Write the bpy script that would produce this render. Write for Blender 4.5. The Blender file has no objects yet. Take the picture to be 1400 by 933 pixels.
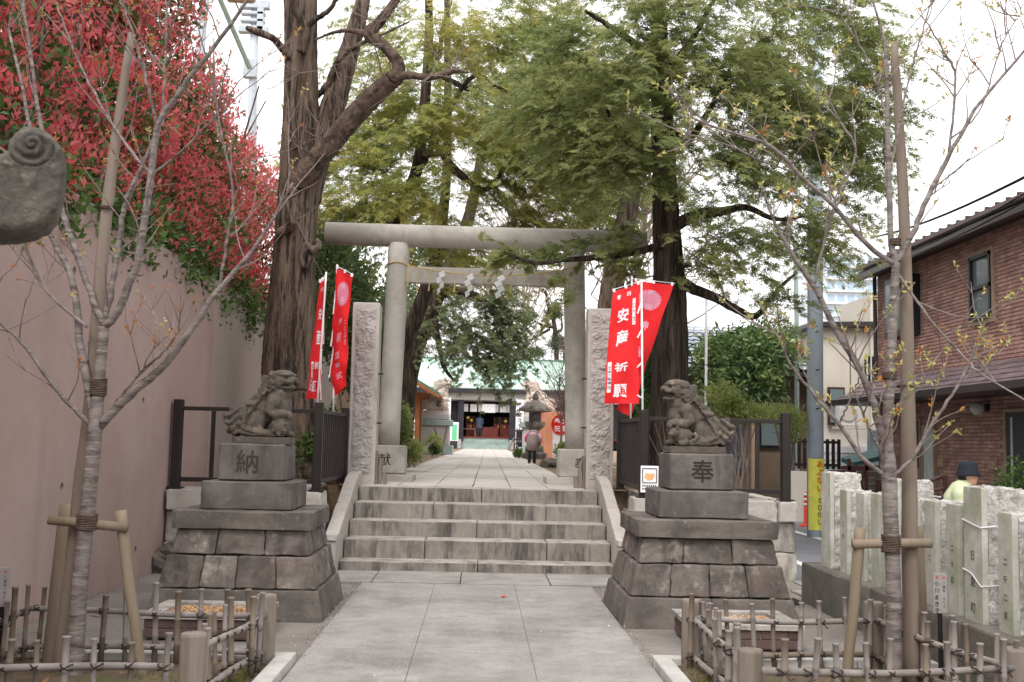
import bpy, bmesh, math, random
import numpy as np
from mathutils import Vector, Matrix, noise
R = math.radians
rnd = random.Random(11)
nrng = np.random.default_rng(5)
sc = bpy.context.scene
col = sc.collection
sc.render.engine = 'CYCLES'

# ------------------------------------------------------------------ camera
FPX, CAMH = 1500.0, 1.5            # focal length in photo pixels (1400 wide), eye height
PITCH, YAW, ROLL = R(5.198), R(1.598), 0.022
_f = Vector((math.sin(YAW)*math.cos(PITCH), math.cos(YAW)*math.cos(PITCH), math.sin(PITCH)))
_r = Vector((math.cos(YAW), -math.sin(YAW), 0)); _u = _r.cross(_f)
_r2 = _r*math.cos(ROLL) + _u*math.sin(ROLL); _u2 = -_r*math.sin(ROLL) + _u*math.cos(ROLL)
cam = bpy.data.cameras.new('camera'); cam_o = bpy.data.objects.new('camera', cam); col.objects.link(cam_o)
cam.sensor_width = 36; cam.lens = FPX/1400*36
cam.clip_start = .1; cam.clip_end = 2000
cam_o.matrix_world = Matrix(((_r2.x, _u2.x, -_f.x, 0), (_r2.y, _u2.y, -_f.y, 0), (_r2.z, _u2.z, -_f.z, CAMH), (0, 0, 0, 1)))
cam.dof.use_dof = True; cam.dof.focus_distance = 10.5; cam.dof.aperture_fstop = 6.3
sc.camera = cam_o

# ------------------------------------------------------------------ sky, sun, exposure
SUN_EL, SUN_AZ = R(52), R(205)     # azimuth measured from +Y clockwise
w = bpy.data.worlds.new('World'); sc.world = w; w.use_nodes = True
nt = w.node_tree; nt.nodes.clear()
sky = nt.nodes.new('ShaderNodeTexSky'); sky.sky_type = 'NISHITA'; sky.sun_disc = False
sky.sun_elevation = SUN_EL; sky.sun_rotation = SUN_AZ; sky.dust_density = 6; sky.air_density = 1.5
hs = nt.nodes.new('ShaderNodeHueSaturation'); hs.inputs['Saturation'].default_value = .25
bg = nt.nodes.new('ShaderNodeBackground'); bg.inputs['Strength'].default_value = .06
cl = nt.nodes.new('ShaderNodeBackground'); cl.inputs['Color'].default_value = (1, .98, .985, 1); cl.inputs['Strength'].default_value = 1.12
ad = nt.nodes.new('ShaderNodeAddShader'); wo = nt.nodes.new('ShaderNodeOutputWorld')
L = nt.links.new
L(sky.outputs[0], hs.inputs['Color']); L(hs.outputs[0], bg.inputs['Color'])
L(bg.outputs[0], ad.inputs[0]); L(cl.outputs[0], ad.inputs[1]); L(ad.outputs[0], wo.inputs['Surface'])
sl = bpy.data.lights.new('sun', 'SUN'); sl.energy = .8; sl.angle = R(14); sl.color = (1, .96, .9)
so = bpy.data.objects.new('sun', sl); col.objects.link(so)
so.rotation_euler = Vector((-math.sin(SUN_AZ)*math.cos(SUN_EL), -math.cos(SUN_AZ)*math.cos(SUN_EL), -math.sin(SUN_EL))).to_track_quat('-Z', 'Y').to_euler()
vs = sc.view_settings; vs.view_transform = 'Standard'; vs.look = 'None'; vs.exposure = 0.46; vs.gamma = 1; vs.use_curve_mapping = False
sc.cycles.use_denoising = True; sc.cycles.max_bounces = 6; sc.cycles.transparent_max_bounces = 4
sc.cycles.caustics_reflective = False; sc.cycles.caustics_refractive = False; sc.cycles.use_adaptive_sampling = False

# ------------------------------------------------------------------ helpers
def at(u, v, Y):
    """site survey: where a sight line through photo point (u,v) meets the plane at distance Y"""
    d = _f*FPX + _r2*(u-700) - _u2*(v-466.5)
    return Vector((0, 0, CAMH)) + d*(Y/d.y)
def path(Y, *uv): return [at(a, b, Y) for a, b in uv]

def tag(o, label=None, cat=None, group=None, kind=None):
    if label: o['label'] = label
    if cat: o['category'] = cat
    if group: o['group'] = group
    if kind: o['kind'] = kind
    return o
def thing(name, loc, label, cat, group=None, rz=0):
    o = bpy.data.objects.new(name, None); col.objects.link(o); o.location = loc; o.rotation_euler.z = rz
    o.empty_display_size = .1
    return tag(o, label, cat, group)
def root_loc(p):
    v = Vector((0, 0, 0))
    while p is not None: v += p.location; p = p.parent
    return v
def link(name, me, parent=None, loc=None, rot=None, mat=None):
    o = bpy.data.objects.new(name, me); col.objects.link(o)
    if parent: o.parent = parent
    if loc is not None: o.location = loc
    if rot is not None: o.rotation_euler = rot
    if mat is not None and not me.materials: me.materials.append(mat)
    return o
def nz(p, s=1.0): return noise.noise(Vector(p)*s)

class MB:
    """collects geometry in world coordinates; build() links it as one mesh, local to its parent"""
    def __init__(s): s.v = []; s.f = []
    def add(s, vs_, fs):
        b = len(s.v); s.v += [tuple(x) for x in vs_]; s.f += [tuple(b+i for i in f) for f in fs]; return s
    def box(s, c, sz, rz=0, bev=0, M=None):
        x, y, z = sz[0]/2, sz[1]/2, sz[2]/2
        if bev <= 0:
            vs_ = [Vector((a*x, b*y, d*z)) for a in (-1, 1) for b in (-1, 1) for d in (-1, 1)]
            fs = [(0, 1, 3, 2), (4, 6, 7, 5), (0, 4, 5, 1), (2, 3, 7, 6), (0, 2, 6, 4), (1, 5, 7, 3)]
        else:
            vs_ = []; idx = {}
            for a in (-1, 1):
                for b in (-1, 1):
                    for d in (-1, 1):
                        for k in range(3):
                            q = [x-bev, y-bev, z-bev]; q[k] += bev
                            idx[(a, b, d, k)] = len(vs_); vs_.append(Vector((a*q[0], b*q[1], d*q[2])))
            fs = []
            for k in range(3):
                for sg in (-1, 1):
                    o = [i for i in range(3) if i != k]; q = []
                    for p_, r_ in ((-1, -1), (1, -1), (1, 1), (-1, 1)):
                        e = [0, 0, 0]; e[k] = sg; e[o[0]] = p_; e[o[1]] = r_; q.append(idx[(*e, k)])
                    fs.append(tuple(q) if (sg > 0) == (k != 1) else tuple(reversed(q)))
            for k in range(3):
                o = [i for i in range(3) if i != k]
                for p_ in (-1, 1):
                    for r_ in (-1, 1):
                        e0 = [0, 0, 0]; e1 = [0, 0, 0]; e0[k] = -1; e1[k] = 1
                        for e in (e0, e1): e[o[0]] = p_; e[o[1]] = r_
                        fs.append((idx[(*e0, o[0])], idx[(*e1, o[0])], idx[(*e1, o[1])], idx[(*e0, o[1])]))
            for a in (-1, 1):
                for b in (-1, 1):
                    for d in (-1, 1): fs.append(tuple(idx[(a, b, d, k)] for k in range(3)))
        if M is None: M = Matrix.Translation(c) @ Matrix.Rotation(rz, 4, 'Z')
        return s.add([M @ v for v in vs_], fs)
    def hexa(s, c8, sub=4, amp=.0, seed=0, bev=.01, nscale=6, rough=None):
        """block between 8 corners (bottom 4 ccw, top 4 ccw) with worn edges and hewn faces"""
        c8 = [Vector(c) for c in c8]
        ax = [0, .04] + [i/sub for i in range(1, sub)] + [.96, 1]
        n = len(ax); vid = {}
        ctr = sum(c8, Vector())/8
        def pt(i, j, k):
            if (i, j, k) in vid: return vid[(i, j, k)]
            a, b, d = ax[i], ax[j], ax[k]
            lo = (c8[0]*(1-a)+c8[1]*a)*(1-b) + (c8[3]*(1-a)+c8[2]*a)*b
            hi = (c8[4]*(1-a)+c8[5]*a)*(1-b) + (c8[7]*(1-a)+c8[6]*a)*b
            p = lo*(1-d)+hi*d
            ex = [q in (0, n-1) for q in (i, j, k)]
            if sum(ex) >= 2 and bev:
                t = (ctr-p); t = t.normalized()
                p = p + t*bev*(sum(ex)-1)*(.7+.9*abs(nz(p+Vector((seed, 0, 0)), 9)))
            if amp:
                am = amp*(rough(i/(n-1), j/(n-1), k/(n-1)) if rough else 1)
                nn = Vector((nz(p+Vector((seed*3.1, 7, 0)), nscale), nz(p+Vector((seed*3.1, 0, 9)), nscale), nz(p+Vector((3, seed*3.1, 0)), nscale)))
                n2 = Vector((nz(p+Vector((seed, 17, 0)), nscale*3.3), nz(p+Vector((seed, 0, 19)), nscale*3.3), nz(p+Vector((13, seed, 0)), nscale*3.3)))
                p = p + (nn+n2*.6)*am
            vid[(i, j, k)] = len(s.v); s.v.append(tuple(p)); return vid[(i, j, k)]
        for i in range(n-1):
            for j in range(n-1):
                s.f.append((pt(i, j, 0), pt(i, j+1, 0), pt(i+1, j+1, 0), pt(i+1, j, 0)))
                s.f.append((pt(i, j, n-1), pt(i+1, j, n-1), pt(i+1, j+1, n-1), pt(i, j+1, n-1)))
                s.f.append((pt(i, 0, j), pt(i+1, 0, j), pt(i+1, 0, j+1), pt(i, 0, j+1)))
                s.f.append((pt(i, n-1, j), pt(i, n-1, j+1), pt(i+1, n-1, j+1), pt(i+1, n-1, j)))
                s.f.append((pt(0, i, j), pt(0, i, j+1), pt(0, i+1, j+1), pt(0, i+1, j)))
                s.f.append((pt(n-1, i, j), pt(n-1, i+1, j), pt(n-1, i+1, j+1), pt(n-1, i, j+1)))
        return s
    def blk(s, x0, x1, y0, y1, z0, z1, **k):
        return s.hexa([(x0, y0, z0), (x1, y0, z0), (x1, y1, z0), (x0, y1, z0), (x0, y0, z1), (x1, y0, z1), (x1, y1, z1), (x0, y1, z1)], **k)
    def tube(s, pts, rad, n=8, cap=True, wob=None):
        pts = [Vector(p) for p in pts]; m = len(pts)
        if not hasattr(rad, '__len__'): rad = [rad]*m
        t0 = (pts[1]-pts[0]).normalized()
        a = t0.orthogonal().normalized() if abs(t0.z) < .9 else (Vector((1, 0, 0)) - t0*t0.x).normalized()
        b0 = len(s.v)
        for i in range(m):
            t = (pts[min(i+1, m-1)]-pts[max(i-1, 0)]).normalized()
            a = (a - t*a.dot(t)).normalized(); b = t.cross(a)
            for k in range(n):
                th = 2*math.pi*k/n; r = rad[i]
                if wob: r *= wob(th, i, pts[i])
                s.v.append(tuple(pts[i] + (a*math.cos(th)+b*math.sin(th))*r))
        for i in range(m-1):
            for k in range(n):
                k2 = (k+1) % n
                s.f.append((b0+i*n+k, b0+i*n+k2, b0+(i+1)*n+k2, b0+(i+1)*n+k))
        if cap:
            s.f.append(tuple(b0+k for k in reversed(range(n)))); s.f.append(tuple(b0+(m-1)*n+k for k in range(n)))
        return s
    def lathe(s, prof, c, n=24, ph=0):
        c = Vector(c); b0 = len(s.v); m = len(prof)
        for r, z in prof:
            for k in range(n):
                th = 2*math.pi*k/n+ph; s.v.append((c.x+r*math.cos(th), c.y+r*math.sin(th), c.z+z))
        for i in range(m-1):
            for k in range(n):
                k2 = (k+1) % n; s.f.append((b0+i*n+k, b0+i*n+k2, b0+(i+1)*n+k2, b0+(i+1)*n+k))
        s.f.append(tuple(b0+k for k in reversed(range(n)))); s.f.append(tuple(b0+(m-1)*n+k for k in range(n)))
        return s
    def ball(s, c, r, n=12, m=8, M=None):
        c = Vector(c); r = r if hasattr(r, '__len__') else (r, r, r); vs_ = []; fs = []
        for i in range(1, m):
            ph = math.pi*i/m
            for k in range(n):
                th = 2*math.pi*k/n
                vs_.append(Vector((r[0]*math.sin(ph)*math.cos(th), r[1]*math.sin(ph)*math.sin(th), r[2]*math.cos(ph))))
        vs_ += [Vector((0, 0, r[2])), Vector((0, 0, -r[2]))]; t = len(vs_)-2
        for i in range(m-2):
            for k in range(n):
                k2 = (k+1) % n; fs.append((i*n+k, (i+1)*n+k, (i+1)*n+k2, i*n+k2))
        for k in range(n):
            k2 = (k+1) % n; fs.append((t, k, k2)); fs.append((t+1, (m-2)*n+k2, (m-2)*n+k))
        return s.add([(M @ v if M else v)+c for v in vs_], fs)
    def prism(s, poly, fn, d0, d1):
        """poly: 2-D outline (ccw); fn(a,b,d) -> point; extruded from d0 to d1"""
        n = len(poly); vs_ = [fn(a, b, d0) for a, b in poly]+[fn(a, b, d1) for a, b in poly]
        fs = [tuple(reversed(range(n))), tuple(range(n, 2*n))]+[(i, (i+1) % n, n+(i+1) % n, n+i) for i in range(n)]
        return s.add(vs_, fs)
    def mesh(s, name, mat, off=Vector((0, 0, 0)), smooth=False):
        me = bpy.data.meshes.new(name)
        me.from_pydata([(x-off.x, y-off.y, z-off.z) for x, y, z in s.v], [], s.f)
        if mat: me.materials.append(mat)
        bm = bmesh.new(); bm.from_mesh(me); bmesh.ops.recalc_face_normals(bm, faces=bm.faces); bm.to_mesh(me); bm.free()
        if smooth: me.polygons.foreach_set('use_smooth', [True]*len(me.polygons))
        me.update(); return me
    def build(s, name, mat, parent=None, smooth=False, loc=None):
        if parent is None:
            off = Vector(loc) if loc is not None else Vector((0, 0, 0))
            return link(name, s.mesh(name, mat, off, smooth), None, off)
        return link(name, s.mesh(name, mat, root_loc(parent), smooth), parent)

def copy_tree(o, parent=None):
    c = o.copy(); col.objects.link(c); c.parent = parent
    for ch in o.children: copy_tree(ch, c)
    return c

# ------------------------------------------------------------------ materials
def lin(h):
    if not isinstance(h, str): return (*h[:3], 1)
    c = [int(h[i:i+2], 16)/255 for i in (0, 2, 4)]
    return tuple(((x+.055)/1.055)**2.4 if x > .04045 else x/12.92 for x in c)+(1,)
class NT:
    def __init__(s, name):
        s.m = bpy.data.materials.new(name); s.m.use_nodes = True; s.t = s.m.node_tree; s.t.nodes.clear()
        s.out = s.n('ShaderNodeOutputMaterial')
    def n(s, ty, **k):
        nd = s.t.nodes.new(ty)
        for a, b in k.items(): setattr(nd, a, b)
        return nd
    def l(s, a, b): s.t.links.new(a, b)
    def math(s, op, a, b=None, c=None):
        nd = s.n('ShaderNodeMath', operation=op)
        for i, x in enumerate((a, b, c)):
            if x is None: continue
            if isinstance(x, (int, float)): nd.inputs[i].default_value = x
            else: s.l(x, nd.inputs[i])
        return nd.outputs[0]
    def noise(s, vec, scale, detail=4, rough=.6):
        nd = s.n('ShaderNodeTexNoise'); nd.inputs['Scale'].default_value = scale
        nd.inputs['Detail'].default_value = detail; nd.inputs['Roughness'].default_value = rough
        s.l(vec, nd.inputs['Vector']); return nd.outputs['Fac']
    def maprange(s, v, a, b, c=0., d=1.):
        nd = s.n('ShaderNodeMapRange'); s.l(v, nd.inputs[0])
        for i, x in zip((1, 2, 3, 4), (a, b, c, d)): nd.inputs[i].default_value = x
        return nd.outputs[0]
    def mix(s, fac, a, b, mode='MIX'):
        nd = s.n('ShaderNodeMix', data_type='RGBA', blend_type=mode)
        for i, x in ((0, fac), (6, a), (7, b)):
            if isinstance(x, (int, float)): nd.inputs[i].default_value = x
            elif isinstance(x, tuple): nd.inputs[i].default_value = x
            else: s.l(x, nd.inputs[i])
        return nd.outputs[2]
    def coord(s, rand=True, world=False):
        if world:
            g = s.n('ShaderNodeNewGeometry'); return g.outputs['Position'], None
        tc = s.n('ShaderNodeTexCoord'); oi = s.n('ShaderNodeObjectInfo')
        if not rand: return tc.outputs['Object'], oi.outputs['Random']
        vm = s.n('ShaderNodeVectorMath', operation='MULTIPLY_ADD')
        s.l(oi.outputs['Random'], vm.inputs[0]); vm.inputs[1].default_value = (37, 17, 53); s.l(tc.outputs['Object'], vm.inputs[2])
        return vm.outputs[0], oi.outputs['Random']
    def scaled(s, vec, sc_):
        vm = s.n('ShaderNodeVectorMath', operation='MULTIPLY'); s.l(vec, vm.inputs[0]); vm.inputs[1].default_value = sc_
        return vm.outputs[0]

def surf(name, c0, c1, scale=4, rough=.85, bump=.3, bscale=60, rv=.1, fine=.18, spots=(), streaks=(), spec=.3,
         world=False, metal=0, island=0, dist=.012, bdetail=5, stretch=None):
    T = NT(name); vec, rd = T.coord(world=world)
    v2 = T.scaled(vec, stretch) if stretch else vec
    n1 = T.noise(v2, scale, 5, .65); n2 = T.noise(v2, scale*9, 4, .7)
    c = T.mix(T.maprange(n1, .35, .65), lin(c0), lin(c1))
    for sp in spots:
        cc, s_, lo, hi, am = sp
        c = T.mix(T.maprange(T.noise(v2, s_, 6, .7), lo, hi, 0, am), c, lin(cc))
    for st in streaks:
        cc, sxy, sz, lo, hi, am = st
        c = T.mix(T.maprange(T.noise(T.scaled(vec, (sxy, sxy, sz)), 1, 5, .65), lo, hi, 0, am), c, lin(cc))
    val = T.math('MULTIPLY_ADD', n2, 2*fine, 1-fine)
    if rd is not None and rv:
        val = T.math('ADD', val, T.math('MULTIPLY_ADD', rd, 2*rv, -rv))
    if island:
        g = T.n('ShaderNodeNewGeometry'); val = T.math('ADD', val, T.math('MULTIPLY_ADD', g.outputs['Random Per Island'], 2*island, -island))
    hsv = T.n('ShaderNodeHueSaturation'); T.l(c, hsv.inputs['Color']); T.l(val, hsv.inputs['Value'])
    b = T.n('ShaderNodeBsdfPrincipled'); T.l(hsv.outputs[0], b.inputs['Base Color'])
    b.inputs['Roughness'].default_value = rough; b.inputs['Specular IOR Level'].default_value = spec; b.inputs['Metallic'].default_value = metal
    if bump:
        h = T.math('ADD', T.noise(v2, bscale, bdetail, .7), T.math('MULTIPLY', T.noise(v2, bscale*.17, 3, .6), 1.5))
        bp = T.n('ShaderNodeBump'); bp.inputs['Strength'].default_value = bump; bp.inputs['Distance'].default_value = dist
        T.l(h, bp.inputs['Height']); T.l(bp.outputs[0], b.inputs['Normal'])
    T.l(b.outputs[0], T.out.inputs['Surface']); return T.m

def leafmat(name, cols, big=.6, trans=.35, rough=.6, spec=.25):
    """foliage: colour differs from spray to spray and slowly through the crown"""
    T = NT(name); g = T.n('ShaderNodeNewGeometry')
    n1 = T.noise(g.outputs['Position'], big, 3, .6)
    f = T.math('ADD', T.math('MULTIPLY', T.maprange(n1, .3, .7), .65), T.math('MULTIPLY', g.outputs['Random Per Island'], .4))
    rp = T.n('ShaderNodeValToRGB'); T.l(f, rp.inputs[0]); e = rp.color_ramp.elements
    for i, cc in enumerate(cols):
        p = i/(len(cols)-1)
        el = e[0] if i == 0 else (e[-1] if i == len(cols)-1 else e.new(p))
        el.position = p; el.color = lin(cc)
    b = T.n('ShaderNodeBsdfPrincipled'); T.l(rp.outputs[0], b.inputs['Base Color']); b.inputs['Roughness'].default_value = rough
    b.inputs['Specular IOR Level'].default_value = spec
    tr = T.n('ShaderNodeBsdfTranslucent'); T.l(rp.outputs[0], tr.inputs['Color'])
    mx = T.n('ShaderNodeMixShader'); mx.inputs[0].default_value = trans
    T.l(b.outputs[0], mx.inputs[1]); T.l(tr.outputs[0], mx.inputs[2]); T.l(mx.outputs[0], T.out.inputs['Surface']); return T.m

def plain(name, c, rough=.6, spec=.4, metal=0, emit=0):
    T = NT(name); b = T.n('ShaderNodeBsdfPrincipled'); b.inputs['Base Color'].default_value = lin(c)
    vec, rd = T.coord(); n1 = T.noise(vec, 7, 5, .6)
    hsv = T.n('ShaderNodeHueSaturation'); hsv.inputs['Color'].default_value = lin(c); T.l(T.maprange(n1, .3, .7, .86, 1.1), hsv.inputs['Value'])
    T.l(hsv.outputs[0], b.inputs['Base Color'])
    b.inputs['Roughness'].default_value = rough; b.inputs['Specular IOR Level'].default_value = spec; b.inputs['Metallic'].default_value = metal
    T.l(b.outputs[0], T.out.inputs['Surface']); return T.m

M = {}
M['concrete'] = surf('worn_concrete', '8f8b88', 'a09c99', 1.3, .9, .25, 170, .03, .1, spots=(('77726e', .9, .46, .66, .9), ('c2beba', 60, .58, .68, .8), ('5f5b58', 45, .58, .68, .8), ('7d7871', 3.5, .52, .66, .6)), streaks=(('8e8a87', .35, 2.2, .5, .7, .0),), world=True, dist=.004)
M['side_concrete'] = surf('side_concrete', '78726d', '8a847e', 1.1, .92, .3, 150, .03, .12, spots=(('5c5752', .8, .48, .7, .75), ('a19b94', 60, .6, .7, .6), ('625d55', 2.6, .6, .75, .5)), world=True, dist=.004)
M['step'] = surf('step_granite', '9f9a93', 'b3aea6', 3, .85, .25, 140, .06, .1, spots=(('7b766f', 4, .5, .7, .7), ('76706a', 70, .58, .7, .5)), streaks=(('565150', 4.5, 1.2, .5, .66, .7), ('5f5a57', 16, 1.5, .55, .72, .5), ('8c7a62', 3, .6, .58, .75, .4)), dist=.004)
M['old_stone'] = surf('old_dark_stone', '554f4c', '7b736d', 3.2, .9, .5, 70, .14, .2, spots=(('aaa299', 5, .55, .68, .7), ('35302d', 2.6, .52, .68, .7), ('857060', 2.2, .54, .68, .5)), streaks=(('2c2927', 5, .8, .52, .68, .6),), dist=.01)
M['cap_stone'] = surf('mossy_cap_stone', '56504c', '766f69', 2.5, .92, .45, 90, .06, .2, spots=(('3d3936', 2, .48, .7, .75), ('9f9a92', 12, .6, .7, .7), ('5f6142', 3, .62, .78, .4)), dist=.008)
M['block_stone'] = surf('pedestal_block_stone', '595451', '726c68', 2.6, .9, .3, 110, .05, .14, spots=(('403c39', 2.4, .5, .7, .7), ('b9b5ae', 3.2, .67, .76, .6), ('8a847c', 9, .58, .7, .5)), streaks=(('3c3937', 6, .7, .52, .7, .6), ('5f6145', 4, .5, .64, .8, .3)), dist=.006)
M['statue'] = surf('weathered_statue_stone', '4f4943', '6b635b', 6, .92, .5, 90, .04, .22, spots=(('332f2b', 6, .48, .68, .8), ('8f806a', 7, .58, .72, .75), ('8b857d', 16, .6, .7, .5), ('5d6146', 4, .66, .8, .3)), dist=.008)
M['granite'] = surf('pale_granite', 'a8a29b', 'bcb6af', 3, .85, .35, 160, .05, .12, spots=(('88827b', 3, .5, .7, .7), ('6e6964', 80, .6, .7, .5)), dist=.005)
M['granite_rough'] = surf('rough_hewn_granite', 'a29b98', 'c0b9b5', 9, .9, .9, 60, .05, .2, spots=(('8f8683', 14, .55, .72, .6), ('7f7774', 220, .6, .7, .5)), dist=.02)
M['torii'] = surf('torii_granite', 'a5a199', 'b8b4ac', 3, .85, .2, 160, .03, .1, spots=(('847f77', 2.4, .5, .72, .65), ('75706a', 80, .6, .7, .5)), streaks=(('8c857a', 5, .5, .55, .75, .5), ('77706a', 9, .8, .62, .75, .4)), dist=.004)
M['fence_granite'] = surf('lichen_granite', 'aaab9e', 'c4c2bb', 5, .88, .4, 140, .05, .14, spots=(('8b9470', 2.6, .48, .68, .7), ('dcd9d5', 5, .6, .72, .6), ('6e6c64', 60, .6, .7, .5)), streaks=(('8f9678', 6, .7, .56, .74, .6),), dist=.005)
M['fence_granite_rough'] = surf('split_granite', 'a9a59f', 'dedad5', 14, .9, .9, 45, .05, .3, spots=(('6d675f', 12, .54, .72, .75), ('8e6f58', 4, .68, .8, .4)), dist=.03)
M['plinth'] = surf('mossy_plinth_concrete', '5c5852', '77726b', 2.2, .93, .4, 120, .03, .2, spots=(('55534b', 3, .5, .72, .7), ('a8a49c', 5, .62, .76, .5)), streaks=(('504e46', 5, .8, .55, .72, .5),), dist=.006)
M['wall_pink'] = surf('pinkish_render', 'a18a85', 'a9948e', .7, .8, .12, 220, .0, .05, spots=(('967e77', .5, .46, .68, .6), ('b8a39b', 1.6, .55, .7, .35)), streaks=(('8a756f', 2, .12, .54, .72, .35),), dist=.003)
M['wall_grey'] = surf('grey_render', 'a8999340'[:6], 'b2a49e', .7, .8, .12, 220, .0, .05, spots=(('98908c', .5, .5, .75, .5),), streaks=(('948985', 4, .12, .52, .72, .4),), dist=.003)
M['earth'] = surf('bare_earth', '7a6855', '92795f', 1.6, .95, .7, 60, 0, .25, spots=(('55483a', 5, .5, .7, .6), ('a8917a', 90, .6, .7, .6)), world=True, dist=.02)
M['asphalt'] = surf('grey_asphalt', '77777c', '85858a', .8, .9, .3, 200, 0, .1, spots=(('67666a', 1, .5, .75, .5), ('9d9da2', 260, .62, .7, .5)), world=True, dist=.004)
M['paving'] = surf('path_stone', 'ada8a2', 'c2bdb7', 2, .85, .2, 120, .07, .08, spots=(('a29d97', 2, .5, .75, .5),), dist=.004)
M['white_paint'] = surf('road_paint', 'e4e4e4', 'f0f0f0', 5, .7, .1, 100, 0, .06, spots=(('b5b5b5', 14, .6, .72, .5),), world=True)
M['kerb_white'] = surf('pale_kerb_stone', 'aba8a4', 'bebbb7', 8, .9, .3, 130, .06, .1, spots=(('a5a29e', 6, .55, .75, .5),), dist=.004)
M['rail'] = surf('brown_black_metal', '231d1c', '2c2524', 3, .5, .03, 90, .02, .06, spec=.3)
M['dark_iron'] = surf('rusted_iron', '2e2b29', '3a3430', 12, .7, .2, 90, .02, .2)
M['bamboo'] = surf('weathered_bamboo', '7b736f', '938b87', 5, .7, .12, 60, .12, .1, spots=(('7a6a55', 3, .55, .75, .7), ('c2bbb6', 8, .6, .75, .5)), stretch=(1, 1, .15), dist=.003)
M['bamboo_tan'] = surf('tan_bamboo', '6d6257', '83776a', 5, .7, .12, 60, .1, .12, spots=(('6b5a45', 4, .55, .75, .6),), stretch=(1, 1, .15), dist=.003)
M['rope_black'] = surf('black_cord', '282320', '3a332e', 30, .9, .3, 200)
M['post_wood'] = surf('grey_post_wood', '6f655b', '8b8178', 6, .88, .5, 60, .08, .2, spots=(('4b4239', 6, .55, .72, .7), ('a59b90', 7, .62, .76, .5)), stretch=(1, 1, .12), dist=.008)
M['stake'] = surf('stake_wood', '6f6252', '8a7c6b', 4, .8, .25, 50, .05, .14, spots=(('6d5c47', 5, .56, .74, .6), ('8a8560', 1.6, .56, .75, .5)), stretch=(1, 1, .1), dist=.005)
M['stake_grey'] = surf('pole_wood', '71645a', '897c71', 4, .8, .25, 50, .03, .12, spots=(('6b6055', 5, .56, .74, .6), ('77764f', 1.2, .58, .75, .5)), stretch=(1, 1, .1), dist=.005)
M['cherry'] = surf('cherry_bark', '5f5653', '8b827e', 7, .7, .6, 30, .04, .25, spots=(('3b3431', 8, .52, .64, .8), ('aaa19c', 12, .56, .68, .7)), stretch=(.6, .6, 3.2), dist=.008)
M['twig'] = surf('twig_bark', '6a5d59', '867a75', 20, .75, .1, 90, .05, .2)
M['bark'] = surf('ginkgo_bark', '56483e', '827163', 3, .95, 1.0, 9, .04, .25, spots=(('231e1a', 5, .47, .58, .9), ('8f847a', 8, .57, .68, .7)), stretch=(2.6, 2.6, .3), dist=.05)
M['bark_dark'] = surf('cypress_bark', '3a322c', '5d524a', 3, .95, 1.0, 9, .04, .25, spots=(('1d1916', 5, .47, .58, .9), ('7a5f50', 6, .57, .68, .7)), stretch=(3, 3, .25), dist=.05)
M['bark_red'] = surf('limb_bark', '4f423b', '766559', 5, .95, 1.0, 14, .04, .25, spots=(('2a221e', 7, .48, .62, .85), ('877568', 9, .57, .68, .6)), dist=.04)
M['soil'] = surf('bed_soil', '5a4d40', '74644f', 4, .95, .8, 70, 0, .3, spots=(('4f5a30', 2.3, .52, .66, .8), ('8a7660', 40, .6, .7, .6), ('3b3128', 9, .55, .7, .6)), world=True, dist=.02)
M['brown_brick'] = surf('brown_planter_brick', '5a4845', '69555 1'.replace(' ', ''), 8, .75, .2, 90, .12, .12, dist=.004)
M['gravel'] = surf('orange_gravel', 'a07a55', 'caa680', 30, .95, .4, 90, 0, .3, island=.35)
M['banner'] = surf('red_banner_cloth', 'dc2a2e', 'e63438', 2, .75, .05, 300, .02, .04, spec=.15)
M['white_cloth'] = plain('white_print', 'f2eef0', .8, .1)
M['pink_print'] = plain('pink_print', 'd98aa0', .8, .1)
M['lilac_print'] = plain('pale_pink_print', 'e6b7cb', .8, .1)
M['black_print'] = plain('black_print', '2a2628', .8, .1)
M['red_print'] = plain('red_print', 'cf2b26', .7, .1)
M['white_metal'] = plain('white_pole', 'e6e6e8', .4, .5)
M['paper'] = plain('white_paper', 'eef0f2', .8, .1)
M['straw'] = surf('straw_rope', 'b39a63', 'cdb57e', 30, .9, .3, 120)
M['carved'] = plain('carving_shade', '443e39', .95, .1)  # left character: shading of the cut strokes painted as a darker stone tone
M['carved_pale'] = plain('carved_pale_stone', '77746a', .95, .1)
M['carved_dark'] = plain('carved_dark_stone', '36322e', .95, .1)

# ------------------------------------------------------------------ lettering (built-in font outlines turned to meshes)
_tcache = {}
def glyphs(s, bold=0.0, extrude=0.0):
    """mesh arrays of a string set one character per line, each character centred, unit size"""
    k = (s, bold, extrude)
    if k not in _tcache:
        cu = bpy.data.curves.new('text', 'FONT'); cu.body = s; cu.size = 1; cu.align_x = 'CENTER'; cu.offset = bold; cu.extrude = extrude
        cu.resolution_u = 3
        o = bpy.data.objects.new('text', cu); col.objects.link(o)
        dg = bpy.context.evaluated_depsgraph_get(); me = bpy.data.meshes.new_from_object(o.evaluated_get(dg))
        V = np.array([v.co[:] for v in me.vertices]) if len(me.vertices) else np.zeros((0, 3))
        Fs = [tuple(p.vertices) for p in me.polygons]
        bpy.data.objects.remove(o); bpy.data.curves.remove(cu); bpy.data.meshes.remove(me)
        if len(V):
            V[:, 0] -= (V[:, 0].min()+V[:, 0].max())/2; V[:, 1] -= (V[:, 1].min()+V[:, 1].max())/2
        _tcache[k] = (V, Fs)
    return _tcache[k]
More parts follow.
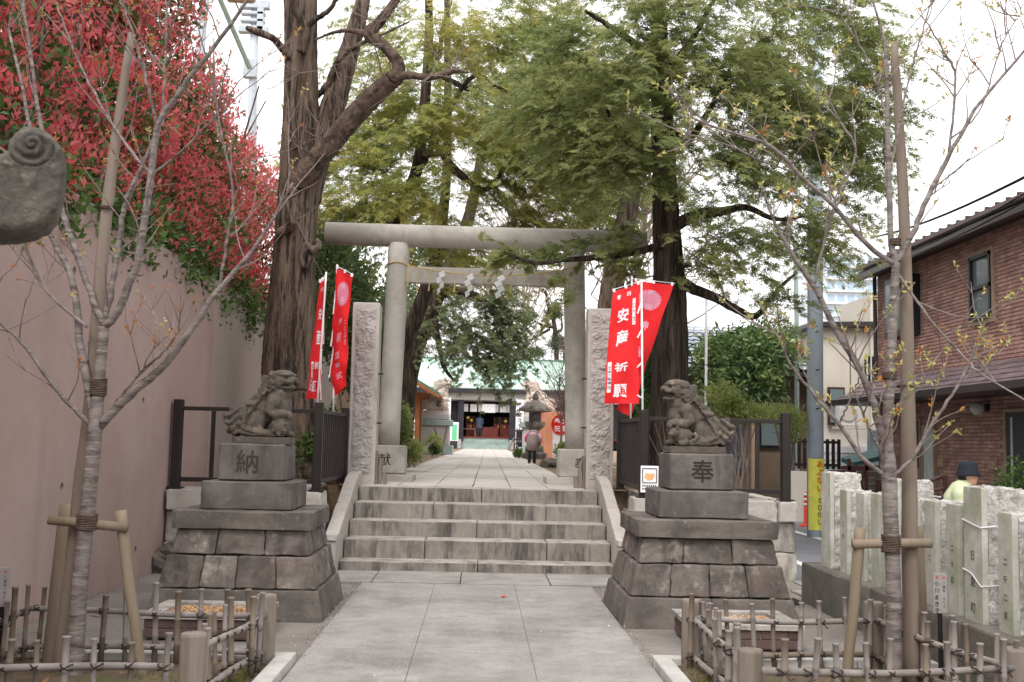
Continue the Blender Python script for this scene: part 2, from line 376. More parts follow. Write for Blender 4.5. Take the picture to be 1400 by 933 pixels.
def letter(name, s, size, fn, mat, parent, bold=.0, wx=1.0, pitch=None, depth=0.0):
    """characters of s run downwards from (0,0); fn(a,b,d) places a (across), b (up), d (out of the face)"""
    mb = MB(); pitch = pitch or size*1.1
    for i, ch in enumerate(s):
        if ch == ' ': continue
        V, Fs = glyphs(ch, bold, depth/size if depth else 0)
        mb.add([fn(x*size*wx, y*size - i*pitch, z*size) for x, y, z in V], Fs)
    return mb.build(name, mat, parent)
def face_fn(o, ax, ay, an=None):
    o, ax, ay = Vector(o), Vector(ax), Vector(ay); an = Vector(an) if an else ax.cross(ay)
    return lambda a, b, d: o+ax*a+ay*b+an*d
XZ = ((1, 0, 0), (0, 0, 1), (0, -1, 0))     # a face looking towards the camera side (-Y)

# ------------------------------------------------------------------ setting: ground, paths, stairs
UP = .86                                      # level of the upper precinct
mb = MB(); mb.add([(-400, -60, -.22), (400, -60, -.22), (400, 700, -.22), (-400, 700, -.22)], [(0, 1, 2, 3)])
tag(mb.build('ground', M['earth']), kind='structure')
mb = MB(); mb.box((0, 3.2, -.11), (7.1, 18.5, .2))
tag(mb.build('forecourt_paving', M['side_concrete']), kind='structure')
# lower path of cast slabs, three abreast
lp = tag(thing('lower_path', (0, 7, 0), 'pale concrete path of wide slabs leading up to the stone stairs', 'path'), kind='structure')
mb = MB(); mb.box((.015, 4.97, -.001), (2.36, 13.1, .014)); mb.build('joint_mortar', M['side_concrete'], lp)
edges = [-1.17, -.42, .40, 1.2]
ys = [-1.6, .4, 2.4, 4.4, 6.3, 8.1, 9.9, 11.54]
for i in range(3):
    for j in range(len(ys)-1):
        mb = MB(); mb.box(((edges[i]+edges[i+1])/2, (ys[j]+ys[j+1])/2, .0), (edges[i+1]-edges[i]-.0035, ys[j+1]-ys[j]-.0022, .024), bev=.0015)
        mb.build('slab', M['concrete'], lp)
ss = tag(thing('stone_strip', (0, 12, 0), 'row of pale stone slabs at the foot of the stairs', 'paving'), kind='structure')
xs = [-2.3, -1.08, -.16, .78, 1.75, 2.4]
for i in range(5):
    mb = MB(); mb.blk(xs[i]+.006, xs[i+1]-.006, 11.55, 12.56, -.05, .02+.004*(i % 2), sub=2, bev=.006); mb.build('slab', M['concrete'], ss)
# a few slabs and the drain at the right, where the forecourt meets the road
mb = MB(); mb.blk(3.3, 3.75, 10.95, 11.6, -.1, .015, sub=3, bev=.02, amp=.01); mb.blk(3.55, 4.05, 11.65, 12.35, -.1, .01, sub=3, bev=.02, amp=.01)
tag(mb.build('stepping_slabs', M['concrete']), kind='structure')
mb = MB()
for i in range(9): mb.box((2.75+.05*i, 10.55+.03*i, .006), (.022, .36, .012))
tag(mb.build('drain_grate', M['dark_iron'], loc=(3, 10.6, 0)), 'small iron drain grate in the paving beside the right lion pedestal', 'drain grate')

mb = MB(); mb.box((5.25, 40, -.16), (3.3, 110, .1)); mb.box((8.2, 40, -.17), (2.66, 110, .1))
road = tag(mb.build('road', M['asphalt']), kind='structure')
for x, wd, nm in ((4.5, .14, 'edge_line'), (6.08, .14, 'edge_line')):
    mb = MB(); mb.add([(x-wd/2, -10, -.106), (x+wd/2, -10, -.106), (x+wd/2, 90, -.106), (x-wd/2, 90, -.106)], [(0, 1, 2, 3)]); mb.build(nm, M['white_paint'], road)
kb = tag(thing('kerb', (3.75, 11, -.1), 'line of kerb stones between the shrine forecourt and the road', 'kerb'), kind='structure')
for i in range(18):
    y = -8+i*1.25
    mb = MB(); mb.blk(3.62, 3.80, y, y+1.235, -.2, .03, sub=2, bev=.012, amp=.004, seed=i)
    if not (11.4 < y < 12.3): mb.build('kerb_stone', M['kerb_white'], kb)

# upper precinct: earth with a stone path running back to the hall
mb = MB(); mb.box((0, 57.9, .33), (7.0, 86.2, 1.06)); mb.box((-2.7, 13.8, .325), (1.4, 1.9, 1.05)); mb.box((2.8, 13.8, .325), (1.4, 1.9, 1.05)); mb.box((-16, 66, .30), (26, 70, 1.1)); mb.box((3.0, 64, .28), (1.8, 66, 1.12))
tag(mb.build('upper_ground', M['earth']), kind='structure')
PA = R(-.48)
up = tag(thing('upper_path', (-.07, 14.85, UP), 'long straight path of pale stone slabs beyond the gate', 'path'), kind='structure')
up.rotation_euler.z = PA
slabs = []
for k in range(4):
    mb = MB(); mb.blk(-.245, .245, 0, .93, -.05, .018, sub=1, bev=.006, amp=.0); slabs.append(mb.mesh('paving_stone', M['paving']))
r2 = random.Random(3); stone_n = 0
for c in range(6):
    y = 0.0 + (c % 2)*.0
    off = r2.uniform(-.3, 0)
    y = off
    while y < 44:
        x = (c-2.5)*.503; o = link('paving_stone', slabs[0], up, (x+r2.uniform(-.004, .004), y, r2.uniform(-.003, .004)))
        o.scale = (1, 1 if y > 0 else 1, 1); y += .945
        stone_n += 1
mb = MB()
for c in range(6):
    y = r2.uniform(44.0, 44.6)
    while y < 63.5: mb.box(((c-2.5)*.503, y+.46, -.008), (.49, .93, .05)); y += .945
o = link('far_paving_stones', mb.mesh('far_paving', M['paving']), up); o['kind'] = 'stuff'

M['step_riser'] = surf('stained_shaded_riser', '847e77', '9b958d', 3, .88, .25, 90, .06, .12, spots=(('5a5550', 3, .48, .64, .7), ('9d978f', 6, .58, .7, .5)), streaks=(('45403d', 5, 1.0, .48, .62, .8), ('a8a299', 11, 1.2, .57, .7, .5), ('4d4845', 18, 1.6, .55, .7, .6)), dist=.004)  # risers darker than treads: stains plus shade put into the colour
# stairs of five stone steps
st = tag(thing('stone_stairs', (0, 12.5, 0), 'five broad granite steps climbing to the torii gate', 'stairs'), kind='structure')
sy = [12.5, 12.90, 13.36, 13.84, 14.32]; sz = [.12, .33, .51, .70, .875]
joints = [[.02], [-.6, .82], [.0], [-.55, .86], [.05]]
for i in range(5):
    xs = [-1.535]+joints[i]+[1.56]
    z0 = -.05 if i == 0 else sz[i-1]-.09
    for j in range(len(xs)-1):
        mb = MB(); y1 = sy[i]+.56
        mb.blk(xs[j]+.004, xs[j+1]-.004, sy[i]+r2.uniform(-.006, .006), y1, z0+(.012 if i else 0), sz[i]+r2.uniform(-.004, .004), sub=8, bev=.007, amp=.002, seed=i*3+j, nscale=7)
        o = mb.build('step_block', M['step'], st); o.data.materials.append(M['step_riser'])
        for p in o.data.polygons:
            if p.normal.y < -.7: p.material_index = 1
# sloping cheek walls
def cheek(x0, x1, nm):
    g = tag(thing(nm, ((x0+x1)/2, 12.3, 0), 'sloping pale granite cheek wall on the %s side of the stairs' % ('left' if x0 < 0 else 'right'), 'stair wall'))
    prof = [(12.26, .0, .36), (12.46, 0, .40), (13.42, 0, .72), (14.30, .0, 1.01), (14.78, 0, 1.06)]
    for k in range(4):
        (a, _, za), (b, _, zb) = prof[k], prof[k+1]
        mb = MB(); mb.hexa([(x0, a+.003, -.05), (x1, a+.003, -.05), (x1, b-.003, -.05), (x0, b-.003, -.05), (x0, a+.003, za), (x1, a+.003, za), (x1, b-.003, zb), (x0, b-.003, zb)], sub=4, bev=.014, amp=.005, seed=k+int(x0*9))
        mb.build('cheek_stone', M['granite'], g)
    mb = MB(); mb.blk(x0-.006, x1+.006, 12.24, 12.40, .365, .425, sub=2, bev=.012, amp=.003); mb.build('cap_stone', M['kerb_white'], g)
cheek(-1.70, -1.545, 'stair_cheek'); cheek(1.57, 1.715, 'stair_cheek')

# retaining walls of the upper level, coping on two courses
def retaining(nm, x0, x1, sx, label):
    g = thing(nm, ((x0+x1)/2, 12.5, 0), label, 'wall')
    n = 0
    for (z0, z1, dy, w_) in ((-.1, .30, .0, .55), (.305, .64, .03, .68), (.645, .885, -.035, .6)):
        x = x0
        while x < x1-.05:
            xe = min(x+w_*r2.uniform(.8, 1.25), x1)
            if x1-xe < .2: xe = x1
            mb = MB(); mb.blk(x+.006, xe-.006, 12.45+dy, 12.95, z0, z1, sub=4, bev=.022, amp=.016, seed=n+50, nscale=5); n += 1
            mb.build('wall_stone', M['granite'] if z0 > .6 else M['step'], g); x = xe
    # the flank running back beside the stairs / the road
    for (z0, z1, dx) in ((-.1, .30, 0), (.305, .64, .02), (.645, .885, -.03)):
        for (xf, sgn, ya, yb) in sx:
            y = ya
            while y < yb-.1:
                ye = min(y+.8, yb); mb = MB()
                a, b = (xf-.02, xf+.24) if sgn < 0 else (xf-.24, xf+.02)
                mb.blk(a-dx*(sgn < 0), b+dx*(sgn > 0), y+.005, ye-.005, z0, z1, sub=3, bev=.02, amp=.012, seed=n+9, nscale=5); n += 1
                mb.build('wall_stone', M['granite'], g); y = ye
    return g
retaining('retaining_wall', -3.48, -1.74, [(-2.0, 1, 12.96, 14.8)], 'low retaining wall of worn granite blocks behind the left lion, under the railing')
retaining('retaining_wall', 1.76, 3.62, [(1.99, -1, 12.96, 14.8), (3.60, 1, 12.96, 30)], 'low retaining wall of worn granite blocks behind the right lion, ending at the road')
mb = MB()
for i in range(14):
    x = -3.45+.26*i*.5*r2.uniform(.6, 1); y = 12.28+r2.uniform(-.08, .08)
    if x < -2.7: mb.ball((x, y, .08+.12*r2.random()), (.17, .12, .13), 8, 6)
def jitter(mb, a, s=8):
    mb.v = [tuple(Vector(p)+Vector((nz(p, s), nz((p[1], p[2], p[0]), s), nz((p[2]+5, p[0], p[1]), s)))*a) for p in mb.v]; return mb
tag(jitter(mb, .05).build('rubble_rocks', M['old_stone'], loc=(-3.1, 12.28, 0)), 'small heap of rough rocks where the retaining wall meets the pink wall', 'rocks', kind='stuff')

# ------------------------------------------------------------------ left boundary wall with weep holes, bank above it
lw = thing('boundary_wall', (-3.6, 10, 0), 'tall smooth pinkish rendered wall with round weep holes along the left side', 'wall')
def wall_panel(y0, y1, z1, holes, mat, x=-3.5):
    """wall face with real holes: a grid face with circular openings"""
    me = MB(); ycuts = sorted({y0, y1} | {h[0]-.12 for h in holes} | {h[0]+.12 for h in holes}); zcuts = sorted({-.1, z1} | {h[1]-.12 for h in holes} | {h[1]+.12 for h in holes})
    for a, b in zip(ycuts, ycuts[1:]):
        for c, d in zip(zcuts, zcuts[1:]):
            hit = [h for h in holes if a-.01 < h[0]-.12 < a+.01 and c-.01 < h[1]-.12 < c+.01]
            if not hit:
                me.add([(x, a, c), (x, b, c), (x, b, d), (x, a, d)], [(0, 1, 2, 3)]); continue
            n = 16; ring = []; sq = []
            for k in range(n):
                th = 2*math.pi*k/n+math.pi/4; q = max(abs(math.cos(th)), abs(math.sin(th)))
                ring.append((math.cos(th)*.038, math.sin(th)*.038)); sq.append((math.cos(th)/q*.12, math.sin(th)/q*.12))
            cy, cz = hit[0]
            me.add([(x, cy+p, cz+q) for p, q in sq]+[(x, cy+p, cz+q) for p, q in ring]+[(x-.25, cy+p, cz+q) for p, q in ring],
                   [(k, (k+1) % n, n+(k+1) % n, n+k) for k in range(n)]+[(n+k, n+(k+1) % n, 2*n+(k+1) % n, 2*n+k) for k in range(n)]+[tuple(range(2*n, 3*n))])
    me.add([(x, y0, z1), (x, y1, z1), (x-.3, y1, z1), (x-.3, y0, z1), (x-.3, y0, -.1), (x-.3, y1, -.1)], [(0, 1, 2, 3), (3, 2, 5, 4)])
    return me
wall_panel(1.5, 14.35, 3.53, [(9.42, 2.87), (11.53, 1.83), (9.42, 1.03), (11.53, .30), (7.4, 1.83), (13.6, 2.87)], M['wall_pink']).build('wall_panel', M['wall_pink'], lw)
wall_panel(14.36, 27, 3.53, [(16.6, 1.9), (19, 1.9)], M['wall_grey'], -3.515).build('wall_panel', M['wall_grey'], lw)
mb = MB(); mb.box((-24, 20, 1.55), (40.3, 90, 3.4))
tag(mb.build('raised_bank', M['earth']), kind='structure')

# ------------------------------------------------------------------ metal railings on the retaining walls
def railing(name, P0, P1, nb, label, posts=(1, 1), z0=.888, h=.9, post_h=1.0):
    P0, P1 = Vector((*P0, 0)), Vector((*P1, 0)); d = (P1-P0); Ln = d.length; d.normalize(); rz = math.atan2(d.y, d.x)
    g = thing(name, (P0+P1)/2+Vector((0, 0, z0)), label, 'railing', 'brown metal railings on the retaining walls')
    for k, p in enumerate((P0, P1)):
        if posts[k]:
            mb = MB(); mb.box((p.x, p.y, z0+post_h/2), (.1, .1, post_h), rz, .006); o = mb.build('post', M['rail'], g)
            mb = MB(); mb.box((p.x, p.y, z0+.006), (.17, .17, .012), rz); mb.build('base_plate', M['rail'], o)
    for z, hh in ((z0+h, .045), (z0+.1, .05)):
        mb = MB(); c = (P0+P1)/2; mb.box((c.x, c.y, z), (Ln-.09, .05, hh), rz, .005); mb.build('rail', M['rail'], g)
    mbm = MB(); mbm.box((0, 0, 0), (.045, .03, h-.1-.05), rz); me = mbm.mesh('baluster', M['rail'])
    for i in range(nb):
        p = P0+d*(Ln*(i+1)/(nb+1)); link('baluster', me, g, p+Vector((0, 0, z0+.1+(h-.1)/2))-root_loc(g))
    return g
railing('railing', (-3.42, 12.6), (-1.83, 12.6), 3, 'front railing panel behind the left lion, beside the pink wall')
railing('railing', (-1.83, 12.66), (-1.79, 14.72), 13, 'side railing running back to the left gate pillar', (0, 1))
railing('railing', (1.89, 12.6), (3.53, 12.6), 4, 'front railing panel behind the right lion, with a tall end post')
railing('railing', (1.89, 12.66), (1.90, 14.72), 13, 'side railing running back to the right gate pillar beside a small notice', (0, 1))
# notice on the railing post
nb = thing('notice', (1.9, 12.52, 1.1), 'small white framed notice with an orange picture on the right railing post', 'notice')
Y = 12.52; a, b = at(876, 637, Y), at(900, 674, Y)
mb = MB(); mb.box(((a.x+b.x)/2, Y, (a.z+b.z)/2), (b.x-a.x, .012, a.z-b.z), 0, .003); mb.build('board', M['paper'], nb)
cx, ct = (a.x+b.x)/2, a.z
for dx, dz, w_, h_ in ((0, -.03, .16, .008), (0, -.19, .16, .008), (-.08, -.11, .008, .16), (.08, -.11, .008, .16)):
    mb = MB(); mb.box((cx+dx, Y-.008, ct+dz), (w_, .006, h_)); mb.build('frame_line', M['black_print'], nb)
M['orange_print'] = plain('orange_print', 'e8b07c', .8, .1)
mb = MB(); poly = [(-.06, -.02), (-.02, -.055), (.03, -.05), (.055, -.01), (.05, .03), (0, .02), (-.045, .035)]
mb.prism(poly, face_fn((cx, Y-.007, ct-.11), *XZ), 0, .002); mb.build('picture', M['orange_print'], nb)
for k in range(2):
    for j in range(7):
        mb = MB(); mb.box((cx-.075+.024*j, Y-.007, ct-.225-.035*k), (.014, .003, .018)); mb.build('print_mark', M['black_print'], nb)

# ------------------------------------------------------------------ torii gate
TY = 16.5
tg = thing('torii_gate', (.04, TY, UP), 'grey granite torii gate with round crossbeam and paper streamers', 'torii gate')
mb = MB(); mb.tube([(-2.40, TY, 4.57), (-1.2, TY, 4.565), (.04, TY, 4.562), (1.3, TY, 4.565), (2.47, TY, 4.57)], .172, 32); mb.build('top_beam', M['torii'], tg, True)
for sx, xb, xt in ((-1, -1.355, -1.285), (1, 1.46, 1.375)):
    pts = [(xb+(xt-xb)*t, TY, 1.38+(4.44-1.38)*t) for t in [i/8 for i in range(9)]]
    mb = MB(); mb.tube(pts, [.170-.004*t for t in range(0, 3)]+[.162]*6, 28); o = mb.build('pillar', M['torii'], tg, True)
    b = MB(); b.blk(xb-.27, xb+.27, TY-.30, TY+.30, .98, 1.395, sub=5, bev=.02, amp=.006, seed=sx); bo = b.build('base_block', M['torii'], tg)
    b = MB(); b.blk(xb-.40+.06*sx*-1, xb+.40, TY-.42, TY+.4, .80, .978, sub=5, bev=.025, amp=.02, seed=sx+4); b.build('footing_stone', M['granite'], tg)
    letter('carved_character', '献' if sx < 0 else '奉', .19, face_fn((xb+(-.02 if sx < 0 else .04), TY-.302, 1.19), *XZ), M['carved_dark'], bo, bold=.0, depth=.003)
    b = MB(); b.box((xb-.155*sx*-1, TY-.12, 2.32), (.09, .03, .03)); 
mb = MB(); mb.blk(-1.2, 1.28, TY-.085, TY+.085, 3.845, 4.085, sub=6, bev=.008, amp=.003); mb.build('tie_beam', M['torii'], tg)
# straw rope round the pillars, hanging in front of the tie beam, with paper streamers and straws
rp = thing('sacred_rope', (.04, TY-.17, 4.1), 'thin straw rope slung across the torii with straw tassels', 'rope')
def rope_z(x): return 4.10 - .15*(1-((x-.05)/1.33)**2) + .02
for xb in (-1.295, 1.39):
    pts = [(xb+.173*math.cos(t), TY+.173*math.sin(t), 4.125+.012*math.sin(3*t)) for t in [i*2*math.pi/20 for i in range(21)]]
    MB().tube(pts, .009, 6).build('loop', M['straw'], rp, True)
pts = [(-1.16+2.43*i/24, TY-.155, rope_z(-1.16+2.43*i/24)) for i in range(25)]
MB().tube(pts, .010, 6).build('rope', M['straw'], rp, True)
for i, x in enumerate([-1.12, -.98, -.80, -.42, -.02, .1, .42, .62, .84, 1.08, 1.2]):
    ln = rnd.uniform(.26, .38); z = rope_z(x)
    MB().tube([(x, TY-.158, z), (x+.005, TY-.16, z-ln*.5), (x-.012+rnd.uniform(-.01, .01), TY-.158, z-ln)], [.006, .007, .012], 5).build('straw_tassel', M['straw'], rp)
for i, u in enumerate((603, 642, 684, 721)):
    x = at(u, 385, TY-.18).x; z = rope_z(x)
    g = thing('paper_streamer', (x, TY-.175, z), 'zigzag white paper streamer, %s of four on the torii rope' % ('first from the left', 'second from the left', 'third from the left', 'last on the right')[i], 'paper streamer', 'paper streamers on the torii')
    tw = [.5, .25, -.1, .9][i]; k = 1.0 if i < 3 else .8
    for j in range(4):
        c = Vector((x+(-.03 if j % 2 else .012), TY-.185-.012*j, z-.045-.085*j))
        Mx = Matrix.Translation(c) @ Matrix.Rotation(tw+.2*j, 4, 'Z') @ Matrix.Rotation(-.55, 4, 'Y') @ Matrix.Rotation(.2, 4, 'X')
        mb = MB(); mb.box(None, (.10*k, .003, .085), M=Mx); mb.build('paper_fold', M['paper'], g)

# ------------------------------------------------------------------ rough granite gate pillars
for x0, x1, nm, lab in ((-1.765, -1.395, -1, 'rough hewn granite pillar left of the torii beside red banners'), (1.455, 1.825, 1, 'rough hewn granite pillar right of the torii, partly behind a red banner')):
    g = thing('stone_pillar', ((x0+x1)/2, 15.1, .8), lab, 'pillar', 'granite pillars flanking the gate')
    mb = MB(); mb.blk(x0, x1, 14.93, 15.28, .80, 3.34, sub=5, bev=.015, amp=.003, seed=nm+2); sh = mb.build('shaft', M['granite'], g)
    # hewn panel proud of a smooth drafted margin
    nx, nzv = 18, 110; vs_ = []; fs = []
    for j in range(nzv+1):
        for i in range(nx+1):
            a, b = i/nx, j/nzv; x = x0+.045+(x1-x0-.09)*a; z = 1.0+2.28*b
            e = min(1, min(a, 1-a)*7, min(b, 1-b)*40)
            h = (.010+.022*nz((x*9, z*12, nm*5))+.016*nz((x*26, z*34, nm*7))+.008*nz((x*60, z*70, 1)))*e
            vs_.append((x, 14.926-max(h, -.003*e)-.004*e, z))
    for j in range(nzv):
        for i in range(nx): q = j*(nx+1)+i; fs.append((q, q+1, q+nx+2, q+nx+1))
    mb = MB(); mb.add(vs_, fs); mb.build('hewn_face', M['granite_rough'], g)
    for z in (2.37, 1.7):
        xi = x1 if nm < 0 else x0
        mb = MB(); mb.box((xi+.03*(-nm), 15.0, z), (.075, .03, .022)); mb.build('hinge_pin', M['dark_iron'], g)
    for k in range(3):
        xi = (x1+.02+.055*k) if nm < 0 else (x0-.02-.055*k)
        mb = MB(); mb.blk(xi-.022, xi+.022, 14.97, 15.05, .86, 1.32-.14*k+.05*(k == 1), sub=2, bev=.008, amp=.01, seed=k); mb.build('weathered_plank', M['post_wood'], g)

# ------------------------------------------------------------------ lion pedestals
def pedestal(cx, cy, s, label, ch, green):
    g = thing('stone_pedestal', (cx, cy, 0), label, 'pedestal')
    def ring(z0, z1, h0, h1, nf, ns, m, amp, jt=.006, seed=0):
        # front and back rows span the width, side rows fill between
        D = .24
        for fy in (-1, 1):
            cuts = [-1]+sorted(r2.uniform(-.12, .12)/nf+(-1+2*(k+1)/nf) for k in range(nf-1))+[1]
            for a, b in zip(cuts, cuts[1:]):
                A, B = a*h0*s, b*h0*s; A1, B1 = a*h1*s, b*h1*s; j = jt/2
                y0o, y1o = fy*h0*s, fy*h1*s; yi = fy*(h1*s-D)
                q = [(cx+A+j, cy+y0o, z0), (cx+B-j, cy+y0o, z0), (cx+B-j, cy+yi, z0), (cx+A+j, cy+yi, z0), (cx+A1+j, cy+y1o, z1), (cx+B1-j, cy+y1o, z1), (cx+B1-j, cy+yi, z1), (cx+A1+j, cy+yi, z1)]
                mb = MB(); mb.hexa(q, sub=5, bev=.008, amp=amp, seed=seed+a*7+fy, nscale=9); mb.build('block', m, g)
        for fx in (-1, 1):
            cuts = [-1+(2*k/ns) for k in range(ns+1)]
            for a, b in zip(cuts, cuts[1:]):
                f0, f1 = (h1*s-D)/(h1*s), (h1*s-D)/(h1*s)
                A, B = a*(h1*s-D), b*(h1*s-D)
                xo, x1 = fx*h0*s, fx*h1*s; xi = fx*(h1*s-D); j = jt/2
                q = [(cx+xo, cy+A+j, z0), (cx+xi, cy+A+j, z0), (cx+xi, cy+B-j, z0), (cx+xo, cy+B-j, z0), (cx+x1, cy+A+j, z1), (cx+xi, cy+A+j, z1), (cx+xi, cy+B-j, z1), (cx+x1, cy+B-j, z1)]
                mb = MB(); mb.hexa(q, sub=4, bev=.012, amp=amp, seed=seed+a*5+fx*3, nscale=6); mb.build('block', m, g)
    ring(-.02, .235, .745, .69, 2, 1, M['cap_stone'], .006, seed=1)
    ring(.243, .50, .672, .615, 4, 2, M['old_stone'], .008, seed=11)
    ring(.508, .712, .59, .552, 3, 2, M['old_stone'], .009, seed=23)
    mb = MB(); mb.blk(cx-.5*s, cx+.5*s, cy-.5*s, cy+.5*s, .05, .7, sub=1, bev=0); mb.build('core', M['cap_stone'], g)
    mb = MB(); mb.blk(cx-.60*s, cx+.60*s, cy-.60*s, cy+.60*s, .715, .865, sub=8, bev=.018, amp=.008, seed=cx); mb.build('cap_slab', M['cap_stone'], g)
    mb = MB(); mb.blk(cx-.395, cx+.385, cy-.40, cy+.40, .868, 1.105, sub=6, bev=.012, amp=.005, seed=cx+1); mb.build('lower_block', M['block_stone'], g)
    mb = MB(); mb.blk(cx-.285, cx+.285, cy-.30, cy+.30, 1.108, 1.425, sub=6, bev=.016, amp=.005, seed=cx+2); ub = mb.build('upper_block', M['block_stone'], g)
    letter('carved_character', ch, .21, face_fn((cx+(-.03 if cx < 0 else .0), cy-.3035, 1.275), *XZ), M['carved'] if cx < 0 else M['carved_dark'], ub, bold=.0, depth=.003)
    return g
pedestal(-1.96, 9.86, .97, 'stepped dark stone pedestal of battered blocks under the left lion', '納', 0)
pedestal(1.95, 9.86, 1.0, 'stepped dark stone pedestal of battered blocks under the right lion', '奉', 1)

# ------------------------------------------------------------------ guardian lions
def remesh(mb, voxel, smooth_it=4):
    me = mb.mesh('tmp', None); o = bpy.data.objects.new('tmp', me); col.objects.link(o)
    m = o.modifiers.new('r', 'REMESH'); m.mode = 'VOXEL'; m.voxel_size = voxel
    s = o.modifiers.new('s', 'SMOOTH'); s.factor = .5; s.iterations = smooth_it
    dg = bpy.context.evaluated_depsgraph_get(); r = bpy.data.meshes.new_from_object(o.evaluated_get(dg))
    bpy.data.objects.remove(o); bpy.data.meshes.remove(me); return r
def spiral(c, ax, ay, r0, turns=1.6, n=26, k=.16):
    c, ax, ay = Vector(c), Vector(ax).normalized(), Vector(ay).normalized(); pts = []
    for i in range(n):
        t = i/(n-1); th = t*turns*2*math.pi; r = r0*(1-t*(1-k))
        pts.append(c+(ax*math.cos(th)+ay*math.sin(th))*r)
    return pts
def lion(loc, fx, variant, label):
    """seated guardian lion; local x = facing direction (flipped by fx), y = towards the viewer, z up from the slab top"""
    def W(p): return Vector((loc[0]+fx*p[0], loc[1]-p[1], loc[2]+p[2]))
    g = thing('guardian_lion', loc, label, 'statue')
    mb = MB(); mb.blk(loc[0]-.25, loc[0]+.25, loc[1]-.18, loc[1]+.18, loc[2]+.002, loc[2]+.06, sub=5, bev=.012, amp=.006, seed=fx); mb.build('base_slab', M['statue'], g)
    b = MB()
    def ell(p, r, rot=0):  # ellipsoid pitched by rot about y
        Mx = Matrix.Rotation(fx*-rot, 4, 'Y'); b.ball(W(p), (r[0], r[1], r[2]), 18, 12, M=Mx)
    def limb(pts, rad, n=12): b.tube([W(p) for p in pts], rad, n); b.ball(W(pts[0]), rad[0], 10, 7); b.ball(W(pts[-1]), rad[-1], 10, 7)
    z0 = .06
    # trunk: chest up front, back sloping down to the haunch
    ell((.085, 0, z0+.285), (.120, .115, .175), .12)
    ell((-.02, 0, z0+.245), (.15, .118, .15), -.75)
    ell((-.11, 0, z0+.15), (.145, .125, .135))
    ell((.13, 0, z0+.385), (.095, .095, .105))
    ell((.165, 0, z0+.27), (.065, .085, .11))
    for sy in (-1, 1):
        ell((-.10, sy*.085, z0+.125), (.125, .060, .115), .35)         # haunch
        limb([(-.06, sy*.115, z0+.045), (.02, sy*.125, z0+.035), (.075, sy*.125, z0+.032)], [.045, .040, .036])   # hind foot
        for k in (-1, 0, 1): b.ball(W((.10, sy*.125+k*.022, z0+.026)), (.026, .015, .024), 8, 6)
    # far foreleg straight down
    limb([(.13, -.085, z0+.30), (.165, -.09, z0+.16), (.175, -.09, z0+.04)], [.06, .045, .042]); ell((.20, -.09, z0+.028), (.055, .045, .03))
    # near foreleg: bent, paw resting on the ball / cub
    limb([(.09, .10, z0+.315), (.065, .125, z0+.215), (.11, .135, z0+.195), (.19, .12, z0+.205)], [.068, .052, .046, .042])
    ell((.215, .115, z0+.205), (.045, .045, .032))
    for k in (-1, 0, 1): b.ball(W((.245, .115+k*.026, z0+.185)), (.022, .015, .030), 8, 6)
    # head: broad skull, square muzzle, heavy brow, jaw
    yaw = .55 if variant == 'closed' else .22
    H = Vector((.135, .015, z0+.50)) if variant == 'closed' else Vector((.15, .01, z0+.50))
    def hd(p):       # head frame -> lion frame
        x, y, z = p; return (H.x+x*math.cos(yaw)-y*math.sin(yaw), H.y+x*math.sin(yaw)+y*math.cos(yaw), H.z+z)
    def he(p, r): 
        Mx = Matrix.Rotation(-fx*yaw*1.0, 4, 'Z'); b.ball(W(hd(p)), r, 16, 10, M=Mx)
    he((0, 0, .0), (.115, .108, .10)); he((.02, 0, .055), (.10, .10, .045)); he((-.04, 0, -.02), (.10, .11, .11))
    he((.095, 0, -.005), (.06, .075, .038)); he((.138, 0, .012), (.026, .045, .026))       # muzzle, nose
    he((.09, 0, -.058 if variant == 'closed' else -.075), (.058, .066, .026))                 # jaw
    for sy in (-1, 1):
        he((.074, sy*.05, .050), (.046, .038, .018))       # brow
        he((.075, sy*.055, .022), (.020, .018, .014))      # eye
        he((.115, sy*.05, -.012), (.036, .026, .026))      # cheek
        he((-.02, sy*.108, .045), (.045, .020, .040))      # ear
        b.tube([W(hd(p)) for p in spiral((-.03, sy*.120, -.035), (1, 0, 0), (0, 0, 1), .038, 1.5, 18)], .012, 6)
        for a_ in range(5):                                  # curls under the jaw and behind the ear
            th = -.3+a_*.62; pc = (-.065-.045*math.cos(th), sy*(.088+.01*a_*.3), .03-.075*math.sin(th)-.045)
            b.tube([W(hd(p)) for p in spiral((pc[0], pc[1]*1.09, pc[2]), (1, 0, 0), (0, 0, 1), .038, 1.6, 16)], .0135, 6); he(pc, (.028, .016, .028))
    for k in range(5): b.tube([W(hd(p)) for p in spiral((.06-.03*abs(k-2), (k-2)*.035, -.085), (0, 1, 0), (0, 0, 1), .020, 1.4, 12)], .008, 6)
    # mane falling down the back in ropes
    for j in range(11):
        yy = (j-5)*.023
        pts = []
        for i in range(9):
            t = i/8; pts.append(W((.03-.19*t+.012*math.sin(9*t+j), yy*(1+.5*t)+.012*math.sin(7*t+j*2), z0+.475-.27*t-.10*t*t+.014*math.cos(8*t+j))))
        b.tube(pts, [.013+.004*math.sin(i*1.7+j) for i in range(9)], 7)
        pc = (-.155, yy*1.5, z0+.13)
    for j in range(3):
        b.tube([W(p) for p in spiral((-.01-.05*j, .125+.006*j, z0+.40-.065*j), (1, 0, 0), (0, 0, 1), .040, 1.6, 16)], .014, 6)
    # tail: a big curl behind, its strands sweeping forward over the base
    ell((-.245, .03, z0+.135), (.085, .10, .105)); ell((-.24, .0, z0+.06), (.09, .11, .06))
